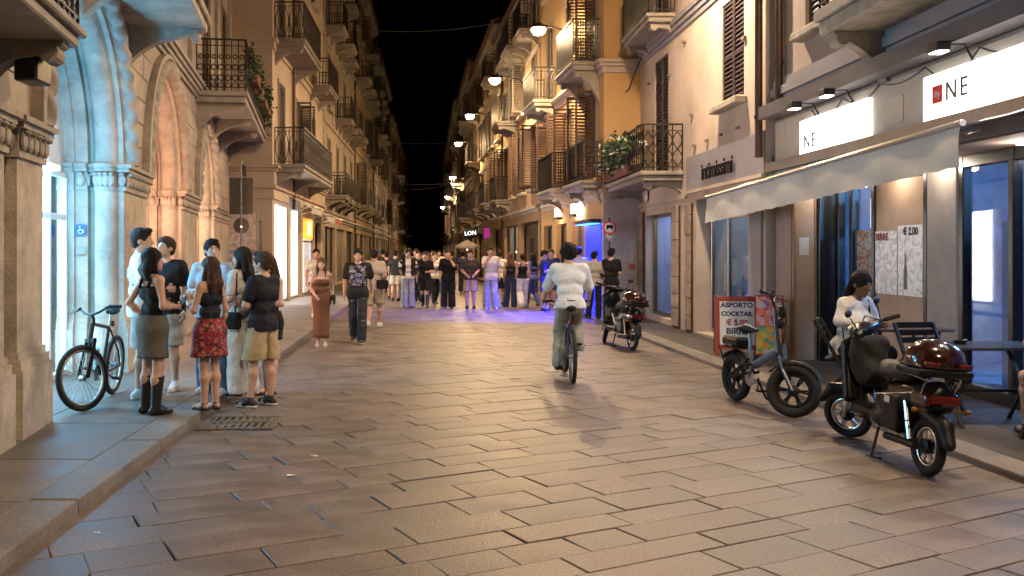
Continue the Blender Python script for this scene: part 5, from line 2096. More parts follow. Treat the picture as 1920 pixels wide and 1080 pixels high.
def slat_table(name, label, x, y, z0, sx, sy, h, mat, rz=0):
    e = empty(name, (x, y, z0), rz, label, 'table')
    n = 6
    tp_ = MB().cbox(-sx / 2, sx / 2, -sy / 2, sy / 2, h - .028, h - .012, .006)
    to = tp_.build('tabletop', mat, e)
    for i in range(n):
        a = -sy / 2 + sy * i / n + .004
        MB().cbox(-sx / 2 + .004, sx / 2 - .004, a, a + sy / n - .008, h - .011, h, .004).build('plank', mat, to)
    for sg in (-1, 1):
        for d in (-1, 1):
            MB().bar((sg * sx * .38, d * sy * .42, 0), (sg * sx * .38 * .9, -d * sy * .42, h - .03), .035, .02).build('leg', mat, e)
    MB().bar((-sx * .38, sy * .1, h * .4), (sx * .38, sy * .1, h * .4), .025).build('stretcher', mat, e)
    return e


def slat_chair(name, label, x, y, z0, rz, mat):
    """folding chair facing local +y"""
    e = empty(name, (x, y, z0), rz, label, 'chair', 'black slatted chairs at the bar tables')
    w = .42
    for sg in (-1, 1):
        MB().bar((sg * w / 2, -.26, .86), (sg * w / 2, .22, 0), .025, .035).build('leg', mat, e)
        MB().bar((sg * w / 2 * .9, .18, .45), (sg * w / 2 * .9, -.24, 0), .025, .035).build('leg', mat, e)
    for k in range(5):
        yy = -.17 + k * .085
        MB().cbox(-w / 2 + .01, w / 2 - .01, yy, yy + .07, .445, .462, .004).build('seat_slat', mat, e)
    for k in range(3):
        z = .66 + k * .075
        yy = -.26 * (z / .86) + .06 * (1 - z / .86)
        MB().cbox(-w / 2 + .01, w / 2 - .01, yy - .2 + .17, yy - .012 + .0, z, z + .06, .004).build('back_slat', mat, e)
    return e


slat_table('folding_table', 'black folding table with crossed legs nearest on the right', 5.16, 8.42, Z_R, .98, .62, .73, M_TBL)
slat_table('wooden_table', 'dark red wooden table at which the woman in white sits', 5.02, 9.8, Z_R, .9, .7, .78, M_WOOD)
slat_chair('slatted_chair', 'black slatted chair behind the black folding table', 4.98, 9.05, Z_R, R(186), M_TBL)
slat_chair('slatted_chair', 'black slatted chair carrying the person at the right edge', 5.22, 7.48, Z_R, R(0), M_TBL)
slat_chair('slatted_chair', 'black slatted chair carrying the woman in white', 4.42, 9.72, Z_R, R(-120), M_TBL)
at_ = empty('ashtray', (4.93, 8.45, Z_R + .73), 0, 'small black ashtray on the folding table', 'ashtray')
MB().lathe([(.005, 0), (.05, 0), (.058, .035), (.05, .035), (.044, .012), (.005, .012)], (0, 0, 0), 16).build('bowl', M_BLKP, at_, smooth=40)
MB().tube([(.03, 0, .036), (.07, .01, .042)], .004, 6).build('cigarette_end', pm('sign_white'), at_)

# menu board ---------------------------------------------------------
mbd = empty('menu_board', (4.72, 14.0, Z_R), R(-14), 'red framed A-board listing cocktails and beer prices in front of the shop', 'menu board')
M_RED = pm('red_wood', (.28, .03, .025), .45, .15, 6, .1, 40)
for sg, nm in ((-1, 'front_panel'), (1, 'back_panel')):
    T = Matrix.Rotation(R(12) * sg * 1, 4, 'X')
    f = MB()
    H_, W_ = .92, .33
    f.cbox(-W_, -W_ + .055, -.012, .012, 0, H_, .004).cbox(W_ - .055, W_, -.012, .012, 0, H_, .004)
    f.cbox(-W_ + .055, W_ - .055, -.012, .012, H_ - .06, H_, .004).cbox(-W_ + .055, W_ - .055, -.012, .012, .1, .15, .004)
    f.box(-W_ + .055, W_ - .055, -.004, .006, .15, H_ - .06)
    f.xform(Matrix.Translation((0, sg * .19, 0)) @ T)
    po = f.build(nm, M_RED, mbd)
    if sg < 0:
        w_ = MB().box(-W_ + .075, W_ - .075, -.009, -.005, .17, H_ - .08)
        w_.xform(Matrix.Translation((0, sg * .19, 0)) @ T)
        w_.build('white_sheet', pm('white_sheet', (.66, .66, .68), .5, .05), po)
        navy, red = pm('navy_print', (.02, .03, .13), .5, .05), pm('dark_red_print')
        for k, (tx, m, sz) in enumerate((('ASPORTO', navy, .105), ('COCKTAIL', navy, .095), ('€ 5.00', red, .12), ('BIRRE', navy, .13), ('€ 2.00', navy, .12))):
            p0 = Matrix.Translation((0, sg * .19, 0)) @ T @ Vector((0, -.0105, .78 - k * .135))
            u_ = T @ Vector((0, 0, 1))
            text_obj('lettering', tx, sz, m, po, p0, (1, 0, 0), u_, depth=.001, bold=.005)

st2 = empty('poster_stand', (4.98, 13.35, Z_R), R(-35), 'narrow poster stand with bright coloured sweets picture beside the bar panel', 'poster stand')
MB().cbox(-.2, .2, -.015, .015, .05, .95, .006).build('board', M_RED, st2)
MB().box(-.18, .18, -.021, -.016, .5, .93).build('upper_picture', blotch('sweets_a', ((.55, .06, .08), (.6, .35, .4), (.3, .12, .35), (.65, .2, .12), (.5, .45, .5)), 14), st2)
MB().box(-.18, .18, -.021, -.016, .08, .49).build('lower_picture', blotch('sweets_b', ((.6, .5, .1), (.25, .4, .1), (.6, .3, .06), (.55, .55, .45), (.1, .3, .3)), 13), st2)
MB().bar((-.15, .02, .9), (-.15, .25, 0), .02).bar((.15, .02, .9), (.15, .25, 0), .02).build('rear_leg', M_RED, st2)

# ================================================================ signs, grate, cables, litter
sp = empty('sign_post', (-5.02, 24.0, Z_L), 0, 'grey pole with backs of a large rectangular and a round road sign', 'road sign')
MB().tube([(0, 0, 0), (0, 0, 3.95)], .03, 10).build('pole', M_ALU, sp)
M_SIGNB = pm('sign_back_grey', (.085, .075, .07), .5, .15, 5)
MB().cbox(-.31, .31, -.0, .012, 2.55, 3.52, .004).build('rectangular_sign', M_SIGNB, sp)
MB().lathe([(.005, .0), (.21, .0), (.21, .012), (.005, .012)], (0, 0, 2.25), 24, 'y').build('round_sign', M_SIGNB, sp)
MB().prism([(0, 3.6), (.13, 3.52), (.13, 3.82), (0, 3.92)], lambda a, b, d: (a, d, b), -.012, .0).build('arrow_plate', M_SIGNB, sp)
MB().box(-.035, .035, -.03, .05, 2.7, 2.74).box(-.035, .035, -.03, .05, 3.34, 3.38).box(-.035, .035, -.03, .05, 2.2, 2.24).build('clamp', M_STEEL, sp)
bp_ = empty('thin_post', (-4.36, 23.2, Z_L), 0, 'thin grey post with knob top beside the map', 'post')
MB().tube([(0, 0, 0), (0, 0, 1.75)], .05, 10).tube([(0, 0, 1.75), (0, 0, 2.3)], .03, 10).ell((0, 0, 2.33), .05, .05, .05).build('shaft', M_SIGNB, bp_, smooth=40)

ns = empty('no_stopping_sign', (4.28, 21.75, Z_R), 0, 'round red ringed traffic sign on a thin pole by the blue doorway', 'road sign')
MB().tube([(0, 0, 0), (0, 0, 2.4)], .022, 10).build('pole', M_IRON, ns)
MB().lathe([(.005, -.03), (.16, -.03), (.16, -.02), (.005, -.02)], (0, 0, 2.17), 24, 'y').build('red_disc', pm('sign_red'), ns)
MB().lathe([(.005, -.036), (.125, -.036), (.125, -.031), (.005, -.031)], (0, 0, 2.17), 24, 'y').build('white_disc', pm('sign_pale', (.55, .5, .55), .5, .05), ns)
MB().cbox(-.08, .08, -.041, -.037, 2.15, 2.23, .001).box(-.075, -.04, -.041, -.037, 2.12, 2.15).box(.04, .075, -.041, -.037, 2.12, 2.15).build('black_vehicle_mark', pm('black_letters'), ns)
MB().prism([(-.09, 1.98), (.09, 1.98), (0, 1.84)], lambda a, b, d: (a, d, b), -.03, -.02).build('triangle_plate', pm('sign_pale'), ns)

gr = empty('drain_grate', (-1.84, 8.72, .006), R(2), 'cast iron drain grate in the paving beside the kerb', 'drain grate')
M_CAST = pm('cast_iron', (.10, .09, .08), .55, .3, 20, .3, 60)
MB().box(-.33, .33, -.30, .30, -.02, -.006).build('pit', pm('pit_black', (.008, .008, .008), .9, .1), gr)  # flat black sheet standing in for the shade down the drain
MB().cbox(-.36, .36, .27, .33, -.01, .008, .004).cbox(-.36, .36, -.33, -.27, -.01, .008, .004).cbox(-.36, -.30, -.27, .27, -.01, .008, .004).cbox(.30, .36, -.27, .27, -.01, .008, .004).build('frame', M_CAST, gr)
for k in range(9):
    x = -.27 + k * .0675
    MB().cbox(x - .018, x + .018, -.265, .265, -.008, .006, .004).build('bar', M_CAST, gr)
MB().cbox(-.29, .29, -.02, .02, .0055, .009, .002).build('cross_bar', M_CAST, gr)

M_CABLE = pm('cable', (.16, .15, .14), .6, .1)
for i, (a, b, sag, lab) in enumerate((((-4.4, 44, 12.6), (3.2, 40, 11.8), .35, 'thin cable strung high across the street'),
                                      ((-4.4, 62, 6.6), (2.6, 58, 6.2), .3, 'lower cable strung across the far street'),
                                      ((-4.3, 75, 10.9), (2.4, 78, 11.2), .3, 'cable strung across the street in the middle distance'),
                                      ((-4.2, 95, 8.2), (2.3, 92, 8.6), .3, 'farthest cable strung across the street'))):
    A, B = Vector(a), Vector(b)
    m = (A + B) / 2
    mb = MB().tube([A + (B - A) * t - Vector((0, 0, sag * 4 * t * (1 - t))) - m for t in np.linspace(0, 1, 14)], .014, 5)
    o = mb.build('overhead_cable', M_CABLE, None, smooth=True)
    o.location = m
    tag(o, lab, 'cable', 'cables across the street')
o = MB().tube([(0, 0, 0), (-.25, .3, -.75), (-.55, .7, -1.15), (-.9, 1.2, -1.3)], .014, 6).build('wall_cable', M_BLKP, None, smooth=True)
o.location = (5.1, 21.9, 6.4)
tag(o, 'black cable drooping from the small balcony to the orange wall', 'cable')

for i, (x, y, lab) in enumerate(((-1.03, 6.66, 'crumpled white paper scrap on the paving left of centre'), (-.93, 7.3, 'thin white scrap farther from the camera than the crumpled one'), (-1.95, 5.3, 'small white scrap close to the left kerb'), (1.15, 8.6, 'tiny pale scrap on the paving below the rider'), (.25, 10.6, 'tiny pale scrap in the middle of the street'))):
    rr = random.Random(i)
    mb = MB()
    n = 9
    ring = [(.05 * rr.uniform(.3, 1) * math.cos(6.28 * k / n) * (1.6 if i < 2 else .6), .05 * rr.uniform(.3, 1) * math.sin(6.28 * k / n) * (1 if i < 2 else .6), rr.uniform(.006, .03)) for k in range(n)]
    mb.add([(0, 0, .02)] + ring, [(0, k + 1, (k + 1) % n + 1) for k in range(n)])
    o = mb.build('paper_scrap', pm('paper_white', (.62, .6, .57), .8, .05), None, fix=False)
    o.location = (x, y, 0)
    o.scale = (.7, .7, .6)
    tag(o, lab, 'litter', 'paper scraps on the paving')

# lit market umbrella far down the street
mu_ = empty('parasol', (1.9, 47.5, 0), 0, 'cream parasol standing behind the crowd far down on the right', 'parasol')
mu_.scale = (.6, .6, .8)
MB().tube([(0, 0, 0), (0, 0, 2.75)], .03, 8).build('pole', M_IRON, mu_)
rows = [[(r_ * math.cos(a) , r_ * math.sin(a), 2.85 - .42 * (r_ / 1.1) - .04 * (r_ / 1.1) * (k % 2)) for k, a in enumerate(np.linspace(0, 2 * PI, 17))] for r_ in (.02, .4, .8, 1.1)]
rows.append([(1.1 * math.cos(a), 1.1 * math.sin(a), 2.28) for a in np.linspace(0, 2 * PI, 17)])
MB().strip(rows).build('canopy', P_E, mu_, fix=False)
MB().ell((0, 0, 2.2), .06, .06, .05).build('lamp', pm('lantern_glow'), mu_)
lamp_light('parasol_light', (0, 0, 2.05), 10, (1, .75, .45), .08, mu_)
# ================================================================ people
SKINS = [(.50, .30, .215), (.42, .245, .17), (.56, .36, .27), (.15, .085, .058)]


def skin_mat(i):
    return pm('skin_%d' % i, SKINS[i], .5, .08, 9, .05, 60)


def cloth(name, col=(.3, .3, .3), var=.14):
    key = 'cloth_' + name
    if key in MATS:
        return MATS[key]
    m = pm(key, col, .85, var, 9, .3, 70, spec=.2)
    N, L = m.node_tree.nodes, m.node_tree.links
    b = N['Principled BSDF']
    fine = b.inputs['Normal'].links[0].from_node
    tc = N.new('ShaderNodeTexCoord')
    no = N.new('ShaderNodeTexNoise')          # creases
    no.inputs['Scale'].default_value = 7
    no.inputs['Detail'].default_value = 3
    no.inputs['Distortion'].default_value = 1.6
    L.new(tc.outputs['Object'], no.inputs['Vector'])
    bp = N.new('ShaderNodeBump')
    bp.inputs['Strength'].default_value = .5
    bp.inputs['Distance'].default_value = .05
    L.new(no.outputs['Fac'], bp.inputs['Height'])
    L.new(bp.outputs[0], fine.inputs['Normal'])
    L.new(fine.outputs[0], b.inputs['Normal'])
    return m


def hair_mat(name, col):
    return pm('hair_' + name, col, .62, .5, 16, .8, 60, spec=.18, stretch=(4, 4, .5))


BLACKT = (.014, .013, .014)
LIM = {}
ARMS = {
    'down': ((.235, -.03, 1.16), (.25, .05, .92)),
    'down_in': ((.225, -.03, 1.16), (.2, .08, .93)),
    'front': ((.245, -.01, 1.15), (.09, .25, 1.13)),
    'low_front': ((.245, -.02, 1.15), (.10, .22, 1.0)),
    'crossed': ((.25, .05, 1.15), (-.07, .21, 1.17)),
    'crossed_b': ((.25, .05, 1.16), (-.08, .19, 1.12)),
    'face': ((.21, .17, 1.21), (.06, .15, 1.47)),
    'pocket': ((.275, -.07, 1.16), (.205, .04, .97)),
    'fwd': ((.235, .06, 1.17), (.225, .22, 1.0)),
    'back': ((.245, -.13, 1.17), (.26, -.15, .93)),
    'phone': ((.24, .03, 1.15), (.11, .27, 1.24)),
    'hold_out': ((.25, .05, 1.16), (.27, .29, 1.1)),
    'hip': ((.36, -.08, 1.17), (.19, .02, 1.02)),
    'bag': ((.25, -.08, 1.17), (.2, .1, 1.06)),
}
LEGS = {
    'stand': ((.095, .01, .50), (.10, -.02, .085), (-.095, .01, .50), (-.105, -.02, .085)),
    'relax': ((.095, .0, .50), (.10, -.03, .085), (-.11, .06, .50), (-.16, .06, .085)),
    'walk': ((.085, .15, .52), (.085, .24, .10), (-.085, .02, .50), (-.09, -.25, .15)),
    'walk2': ((.085, .03, .50), (.09, -.23, .14), (-.085, .14, .52), (-.085, .23, .10)),
    'wide': ((.13, .02, .50), (.16, -.01, .085), (-.13, .02, .50), (-.17, -.01, .085)),
    'close': ((.07, .01, .50), (.065, -.02, .085), (-.075, .02, .50), (-.07, .02, .085)),
}


def person(label, pos, face_to, H=1.72, sex='m', arms=('down', 'down'), legs='stand', top=None, bottom=None, hair=None, shoes=None, skin=0,
           look=0., nod=0., lean=0., vox=.013, name='person', extra=None, joints=None, group=None, sole=True):
    """face_to: compass angle of the facing direction; 0 = away from the camera, 180 = towards it, 90 = to the right"""
    e = empty(name, pos, -R(face_to), label, 'person', group)
    s = H / 1.75
    fem = sex == 'f'
    J = {}
    sh_w, hip_w = (.152, .092) if fem else (.182, .085)
    ln = R(lean)
    pel = np.array((0, 0, .955))
    J['pel'] = pel

    def U(p):
        """upper-body point, leaned about the pelvis"""
        d = np.array(p, float) - np.array((0, 0, .955))
        y, z = d[1] * math.cos(ln) + d[2] * math.sin(ln), -d[1] * math.sin(ln) + d[2] * math.cos(ln)
        return np.array((d[0], y, z)) + J['pel']
    if joints and 'pel' in joints:
        J['pel'] = np.array(joints['pel'], float)
    lg = LEGS[legs]
    ar = [ARMS[a] if isinstance(a, str) else a for a in arms]
    kR, aR, kL, aL = [np.array(p, float) for p in lg]
    if joints:
        kR, aR, kL, aL = [np.array(joints.get(k, d), float) for k, d in (('kR', kR), ('aR', aR), ('kL', kL), ('aL', aL))]
    hR, hL = J['pel'] + (hip_w, 0, -.03), J['pel'] + (-hip_w, 0, -.03)
    shR, shL = U((sh_w, -.01, 1.425)), U((-sh_w, -.01, 1.425))
    fx = .88 if fem else 1.0

    def A(p, sg):
        q = np.array(p, float)
        if q[0] > .15:
            q[0] *= fx
        return np.array((sg * q[0], q[1], q[2]))
    free = joints and joints.get('free_arms')
    eR, wR = (np.array(ar[0][0]), np.array(ar[0][1])) if free else (U(A(ar[0][0], 1)), U(A(ar[0][1], 1)))
    eL, wL = (np.array(ar[1][0]), np.array(ar[1][1])) if free else (U(A(ar[1][0], -1)), U(A(ar[1][1], -1)))
    limbs = ((shR, eR, wR, hR, kR, aR, 1), (shL, eL, wL, hL, kL, aL, -1))

    def C(a, b, ra, rb):
        return q_cone(np.array(a) * s, np.array(b) * s, ra * s, rb * s)
    X1 = np.array((1., 0, 0))

    def torso(g=0., belly=0.):
        w1, w2, w3 = (.056, .042, .060) if fem else (.052, .055, .08)
        r1, r2, r3 = (.114, .082, .092) if fem else (.106, .095, .105)
        P = [C(J['pel'] - X1 * w1, J['pel'] + X1 * w1, r1 + g, r1 + g),
             C(U((-w2, 0, 1.12)), U((w2, 0, 1.12)), r2 + g, r2 + g),
             C(U((-w3, -.005, 1.29)), U((w3, -.005, 1.29)), r3 + g, r3 + g),
             C(shL * (.82, 1, 1) + (0, 0, -.02), shR * (.82, 1, 1) + (0, 0, -.02), (.054 if fem else .062) + g, (.054 if fem else .062) + g)]
        if fem:
            P += [C(U((.066, .075, 1.275)), U((.066, .085, 1.275)), .058 + g, .055 + g), C(U((-.066, .075, 1.275)), U((-.066, .085, 1.275)), .058 + g, .055 + g)]
        return P
    am = .86 if fem else 1.
    B = torso()
    B += [C(U((0, -.02, 1.44)), U((0, .005, 1.56)), .057 * am, .05 * am)]
    for sh, el, wr, hp, kn, an, sg in limbs:
        B += [C(sh, el, .05 * am, .039 * am), C(el, el + (wr - el) * .35, .040 * am, .040 * am), C(el + (wr - el) * .35, wr, .040 * am, .026 * am)]
        cf = kn + (an - kn) * .3 + (0, -.015, 0)
        B += [C(hp, kn, .088 if fem else .082, .054), C(kn, cf, .052, .056), C(cf, an, .056, .035)]
        B += [C(U((0, -.02, 1.47)), sh, .045 * am, .05 * am)]
    # head ------------------------------------------------------------
    hc = U((0, .012, 1.632))
    Rm = (Matrix.Rotation(-R(look), 3, 'Z') @ Matrix.Rotation(-R(nod), 3, 'X'))
    Ra = np.array(Rm)

    def Hp(p):
        return (hc + Ra @ np.array(p, float)) * s

    def HE(c, r):
        return q_ell(Hp(c), np.array(r) * s, Ra)
    hd = [HE((0, -.014, .03), (.075, .093, .09)), HE((0, .026, -.05), (.054, .06, .064)), HE((0, .02, .0), (.066, .074, .07)),
          q_cone(Hp((0, .086, .012)), Hp((0, .108, -.024)), .009 * s, .014 * s),
          HE((.075, -.012, -.008), (.012, .02, .03)), HE((-.075, -.012, -.008), (.012, .02, .03)),
          HE((0, .078, -.062), (.026, .016, .016)), HE((0, .075, -.1), (.022, .018, .016))]
    fine = vox < .017
    if fine:
        for sg in (-1, 1):
            f_, lo_, hi_ = HE((sg * .031, .098, .008), (.019, .016, .012))
            hd.append((f_, lo_, hi_, 'sub'))
    hd.append(C(U((0, -.02, 1.46)), U((0, .005, 1.58)), .055 * am, .05 * am))
    ex = MB()
    if fine:
        hv, hf = sdf_mesh(hd, .0075, .022)
        ex.cur = 0
        ex.add(hv.tolist(), hf.tolist())
    else:
        B += [p for p in hd if len(p) < 4]
    for sg in (-1, 1):         # eyes, brows, lips
        ex.cur = 1
        ex.ell(Hp((sg * .031, .079, .008)), .013 * s, .008 * s, .0075 * s, 8, 5, Rm)
        ex.cur = 2
        ex.ell(Hp((sg * .031, .0865, .008)), .006 * s, .003 * s, .006 * s, 8, 4, Rm)
        ex.ell(Hp((sg * .032, .084, .029)), .02 * s, .007 * s, .0045 * s, 8, 4, Rm)
    ex.cur = 3
    ex.ell(Hp((0, .089, -.062)), .022 * s, .007 * s, .0075 * s, 10, 4, Rm)
    # hands -----------------------------------------------------------
    ex.cur = 0
    for sh, el, wr, hp, kn, an, sg in limbs:
        d = Vector((wr - el)).normalized()
        side = Vector((0, 1, 0)) if abs(d.z) > .75 else Vector((0, 0, 1))
        side = (side - d * side.dot(d)).normalized()          # across the palm, thumb side
        nrm = d.cross(side).normalized() * (-sg if abs(d.z) > .75 else -1)
        w0 = Vector(wr)
        q = MB()
        hs = .92 if fem else 1.
        q.tube([w0 - d * .02, w0 + d * .02, w0 + d * .055, w0 + d * .088], [.026 * hs, .032 * hs, .038 * hs, .034 * hs], 8, flat=1.0)
        for k in range(len(q.v)):    # flatten the palm
            v = Vector(q.v[k]) - w0
            q.v[k] = w0 + v - nrm * (v.dot(nrm) * .5)
        for j, (off, ln_) in enumerate(((.026, .068), (.009, .078), (-.009, .072), (-.026, .055))):
            b0 = w0 + d * .08 + side * off * hs
            b1 = b0 + (d * .9 + nrm * .35) * ln_ * .5 * hs
            b2 = b1 + (d * .55 + nrm * .8).normalized() * ln_ * .5 * hs
            q.tube([b0, b1, b2], [.0095 * hs, .0085 * hs, .006 * hs], 6)
        t0 = w0 + d * .025 + side * .028 * hs
        t1 = t0 + (d * .6 + side * .75 + nrm * .2).normalized() * .035
        q.tube([t0, t1, t1 + (d * .9 + nrm * .45).normalized() * .032], [.013 * hs, .011 * hs, .007 * hs], 6)
        ex.add([Vector(v) * s for v in q.v], q.f)
    # bare feet when sandals are worn
    sdir = []
    for sh, el, wr, hp, kn, an, sg in limbs:
        f_ = Vector((sg * .12, 1, 0)).normalized()
        lift = an[2] - .085
        tilt = -.9 * max(0, lift - .01)
        f_.z = tilt * 2 if lift > .02 and an[1] < 0 else 0
        sdir.append(np.array(f_.normalized()))
    if shoes and shoes[0] in ('sandal', 'flat'):
        for (sh, el, wr, hp, kn, an, sg), fd in zip(limbs, sdir):
            B += [C(an + (0, -.03, -.04), an + fd * .08 + (0, 0, -.05), .03, .03), C(an + fd * .08 + (0, 0, -.05), an + fd * .15 + (0, 0, -.06), .03, .022)]
    sk = skin_mat(skin)
    bm_ = [sk, pm('eye_white', (.6, .57, .54), .3, .05), pm('eye_dark', (.02, .014, .012), .3, .1), pm('lips', (.40, .15, .13), .5, .1)]
    if skin == 3:
        bm_[3] = pm('lips_dark', (.16, .06, .055), .5, .1)
    sdf_obj('body', B, vox * s, bm_, e, .035 * s, extra=ex)
    wr_ = lambda amp, sc: (lambda X, Y, Z: amp * (np.sin(sc * .9 * X + sc * .8 * Z + 2.1 * np.sin(sc * .4 * Z + 1.3)) * np.sin(sc * .5 * Z - sc * .7 * Y + 1.7 * np.sin(sc * .45 * X)) + .5 * np.sin(sc * 1.5 * X - sc * .9 * Z + 2.5 * np.sin(sc * .5 * Y + sc * .3 * Z))))
    # upper garment ----------------------------------------------------
    if top:
        kind, tm = top[0], top[1]
        opt = top[2] if len(top) > 2 else {}
        g = opt.get('g', .016)
        hem = opt.get('hem', .88)
        P = torso(g)
        cuts = []
        if kind in ('tee', 'shirt', 'polo'):
            fr_s = {'tee': .62, 'shirt': opt.get('sleeve', 1.0), 'polo': .6}[kind]
            for sh, el, wr, hp, kn, an, sg in limbs:
                P.append(C(U((0, -.02, 1.455)), sh, .05, .058))
                if fr_s <= 1:
                    P.append(C(sh, sh + (el - sh) * min(1, fr_s + .05), .063 + opt.get('sl', .006), .06 + opt.get('sl', .008)))
                else:
                    P.append(C(sh, el, .062, .056))
                    P.append(C(el, el + (wr - el) * (fr_s - 1), .056, .046))
            ctr = U((0, .03, 1.535)) * s
            P.append((*q_ell(ctr, (.075 * s, .085 * s, .075 * s)), 'sub'))
            if not (joints and 'pel' in joints) or True:
                P.append(C(J['pel'] + (-.062, 0, -.03), J['pel'] + (.062, 0, -.03), .114 + g, .114 + g))
                P.append(C(J['pel'] + (-.066, 0, -.1), J['pel'] + (.066, 0, -.1), .108 + g, .108 + g))
        elif kind in ('tank', 'strap'):
            zc = 1.36 if kind == 'tank' else 1.33
            c0 = U((0, 0, zc)) * s
            nU = (U((0, 0, zc + 1)) - U((0, 0, zc)))
            cuts.append(lambda X, Y, Z: (X - c0[0]) * nU[0] + (Y - c0[1]) * nU[1] + (Z - c0[2]) * nU[2] - .02 * s * 0)
        hz = (J['pel'][2] - .955 + hem) * s
        cuts.append(lambda X, Y, Z: hz - Z)
        o = sdf_obj('top', P, vox * s, tm, e, .03 * s, cuts, wr_(.003 * s, 24 / s))
        if kind in ('tank', 'strap'):
            zc = 1.36 if kind == 'tank' else 1.33
            mb = MB()
            for sg in (-1, 1):
                pts = [U((sg * .085, .105, zc - .02)), U((sg * .092, .075, 1.42)), U((sg * .09, 0, 1.49)), U((sg * .085, -.075, 1.42)), U((sg * .075, -.105, zc - .02))]
                mb.tube([Vector(p) * s for p in pts], (.022 if kind == 'tank' else .007) * s, 6, flat=.6)
            mb.build('strap', tm, o, smooth=True)
        if opt.get('jacket'):    # open overshirt with sleeves
            P2 = torso(g + .014)
            for sh, el, wr, hp, kn, an, sg in limbs:
                P2 += [C(U((0, -.02, 1.455)), sh, .055, .066), C(sh, el, .068, .06), C(el, el + (wr - el) * .8, .06, .05)]
            P2.append((*q_box(U((0, .2, 1.15)) * s, (.075 * s, .2 * s, .5 * s), .02), 'sub'))
            hz2 = .82 * s
            sdf_obj('jacket', P2, vox * s, opt['jacket'], e, .03 * s, (lambda X, Y, Z: hz2 - Z,), wr_(.006 * s, 22 / s))
    # lower garment ----------------------------------------------------
    if bottom:
        kind, bmt = bottom[0], bottom[1]
        opt = bottom[2] if len(bottom) > 2 else {}
        waist = (J['pel'][2] + opt.get('waist', .07)) * s
        if kind in ('jeans', 'shorts', 'trousers'):
            lo = opt.get('loose', .02)
            ends = []
            P = [C(J['pel'] + (-.055, 0, -.01), J['pel'] + (.055, 0, -.01), .114 + lo * .1, .114 + lo * .1), C(J['pel'] + (-.045, 0, .06), J['pel'] + (.045, 0, .06), .096, .096)]
            for sh, el, wr, hp, kn, an, sg in limbs:
                if kind == 'shorts':
                    f_ = opt.get('len', .85)
                    end = hp + (kn - hp) * f_
                    P.append(C(hp, end, .098 + lo * .4, .078 + lo * 1.3))
                    P[-1] = C(hp, end + (kn - hp) * .18, .096 + lo * .4, .076 + lo * 1.35)
                    ends.append((end + (0, 0, .0)) * s)
                else:
                    P += [C(hp, kn, .096 + lo * .3, .066 + lo), C(kn, an + (kn - an) * .5, .064 + lo, .058 + lo * 1.3), C(an + (kn - an) * .5, an + (0, 0, .0), .058 + lo * 1.3, .05 + lo * 1.6)]
            cz_ = (J['pel'][2] - .115) * s
            cuts = [lambda X, Y, Z: Z - waist]
            if not (joints and 'kR' in joints):
                cuts.append(lambda X, Y, Z: np.where(Z < cz_, .011 * s - np.abs(X), -1.).astype(np.float32))
            if kind == 'shorts':
                if joints:
                    cuts.append(lambda X, Y, Z: Y - max(ends[0][1], ends[1][1]))
                else:
                    cuts.append(lambda X, Y, Z: np.where(X > 0, ends[0][2], ends[1][2]).astype(np.float32) - Z)
            else:
                gz = (min(aR[2], aL[2]) - .055) * s
                cuts.append(lambda X, Y, Z: gz - Z)
            sdf_obj(kind if kind != 'jeans' else 'trousers', P, vox * s, bmt, e, .028 * s, cuts, wr_(.0055 * s, 21 / s))
        elif kind in ('skirt', 'dress'):
            hem, fl_ = opt.get('hem', .55), opt.get('flare', .05)
            z1, z0 = J['pel'][2] + (.1 if kind == 'skirt' else .1), hem
            rows = []
            n = 48
            mid_y = (kR[1] + kL[1]) / 2
            for t in np.linspace(0, 1, 16):
                z = z1 + (z0 - z1) * t
                row = []
                zz = J['pel'][2]
                hipf = math.exp(-((z - zz + .03) / .12) ** 2)
                base_w = .152 + .032 * hipf + fl_ * t + .012 * min(1, t / .3)
                base_d = .124 + .03 * hipf + fl_ * t * .8
                if opt.get('narrow'):
                    base_w -= opt['narrow'] * t
                    base_d -= opt['narrow'] * t * .6
                for j in range(n + 1):
                    a = 2 * PI * j / n
                    pl_ = 1 + opt.get('pleat', .02) * t * math.sin(a * opt.get('np', 9)) + .012 * math.sin(9 * z + 3 * a)
                    row.append(((base_w * math.cos(a) * pl_) * s, (base_d * math.sin(a) * pl_ + mid_y * t * .6) * s, z * s))
                rows.append(row)
            rows.append([(p[0] * .93, p[1] * .93, p[2] + .004) for p in rows[-1]])
            rows.append([(p[0] * .9, p[1] * .9, p[2] + .12 * s) for p in rows[-1]])
            MB().strip(rows).build(kind, bmt, e, smooth=True, fix=False)
    # hair ---------------------------------------------------------------
    if hair:
        hk, hm = hair[0], hair[1]
        hg = .014 if hk != 'curly' else .034
        P = [HE((0, -.02, .036), (.079 + hg, .096 + hg, .09 + hg)), HE((0, -.06, -.02), (.068 + hg * .5, .052 + hg * .5, .07))]
        if hk in ('short', 'curly', 'quiff', 'fringe'):
            P.append(HE((0, .06, .105), (.06, .045, .03)) if hk != 'fringe' else HE((0, .072, .075), (.06, .032, .035)))
            P.append((*HE((0, .115, -.035), (.085, .075, .10)), 'sub'))
            P.append((*HE((0, -.0, -.125), (.12, .12, .06)), 'sub'))
            for sg in (-1, 1):
                P.append((*HE((sg * .085, .01, -.03), (.025, .028, .04)), 'sub'))
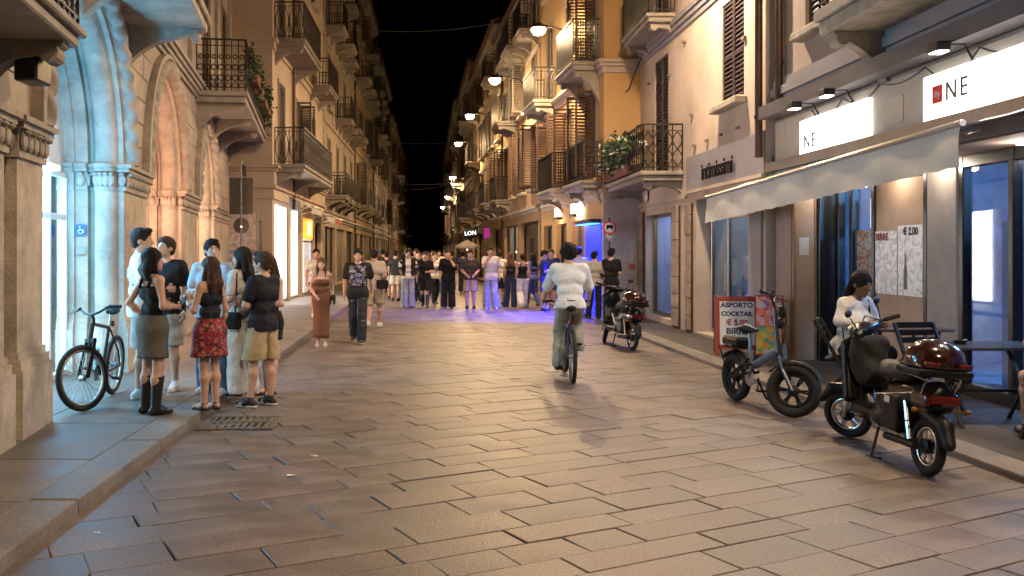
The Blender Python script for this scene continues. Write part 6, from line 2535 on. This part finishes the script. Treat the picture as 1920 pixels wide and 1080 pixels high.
        if hk in ('long', 'longer', 'bob'):
            L_ = {'long': .36, 'longer': .48, 'bob': .2}[hk]
            for dx in (-.05, 0, .05):
                a = hc + Ra @ np.array((dx, -.055, .0))
                b = hc + Ra @ np.array((dx * 1.35, -.085, -L_ * .5))
                c = hc + Ra @ np.array((dx * 1.25, -.075, -L_))
                P += [q_cone(a * s, b * s, .05 * s, .052 * s), q_cone(b * s, c * s, .052 * s, .026 * s)]
            for sg in (-1, 1):
                a = hc + Ra @ np.array((sg * .07, .0, .02))
                b = hc + Ra @ np.array((sg * .082, .01 if hk != 'bob' else 0, -.12))
                c = hc + Ra @ np.array((sg * .08, .02, -L_ * .75))
                P += [q_cone(a * s, b * s, .026 * s, .028 * s), q_cone(b * s, c * s, .028 * s, .014 * s)]
            P.append((*HE((0, .13, -.04), (.066, .095, .105)), 'sub'))
        if hk == 'bun':
            P.append(HE((0, -.12, .06), (.045, .045, .045)))
            P.append((*HE((0, .12, -.035), (.078, .085, .10)), 'sub'))
        if hk == 'braids':
            for k in range(-3, 4):
                a = hc + Ra @ np.array((k * .025, -.06, .03))
                b = hc + Ra @ np.array((k * .036, -.07, -.2))
                P.append(q_cone(a * s, b * s, .028 * s, .016 * s))
            P.append((*HE((0, .12, -.035), (.07, .085, .10)), 'sub'))
        am_ = .009 if hk == 'curly' else .0035
        fq = 75 if hk == 'curly' else 95
        sdf_obj('hair', P, min(vox, .011) * s if fine else vox * s, hm, e, .02 * s, (), lambda X, Y, Z: am_ * (np.sin(fq * X + 2 * np.sin(fq * .3 * Z)) * np.sin(fq * .8 * Y + 1.5 * np.sin(fq * .4 * X)) + .5 * np.sin(fq * .9 * Z * (1 if hk == 'curly' else .2) + 5 * X * 10)))
    # shoes ----------------------------------------------------------------
    if shoes:
        kind, sm = shoes[0], shoes[1]
        for (sh, el, wr, hp, kn, an, sg), fd in zip(limbs, sdir):
            b0 = an * 1.0
            if kind in ('sneaker', 'boot', 'shoe'):
                P = [C(b0 + fd * -.045 + (0, 0, -.045), b0 + fd * .06 + (0, 0, -.045), .042, .042), C(b0 + fd * .06 + (0, 0, -.045), b0 + fd * .165 + (0, 0, -.055), .043, .033), C(b0, b0 + fd * .05 + (0, 0, -.03), .046, .042)]
                if kind == 'boot':
                    top_ = kn + (an - kn) * .22
                    P += [C(top_, b0, .070, .05)]
                zz = (b0[2] - .083) * s
                cz = [lambda X, Y, Z, zz=zz: zz - Z] if fd[2] == 0 else []
                if kind == 'boot':
                    zt = top_[2] * s
                    cz.append(lambda X, Y, Z, zt=zt: Z - zt)
                so_ = sdf_obj('shoe', P, vox * s * .85, sm, e, .025 * s, cz)
                if kind == 'sneaker' and sole and fd[2] == 0:
                    P = [C(b0 + fd * -.045 + (0, 0, -.066), b0 + fd * .16 + (0, 0, -.066), .045, .037)]
                    zc1, zc2 = (b0[2] - .0845) * s, (b0[2] - .06) * s
                    sdf_obj('sole', P, vox * s * .7, pm('white_sole', (.55, .53, .5), .7, .1), so_, .02, (lambda X, Y, Z: zc1 - Z, lambda X, Y, Z: Z - zc2))
            else:
                mb = MB()
                pts = [b0 + fd * -.055, b0 + fd * .05, b0 + fd * .16]
                d2 = Vector(fd).cross(Vector((0, 0, 1))).normalized()
                lo_, hi_ = [], []
                outl = [(-.06, .03), (0, .036), (.08, .043), (.15, .035), (.175, .01)]
                poly = [(y, w) for y, w in outl] + [(y, -w) for y, w in outl[::-1]]
                mb.prism(poly, lambda a, b, d: tuple((Vector(b0) + Vector(fd) * a + d2 * b + Vector((0, 0, d))) * s), -.085, -.064)
                for y, h in ((.12, .03), (.0, .075)):
                    mb.tube([(Vector(b0) + Vector(fd) * y + d2 * (.04 * math.cos(t)) + Vector((0, 0, -.07 + h * math.sin(t)))) * s for t in np.linspace(0, PI, 8)], .008 * s, 5)
                mb.tube([(Vector(b0) + Vector(fd) * (.01 - .05 * math.sin(t)) + d2 * (.04 * math.cos(t)) + Vector((0, 0, -.005))) * s for t in np.linspace(0, PI, 8)], .007 * s, 5)
                mb.build('sandal', sm, e)
    LIM['last'] = dict(J=J, s=s, wR=wR * s, wL=wL * s, hc=hc * s, shR=shR * s, shL=shL * s, U=U)
    if extra:
        extra(e, s, LIM['last'])
    return e


def phone(hand='wR', off=(0, .06, .03)):
    def fn(e, s, L):
        p = L[hand] + np.array(off)
        MB().cbox(p[0] - .037, p[0] + .037, p[1] - .006, p[1] + .006, p[2] - .07, p[2] + .07, .004).build('phone', M_BLKP, e)
    return fn


def shoulder_bag(side=-1, col=BLACKT, size=(.13, .06, .10), z=.98, back=True, white=False):
    def fn(e, s, L):
        y = -.14 if back else .02
        x = side * .2
        o = sdf_obj('shoulder_bag', [q_box((x * s, y * s, z * s), np.array(size) * s, .03)], .016, cloth('bag_%.2f' % col[0], col), e)
        mb = MB()
        sh = L['shR'] if side < 0 else L['shL']
        sg = -side
        pts = [(x * s, y * s, (z + size[2]) * s), (x * .75 * s, (-.13 if back else .13) * s, 1.2 * s), (sg * .08 * s, -.09 * s, 1.42 * s), (sg * .1 * s, 0, 1.505 * s), (sg * .06 * s, .1 * s, 1.38 * s), (x * .8 * s, .12 * s, 1.12 * s), (x * s, (y + .05) * s, (z + size[2]) * s)]
        mb.tube(pts, .011, 6, flat=.5)
        mb.build('bag_strap', cloth('bag_%.2f' % col[0], col), o, smooth=True)
    return fn


def hang_bag(side=1, col=BLACKT, z=.93):
    def fn(e, s, L):
        x = side * .23
        o = sdf_obj('handbag', [q_box((x * s, -.04 * s, z * s), (.05 * s, .13 * s, .10 * s), .03)], .018, cloth('bag_%.2f' % col[0], col), e)
        sh = L['shR'] if side > 0 else L['shL']
        MB().tube([(x * s, -.1 * s, (z + .09) * s), tuple(sh + (side * .02, -.06, .03)), tuple(sh + (side * .02, .03, .05)), (x * s, .03 * s, (z + .09) * s)], .008, 6).build('bag_strap', cloth('bag_%.2f' % col[0], col), o)
    return fn


# print on cloth -----------------------------------------------------------
def print_tee(name, base, inks, z0, z1, w, front=True, scale=16, thr=.52):
    if name in MATS:
        return MATS[name]
    m = pm(name, base, .85, .14, 9, .25, 55)
    t = m.node_tree
    N, L = t.nodes, t.links
    b = N['Principled BSDF']
    src = b.inputs['Base Color'].links[0].from_socket
    tc = N.new('ShaderNodeTexCoord')
    sp = N.new('ShaderNodeSeparateXYZ')
    L.new(tc.outputs['Object'], sp.inputs[0])
    no = N.new('ShaderNodeTexNoise')
    no.inputs['Scale'].default_value = scale
    no.inputs['Detail'].default_value = 3
    no.inputs['Distortion'].default_value = 1.2
    mp = N.new('ShaderNodeMapping')
    mp.inputs['Scale'].default_value = (1, .05, 1.7)
    L.new(tc.outputs['Object'], mp.inputs[0])
    L.new(mp.outputs[0], no.inputs['Vector'])

    def math_(op, a, bv):
        n = N.new('ShaderNodeMath')
        n.operation = op
        for i, v in enumerate((a, bv)):
            if isinstance(v, (int, float)):
                n.inputs[i].default_value = v
            else:
                L.new(v, n.inputs[i])
        return n.outputs[0]
    mask = math_('GREATER_THAN', no.outputs['Fac'], thr)
    mask = math_('MULTIPLY', mask, math_('GREATER_THAN', sp.outputs['Z'], z0))
    mask = math_('MULTIPLY', mask, math_('LESS_THAN', sp.outputs['Z'], z1))
    ab = math_('ABSOLUTE', sp.outputs['X'], 0)
    mask = math_('MULTIPLY', mask, math_('LESS_THAN', ab, w))
    mask = math_('MULTIPLY', mask, math_('GREATER_THAN' if front else 'LESS_THAN', sp.outputs['Y'], 0.))
    cr = N.new('ShaderNodeValToRGB')
    e = cr.color_ramp.elements
    e[0].position, e[1].position = .35, .65
    e[0].color, e[1].color = (*inks[0], 1), (*inks[1], 1)
    n2 = N.new('ShaderNodeTexNoise')
    n2.inputs['Scale'].default_value = 5
    L.new(tc.outputs['Object'], n2.inputs['Vector'])
    L.new(n2.outputs['Fac'], cr.inputs[0])
    mx = N.new('ShaderNodeMix')
    mx.data_type = 'RGBA'
    L.new(mask, mx.inputs['Factor'])
    L.new(src, mx.inputs['A'])
    L.new(cr.outputs[0], mx.inputs['B'])
    L.new(mx.outputs['Result'], b.inputs['Base Color'])
    return m


H_DK = hair_mat('dark', (.018, .011, .008))
H_BR = hair_mat('brown', (.055, .028, .016))
H_LB = hair_mat('light_brown', (.13, .07, .035))
H_BK = hair_mat('black', (.008, .007, .007))
T_BLACK = cloth('black', BLACKT)
T_WHITE = cloth('white', (.66, .65, .63))
T_NAVYB = cloth('blue_black', (.016, .018, .026))
J_BLUE = cloth('denim', (.075, .11, .19), .25)
J_LIGHT = cloth('light_denim', (.33, .35, .38), .2)
J_DARK = cloth('dark_denim', (.02, .022, .032), .3)
S_WHITE = cloth('white_shoe', (.6, .6, .6))
S_BLACK = pm('black_leather', (.013, .012, .012), .4, .2, 15, .15, 40)
G1 = 'friends talking beside the arcade'

def shoe_stripes(e, s, L):
    for (ax, ay, sg) in ((.10, -.03, 1), (-.16, .06, -1)):
        for side in (-1, 1):
            for k in range(3):
                y = ay + .045 + k * .028
                x = ax + sg * .12 * (y - ay) + side * .043
                MB().bar((x * s, (y + .02) * s, .025 * s), (x * s, (y - .012) * s, .062 * s), .006, .011).build('stripe', pm('white_sole', (.55, .53, .5), .7, .1), e)


# ---- left group
person('man in white tee with blue print on the back, nearest the arcade', (-3.1, 9.7, Z_L), 66, 1.80, 'm', ('front', 'low_front'), 'relax',
       ('tee', print_tee('cloth_white_blueprint', (.66, .66, .68), ((.03, .07, .4), (.05, .1, .5)), 1.15, 1.42, .13, False, 22, .5), {'g': .026, 'hem': .84}), ('shorts', cloth('grey_shorts', (.3, .3, .3)), {'loose': .035, 'len': .95}),
       ('quiff', H_DK), ('sneaker', S_WHITE), look=20, group=G1)
person('woman in black top and olive grey skirt with tall black boots', (-2.68, 8.72, Z_L), 40, 1.585, 'f', ('front', 'hip'), 'stand',
       ('tank', T_BLACK, {'hem': 1.02, 'g': .01}), ('skirt', cloth('olive_skirt', (.105, .10, .085)), {'hem': .60, 'flare': .03, 'pleat': .01}), ('bob', H_BK), ('boot', S_BLACK), look=18, group=G1, extra=phone('wR', (0, .07, .03)))
person('young man in black tee and grey shorts behind the woman in boots', (-2.98, 10.2, Z_L), 190, 1.72, 'm', ('front', 'down'), 'stand',
       ('tee', T_BLACK, {'g': .02}), ('shorts', cloth('pale_grey_shorts', (.32, .34, .34)), {'loose': .035, 'len': .95}), ('fringe', H_BR), ('sneaker', S_WHITE), skin=2, look=15, nod=-8, group=G1)
person('man in light blue tee and jeans with his arms folded', (-2.42, 10.05, Z_L), 190, 1.69, 'm', ('crossed', 'crossed_b'), 'relax',
       ('tee', cloth('light_blue', (.46, .56, .68)), {'g': .02, 'hem': .86}), ('jeans', J_BLUE, {'loose': .03}), ('quiff', H_DK), ('sneaker', S_WHITE), skin=2, look=-38, group=G1)
person('woman with long brown hair, black tank top and red patterned short skirt', (-2.18, 8.95, Z_L), 305, 1.50, 'f', ('down', 'phone'), 'close',
       ('tank', T_NAVYB, {'hem': 1.02, 'g': .01}), ('skirt', blotch('red_print_skirt', ((.22, .012, .025), (.05, .012, .016), (.26, .02, .03), (.3, .12, .1)), 45, .85), {'hem': .62, 'flare': .07, 'pleat': .05, 'np': 11}), ('long', H_BR), ('sandal', S_BLACK), skin=0, look=-14, group=G1)
person('woman in white top and long white trousers with a black shoulder bag', (-2.06, 9.9, Z_L), 300, 1.60, 'f', ('down', 'front'), 'stand',
       ('tee', cloth('cream_white', (.55, .53, .5)), {'g': .016}), ('trousers', T_WHITE, {'loose': .045}), ('long', H_DK), ('sandal', S_BLACK), look=-20, group=G1, extra=hang_bag(-1, BLACKT, .9))
person('woman in short black outfit holding a hand to her face', (-1.88, 10.5, 0), 205, 1.60, 'f', ('face', 'crossed'), 'close',
       ('tank', T_BLACK, {'hem': 1.0}), ('skirt', T_BLACK, {'hem': .70, 'flare': .03}), ('long', H_BR), ('sandal', S_BLACK), skin=2, group=G1)
person('man in black tee and beige shorts standing on the road by the kerb', (-1.80, 9.72, 0), 298, 1.64, 'm', ('crossed', 'crossed_b'), 'relax',
       ('tee', T_NAVYB, {'g': .022, 'hem': .86}), ('shorts', cloth('beige_shorts', (.42, .32, .19)), {'loose': .045, 'len': .93}), ('short', H_BR), ('sneaker', pm('black_suede', (.016, .015, .015), .6, .2)), look=-10, group=G1, extra=shoe_stripes)
# three white stripes on the trainers of the man in beige shorts are part of his shoes
# ---- couple walking towards the camera
person('woman in long brown slip dress walking towards the camera', (-1.92, 15.9, 0), 176, 1.54, 'f', ('low_front', 'down'), 'close',
       ('strap', cloth('brown_satin', (.17, .075, .04)), {'hem': 1.02, 'g': .009}), ('dress', cloth('brown_satin'), {'hem': .17, 'flare': .05, 'narrow': .055, 'pleat': .03, 'np': 5}), ('long', H_LB), ('sandal', S_WHITE), skin=2, vox=.0145, extra=hang_bag(-1, (.03, .025, .025), .92))
person('man in black tee with pale graphic print and ripped dark jeans', (-1.32, 16.4, 0), 180, 1.70, 'm', ('down', 'back'), 'walk2',
       ('tee', print_tee('cloth_black_graphic', BLACKT, ((.5, .48, .46), (.26, .22, .42)), 1.04, 1.40, .15, True, 15, .51), {'g': .03, 'hem': .84, 'sl': .016}), ('jeans', blotch('ripped_denim', ((.016, .017, .024), (.02, .021, .03), (.02, .022, .03), (.018, .019, .026), (.16, .16, .18)), 9, .85, 'NOISE', stretch=(1, 1, 2.2)), {'loose': .024}),
       ('fringe', H_BK), ('sneaker', S_BLACK), skin=2, vox=.0145)
person('man in beige tee seen from behind with a small black shoulder bag', (-1.22, 19.5, 0), 4, 1.70, 'm', ('bag', 'down'), 'walk',
       ('tee', cloth('beige_tee', (.48, .42, .35)), {'g': .03, 'hem': .84}), ('shorts', cloth('beige_cargo', (.40, .33, .25)), {'loose': .04, 'len': .95}), ('short', H_DK), ('sneaker', S_WHITE), vox=.017, extra=shoulder_bag(1))
person('man in white tee half hidden behind the woman in the brown dress', (-2.72, 21.5, Z_L), 170, 1.62, 'm', ('down', 'down'), 'walk',
       ('tee', T_WHITE, {'g': .024}), ('shorts', cloth('red_brown_shorts', (.25, .1, .07)), {'loose': .04}), ('short', H_DK), ('sneaker', S_WHITE), vox=.018)

# ---- people across the middle of the street
G2 = 'people strolling in the middle distance'
V2 = .020
person('man in open dark overshirt over white tee and pale jeans', (-.67, 26.4, 0), 172, 1.72, 'm', ('hold_out', 'pocket'), 'stand',
       ('tee', T_WHITE, {'g': .018, 'jacket': cloth('dark_overshirt', (.025, .02, .018))}), ('jeans', J_LIGHT, {'loose': .04}), ('curly', H_BR), ('sneaker', S_BLACK), vox=V2, group=G2)
person('man in black tee and black shorts with dark boots', (-.17, 26.6, 0), 186, 1.64, 'm', ('down', 'front'), 'walk2',
       ('tee', T_BLACK, {'g': .03, 'hem': .82}), ('shorts', T_BLACK, {'loose': .05, 'len': .9}), ('short', H_BR), ('boot', S_BLACK), vox=V2, group=G2)
person('woman in white tee and black tight jeans raising her hand to her mouth', (.11, 27.7, 0), 165, 1.63, 'f', ('face', 'down'), 'walk',
       ('tee', T_WHITE, {'g': .02}), ('jeans', T_NAVYB, {'loose': .004}), ('bun', H_BR), ('sneaker', S_BLACK), skin=2, vox=V2, group=G2)
person('person in long black top and wide black trousers touching the face', (.50, 26.6, 0), 178, 1.70, 'm', ('down', 'face'), 'stand',
       ('shirt', T_BLACK, {'g': .03, 'hem': .75, 'sleeve': 1.0}), ('trousers', cloth('blue_black_wide', (.014, .015, .03)), {'loose': .05}), ('fringe', H_BR), ('shoe', S_BLACK), skin=2, vox=V2, group=G2)
person('man in dark olive tee and beige shorts holding something in both hands', (1.13, 26.0, 0), 182, 1.69, 'm', ('low_front', 'low_front'), 'stand',
       ('tee', cloth('dark_olive', (.055, .05, .038)), {'g': .026}), ('shorts', cloth('beige_shorts'), {'loose': .04, 'len': .92}), ('short', H_BR), ('sneaker', S_BLACK), vox=V2, group=G2)
person('tall man in white tee and light jeans with a hand at his ear', (1.71, 26.0, 0), 184, 1.77, 'm', ('face', 'down'), 'relax',
       ('tee', cloth('warm_white', (.6, .55, .5)), {'g': .032, 'hem': .82}), ('jeans', J_LIGHT, {'loose': .045}), ('short', H_BR), ('sneaker', S_WHITE), vox=V2, group=G2)
person('woman in black strapless top and dark blue jeans seen from behind with long brown hair', (2.34, 26.6, 0), 8, 1.63, 'f', ('down', 'down'), 'relax',
       ('strap', T_BLACK, {'hem': .98}), ('jeans', cloth('dark_blue_jeans', (.03, .045, .085)), {'loose': .03}), ('longer', H_LB), ('sneaker', S_BLACK), vox=V2, group=G2)
person('man in white tee half hidden behind the woman in dark blue jeans', (2.12, 28.0, 0), 20, 1.66, 'm', ('down', 'down'), 'stand',
       ('tee', T_WHITE, {'g': .024}), ('shorts', T_BLACK, {'loose': .04}), ('short', H_DK), ('sneaker', S_BLACK), vox=V2, group=G2, extra=hang_bag(-1))
person('woman in black top and wide white trousers seen from behind', (2.68, 26.5, 0), 355, 1.58, 'f', ('down', 'down'), 'walk',
       ('tank', T_BLACK, {'hem': .95}), ('trousers', T_WHITE, {'loose': .05}), ('bun', H_DK), ('sneaker', S_WHITE), vox=V2, group=G2)
person('woman in violet blue top and jeans with long dark hair near the blue doorway', (3.02, 26.9, 0), 330, 1.60, 'f', ('front', 'down'), 'walk2',
       ('tee', cloth('violet_blue', (.12, .13, .36)), {'g': .016}), ('jeans', cloth('blue_trousers', (.08, .1, .32)), {'loose': .02}), ('longer', H_BK), ('sneaker', S_BLACK), vox=V2, group=G2)
person('man in navy tee looking down at his phone near the blue doorway', (3.12, 25.0, 0), 95, 1.68, 'm', ('phone', 'front'), 'stand',
       ('tee', cloth('navy_tee', (.03, .035, .10)), {'g': .026}), ('shorts', cloth('navy_shorts', (.05, .05, .14)), {'loose': .04}), ('short', H_BK), ('sneaker', S_BLACK), vox=V2, group=G2, nod=18)
person('man in dark tee facing the one with the phone', (3.45, 26.0, 0), 200, 1.72, 'm', ('front', 'low_front'), 'stand',
       ('tee', cloth('navy_tee'), {'g': .026}), ('shorts', cloth('navy_shorts'), {'loose': .04}), ('short', H_LB), ('sneaker', S_WHITE), vox=V2, group=G2, nod=10)
person('man in pale blue tee standing in the blue light of the doorway', (3.74, 22.9, Z_R), 25, 1.70, 'm', ('down', 'down'), 'stand',
       ('tee', cloth('pale_blue_tee', (.35, .42, .6)), {'g': .024}), ('shorts', cloth('navy_shorts'), {'loose': .04}), ('short', H_BK), ('sneaker', S_WHITE), vox=V2, group=G2)
person('man in beige long-sleeved shirt and black trousers by the blue doorway', (3.86, 21.4, Z_R), 12, 1.60, 'm', ('low_front', 'pocket'), 'relax',
       ('shirt', cloth('beige_shirt', (.36, .33, .3)), {'g': .024, 'sleeve': 1.75, 'hem': .86}), ('trousers', T_BLACK, {'loose': .015}), ('short', H_BK), ('shoe', S_BLACK), vox=.017, look=25)
person('man in black tee with folded arms in front of the information panel', (4.22, 21.2, Z_R), 40, 1.66, 'm', ('front', 'crossed'), 'relax',
       ('tee', T_BLACK, {'g': .024, 'hem': .84}), ('jeans', J_DARK, {'loose': .02}), ('short', H_BK), ('shoe', S_BLACK), vox=.017)

# ---- crowd farther down
G3 = 'crowd far down the street'
CR = random.Random(31)
crowd = [(-1.55, 31.5, 'm', 'black tee and cream shorts', T_BLACK, cloth('cream_shorts', (.5, .44, .36)), 6), (-1.18, 30.4, 'm', 'dark tee and shorts, back turned', cloth('charcoal', (.03, .028, .028)), cloth('cream_shorts'), 2), (-.92, 31.6, 'f', 'dark top in front of the far lights', cloth('charcoal'), J_BLUE, 350),
         (-.42, 29.6, 'm', 'black shirt right behind the open overshirt', T_BLACK, T_BLACK, 175), (-.55, 33, 'm', 'grey tee', cloth('mid_grey', (.2, .19, .18)), J_DARK, 180), (.05, 34.5, 'f', 'rust top', cloth('rust', (.2, .08, .04)), J_DARK, 185),
         (.32, 36, 'm', 'white shirt', T_WHITE, J_BLUE, 178), (.85, 38, 'm', 'black shirt', T_BLACK, J_DARK, 0), (.62, 42, 'f', 'red top', cloth('dull_red', (.25, .05, .04)), T_BLACK, 182), (1.3, 37, 'm', 'navy shirt beside the parasol', cloth('navy_tee'), J_DARK, 10),
         (-.15, 44, 'm', 'pale shirt', cloth('beige_tee'), J_DARK, 180), (-.85, 41, 'f', 'black dress', T_BLACK, T_BLACK, 5), (.2, 50, 'm', 'dark jacket', cloth('charcoal'), J_DARK, 180), (-.5, 52, 'f', 'white top', T_WHITE, J_DARK, 178), (.95, 51, 'm', 'grey shirt', cloth('mid_grey'), J_DARK, 182),
         (-1.9, 36, 'm', 'olive shirt on the left', cloth('dark_olive'), J_BLUE, 0), (-1.35, 47, 'm', 'black shirt on the left', T_BLACK, J_DARK, 175)]
for i, (x, y, sx, what, t_, b_, f_) in enumerate(crowd):
    person('person of the far crowd in ' + what + (', about %s of the crowd' % ('nearest' if y < 32 else 'middle' if y < 42 else 'farthest') if what.count(' ') < 3 else ''), (x, y, 0), f_ + CR.uniform(-12, 12), CR.uniform(1.62, 1.76), sx, CR.choice((('down', 'front'), ('down', 'down'), ('pocket', 'down'))), CR.choice(('stand', 'walk', 'walk2')),
           ('tee', t_, {'g': .024}), (('shorts', b_, {'loose': .04}) if 'shorts' in what else ('jeans', b_, {'loose': .025})), (CR.choice(('short', 'curly')) if sx == 'm' else 'long', CR.choice((H_DK, H_BR, H_BK))), ('sneaker', S_BLACK), vox=.030 if y > 34 else .025, group=G3, sole=False)

# ---- rider (bicycle stands at (1.80, 11.85), heading away)
person('rider in white shirt and khaki trousers seen from behind on the bicycle', (1.80, 11.85, 0), 3, 1.74, 'm', (((.27, .08, 1.2), (.30, .31, 1.02)), ((-.27, .08, 1.2), (-.30, .31, 1.02))), 'stand',
       ('shirt', T_WHITE, {'g': .024, 'sleeve': .98, 'hem': .90, 'sl': .012}), ('trousers', cloth('khaki', (.30, .28, .22)), {'loose': .026, 'waist': .05}), ('curly', H_BK), ('sneaker', S_BLACK), lean=17,
       joints={'pel': (0, -.21, .985), 'kR': (.10, .16, .74), 'aR': (.12, .02, .42), 'kL': (-.10, .08, .60), 'aL': (-.13, -.04, .21), 'free_arms': True},
       extra=lambda e, s, L: MB().tube([(.155 * math.cos(t) * s, (-.205 + .125 * math.sin(t)) * s, 1.035 * s) for t in np.linspace(0, 2 * PI, 25)], .016, 6, flat=.5).build('belt', pm('brown_belt', (.06, .03, .02), .5, .1), e))

# ---- woman sitting at the wooden table (local y points to the right of the picture)
person('woman with tied dark hair in white blouse sitting at the wooden table', (4.44, 9.7, Z_R), 158, 1.80, 'f', (((.23, .14, .84), (.06, .36, .82)), ((-.23, .16, .83), (-.04, .40, .82))), 'stand',
       ('shirt', T_WHITE, {'g': .02, 'sleeve': 1.85, 'hem': .88, 'sl': .012}), ('trousers', T_BLACK, {'loose': .01}), ('braids', H_BK), ('shoe', S_BLACK), skin=3, lean=14, nod=20, look=-5,
       joints={'pel': (0, .02, .56), 'kR': (.12, .42, .52), 'aR': (.12, .36, .09), 'kL': (-.12, .42, .52), 'aL': (-.12, .34, .09), 'free_arms': True},
       extra=lambda e, s, L: MB().tube([tuple(L['shL'] + (.03, .07, -.16)), tuple(L['shL'] + (.05, .06, .03)), tuple(L['shL'] + (.05, -.06, .03)), tuple(L['shL'] + (.04, -.13, -.2))], .018, 6, flat=.5).build('bag_strap', T_BLACK, e))
# ---- person cut by the right edge
person('person in sleeveless pink top sitting at the right edge of the picture', (5.22, 7.5, Z_R), 12, 1.66, 'f', (((.22, .14, .88), (.12, .36, .79)), ((-.22, .12, .86), (-.10, .36, .79))), 'stand',
       ('tank', cloth('coral_pink', (.5, .2, .16)), {'hem': .8}), ('shorts', J_BLUE, {'loose': .02, 'len': .6}), ('long', H_BR), ('sandal', S_BLACK), lean=6,
       joints={'pel': (0, .0, .56), 'kR': (.12, .42, .53), 'aR': (.12, .40, .09), 'kL': (-.12, .42, .53), 'aL': (-.12, .40, .09), 'free_arms': True})
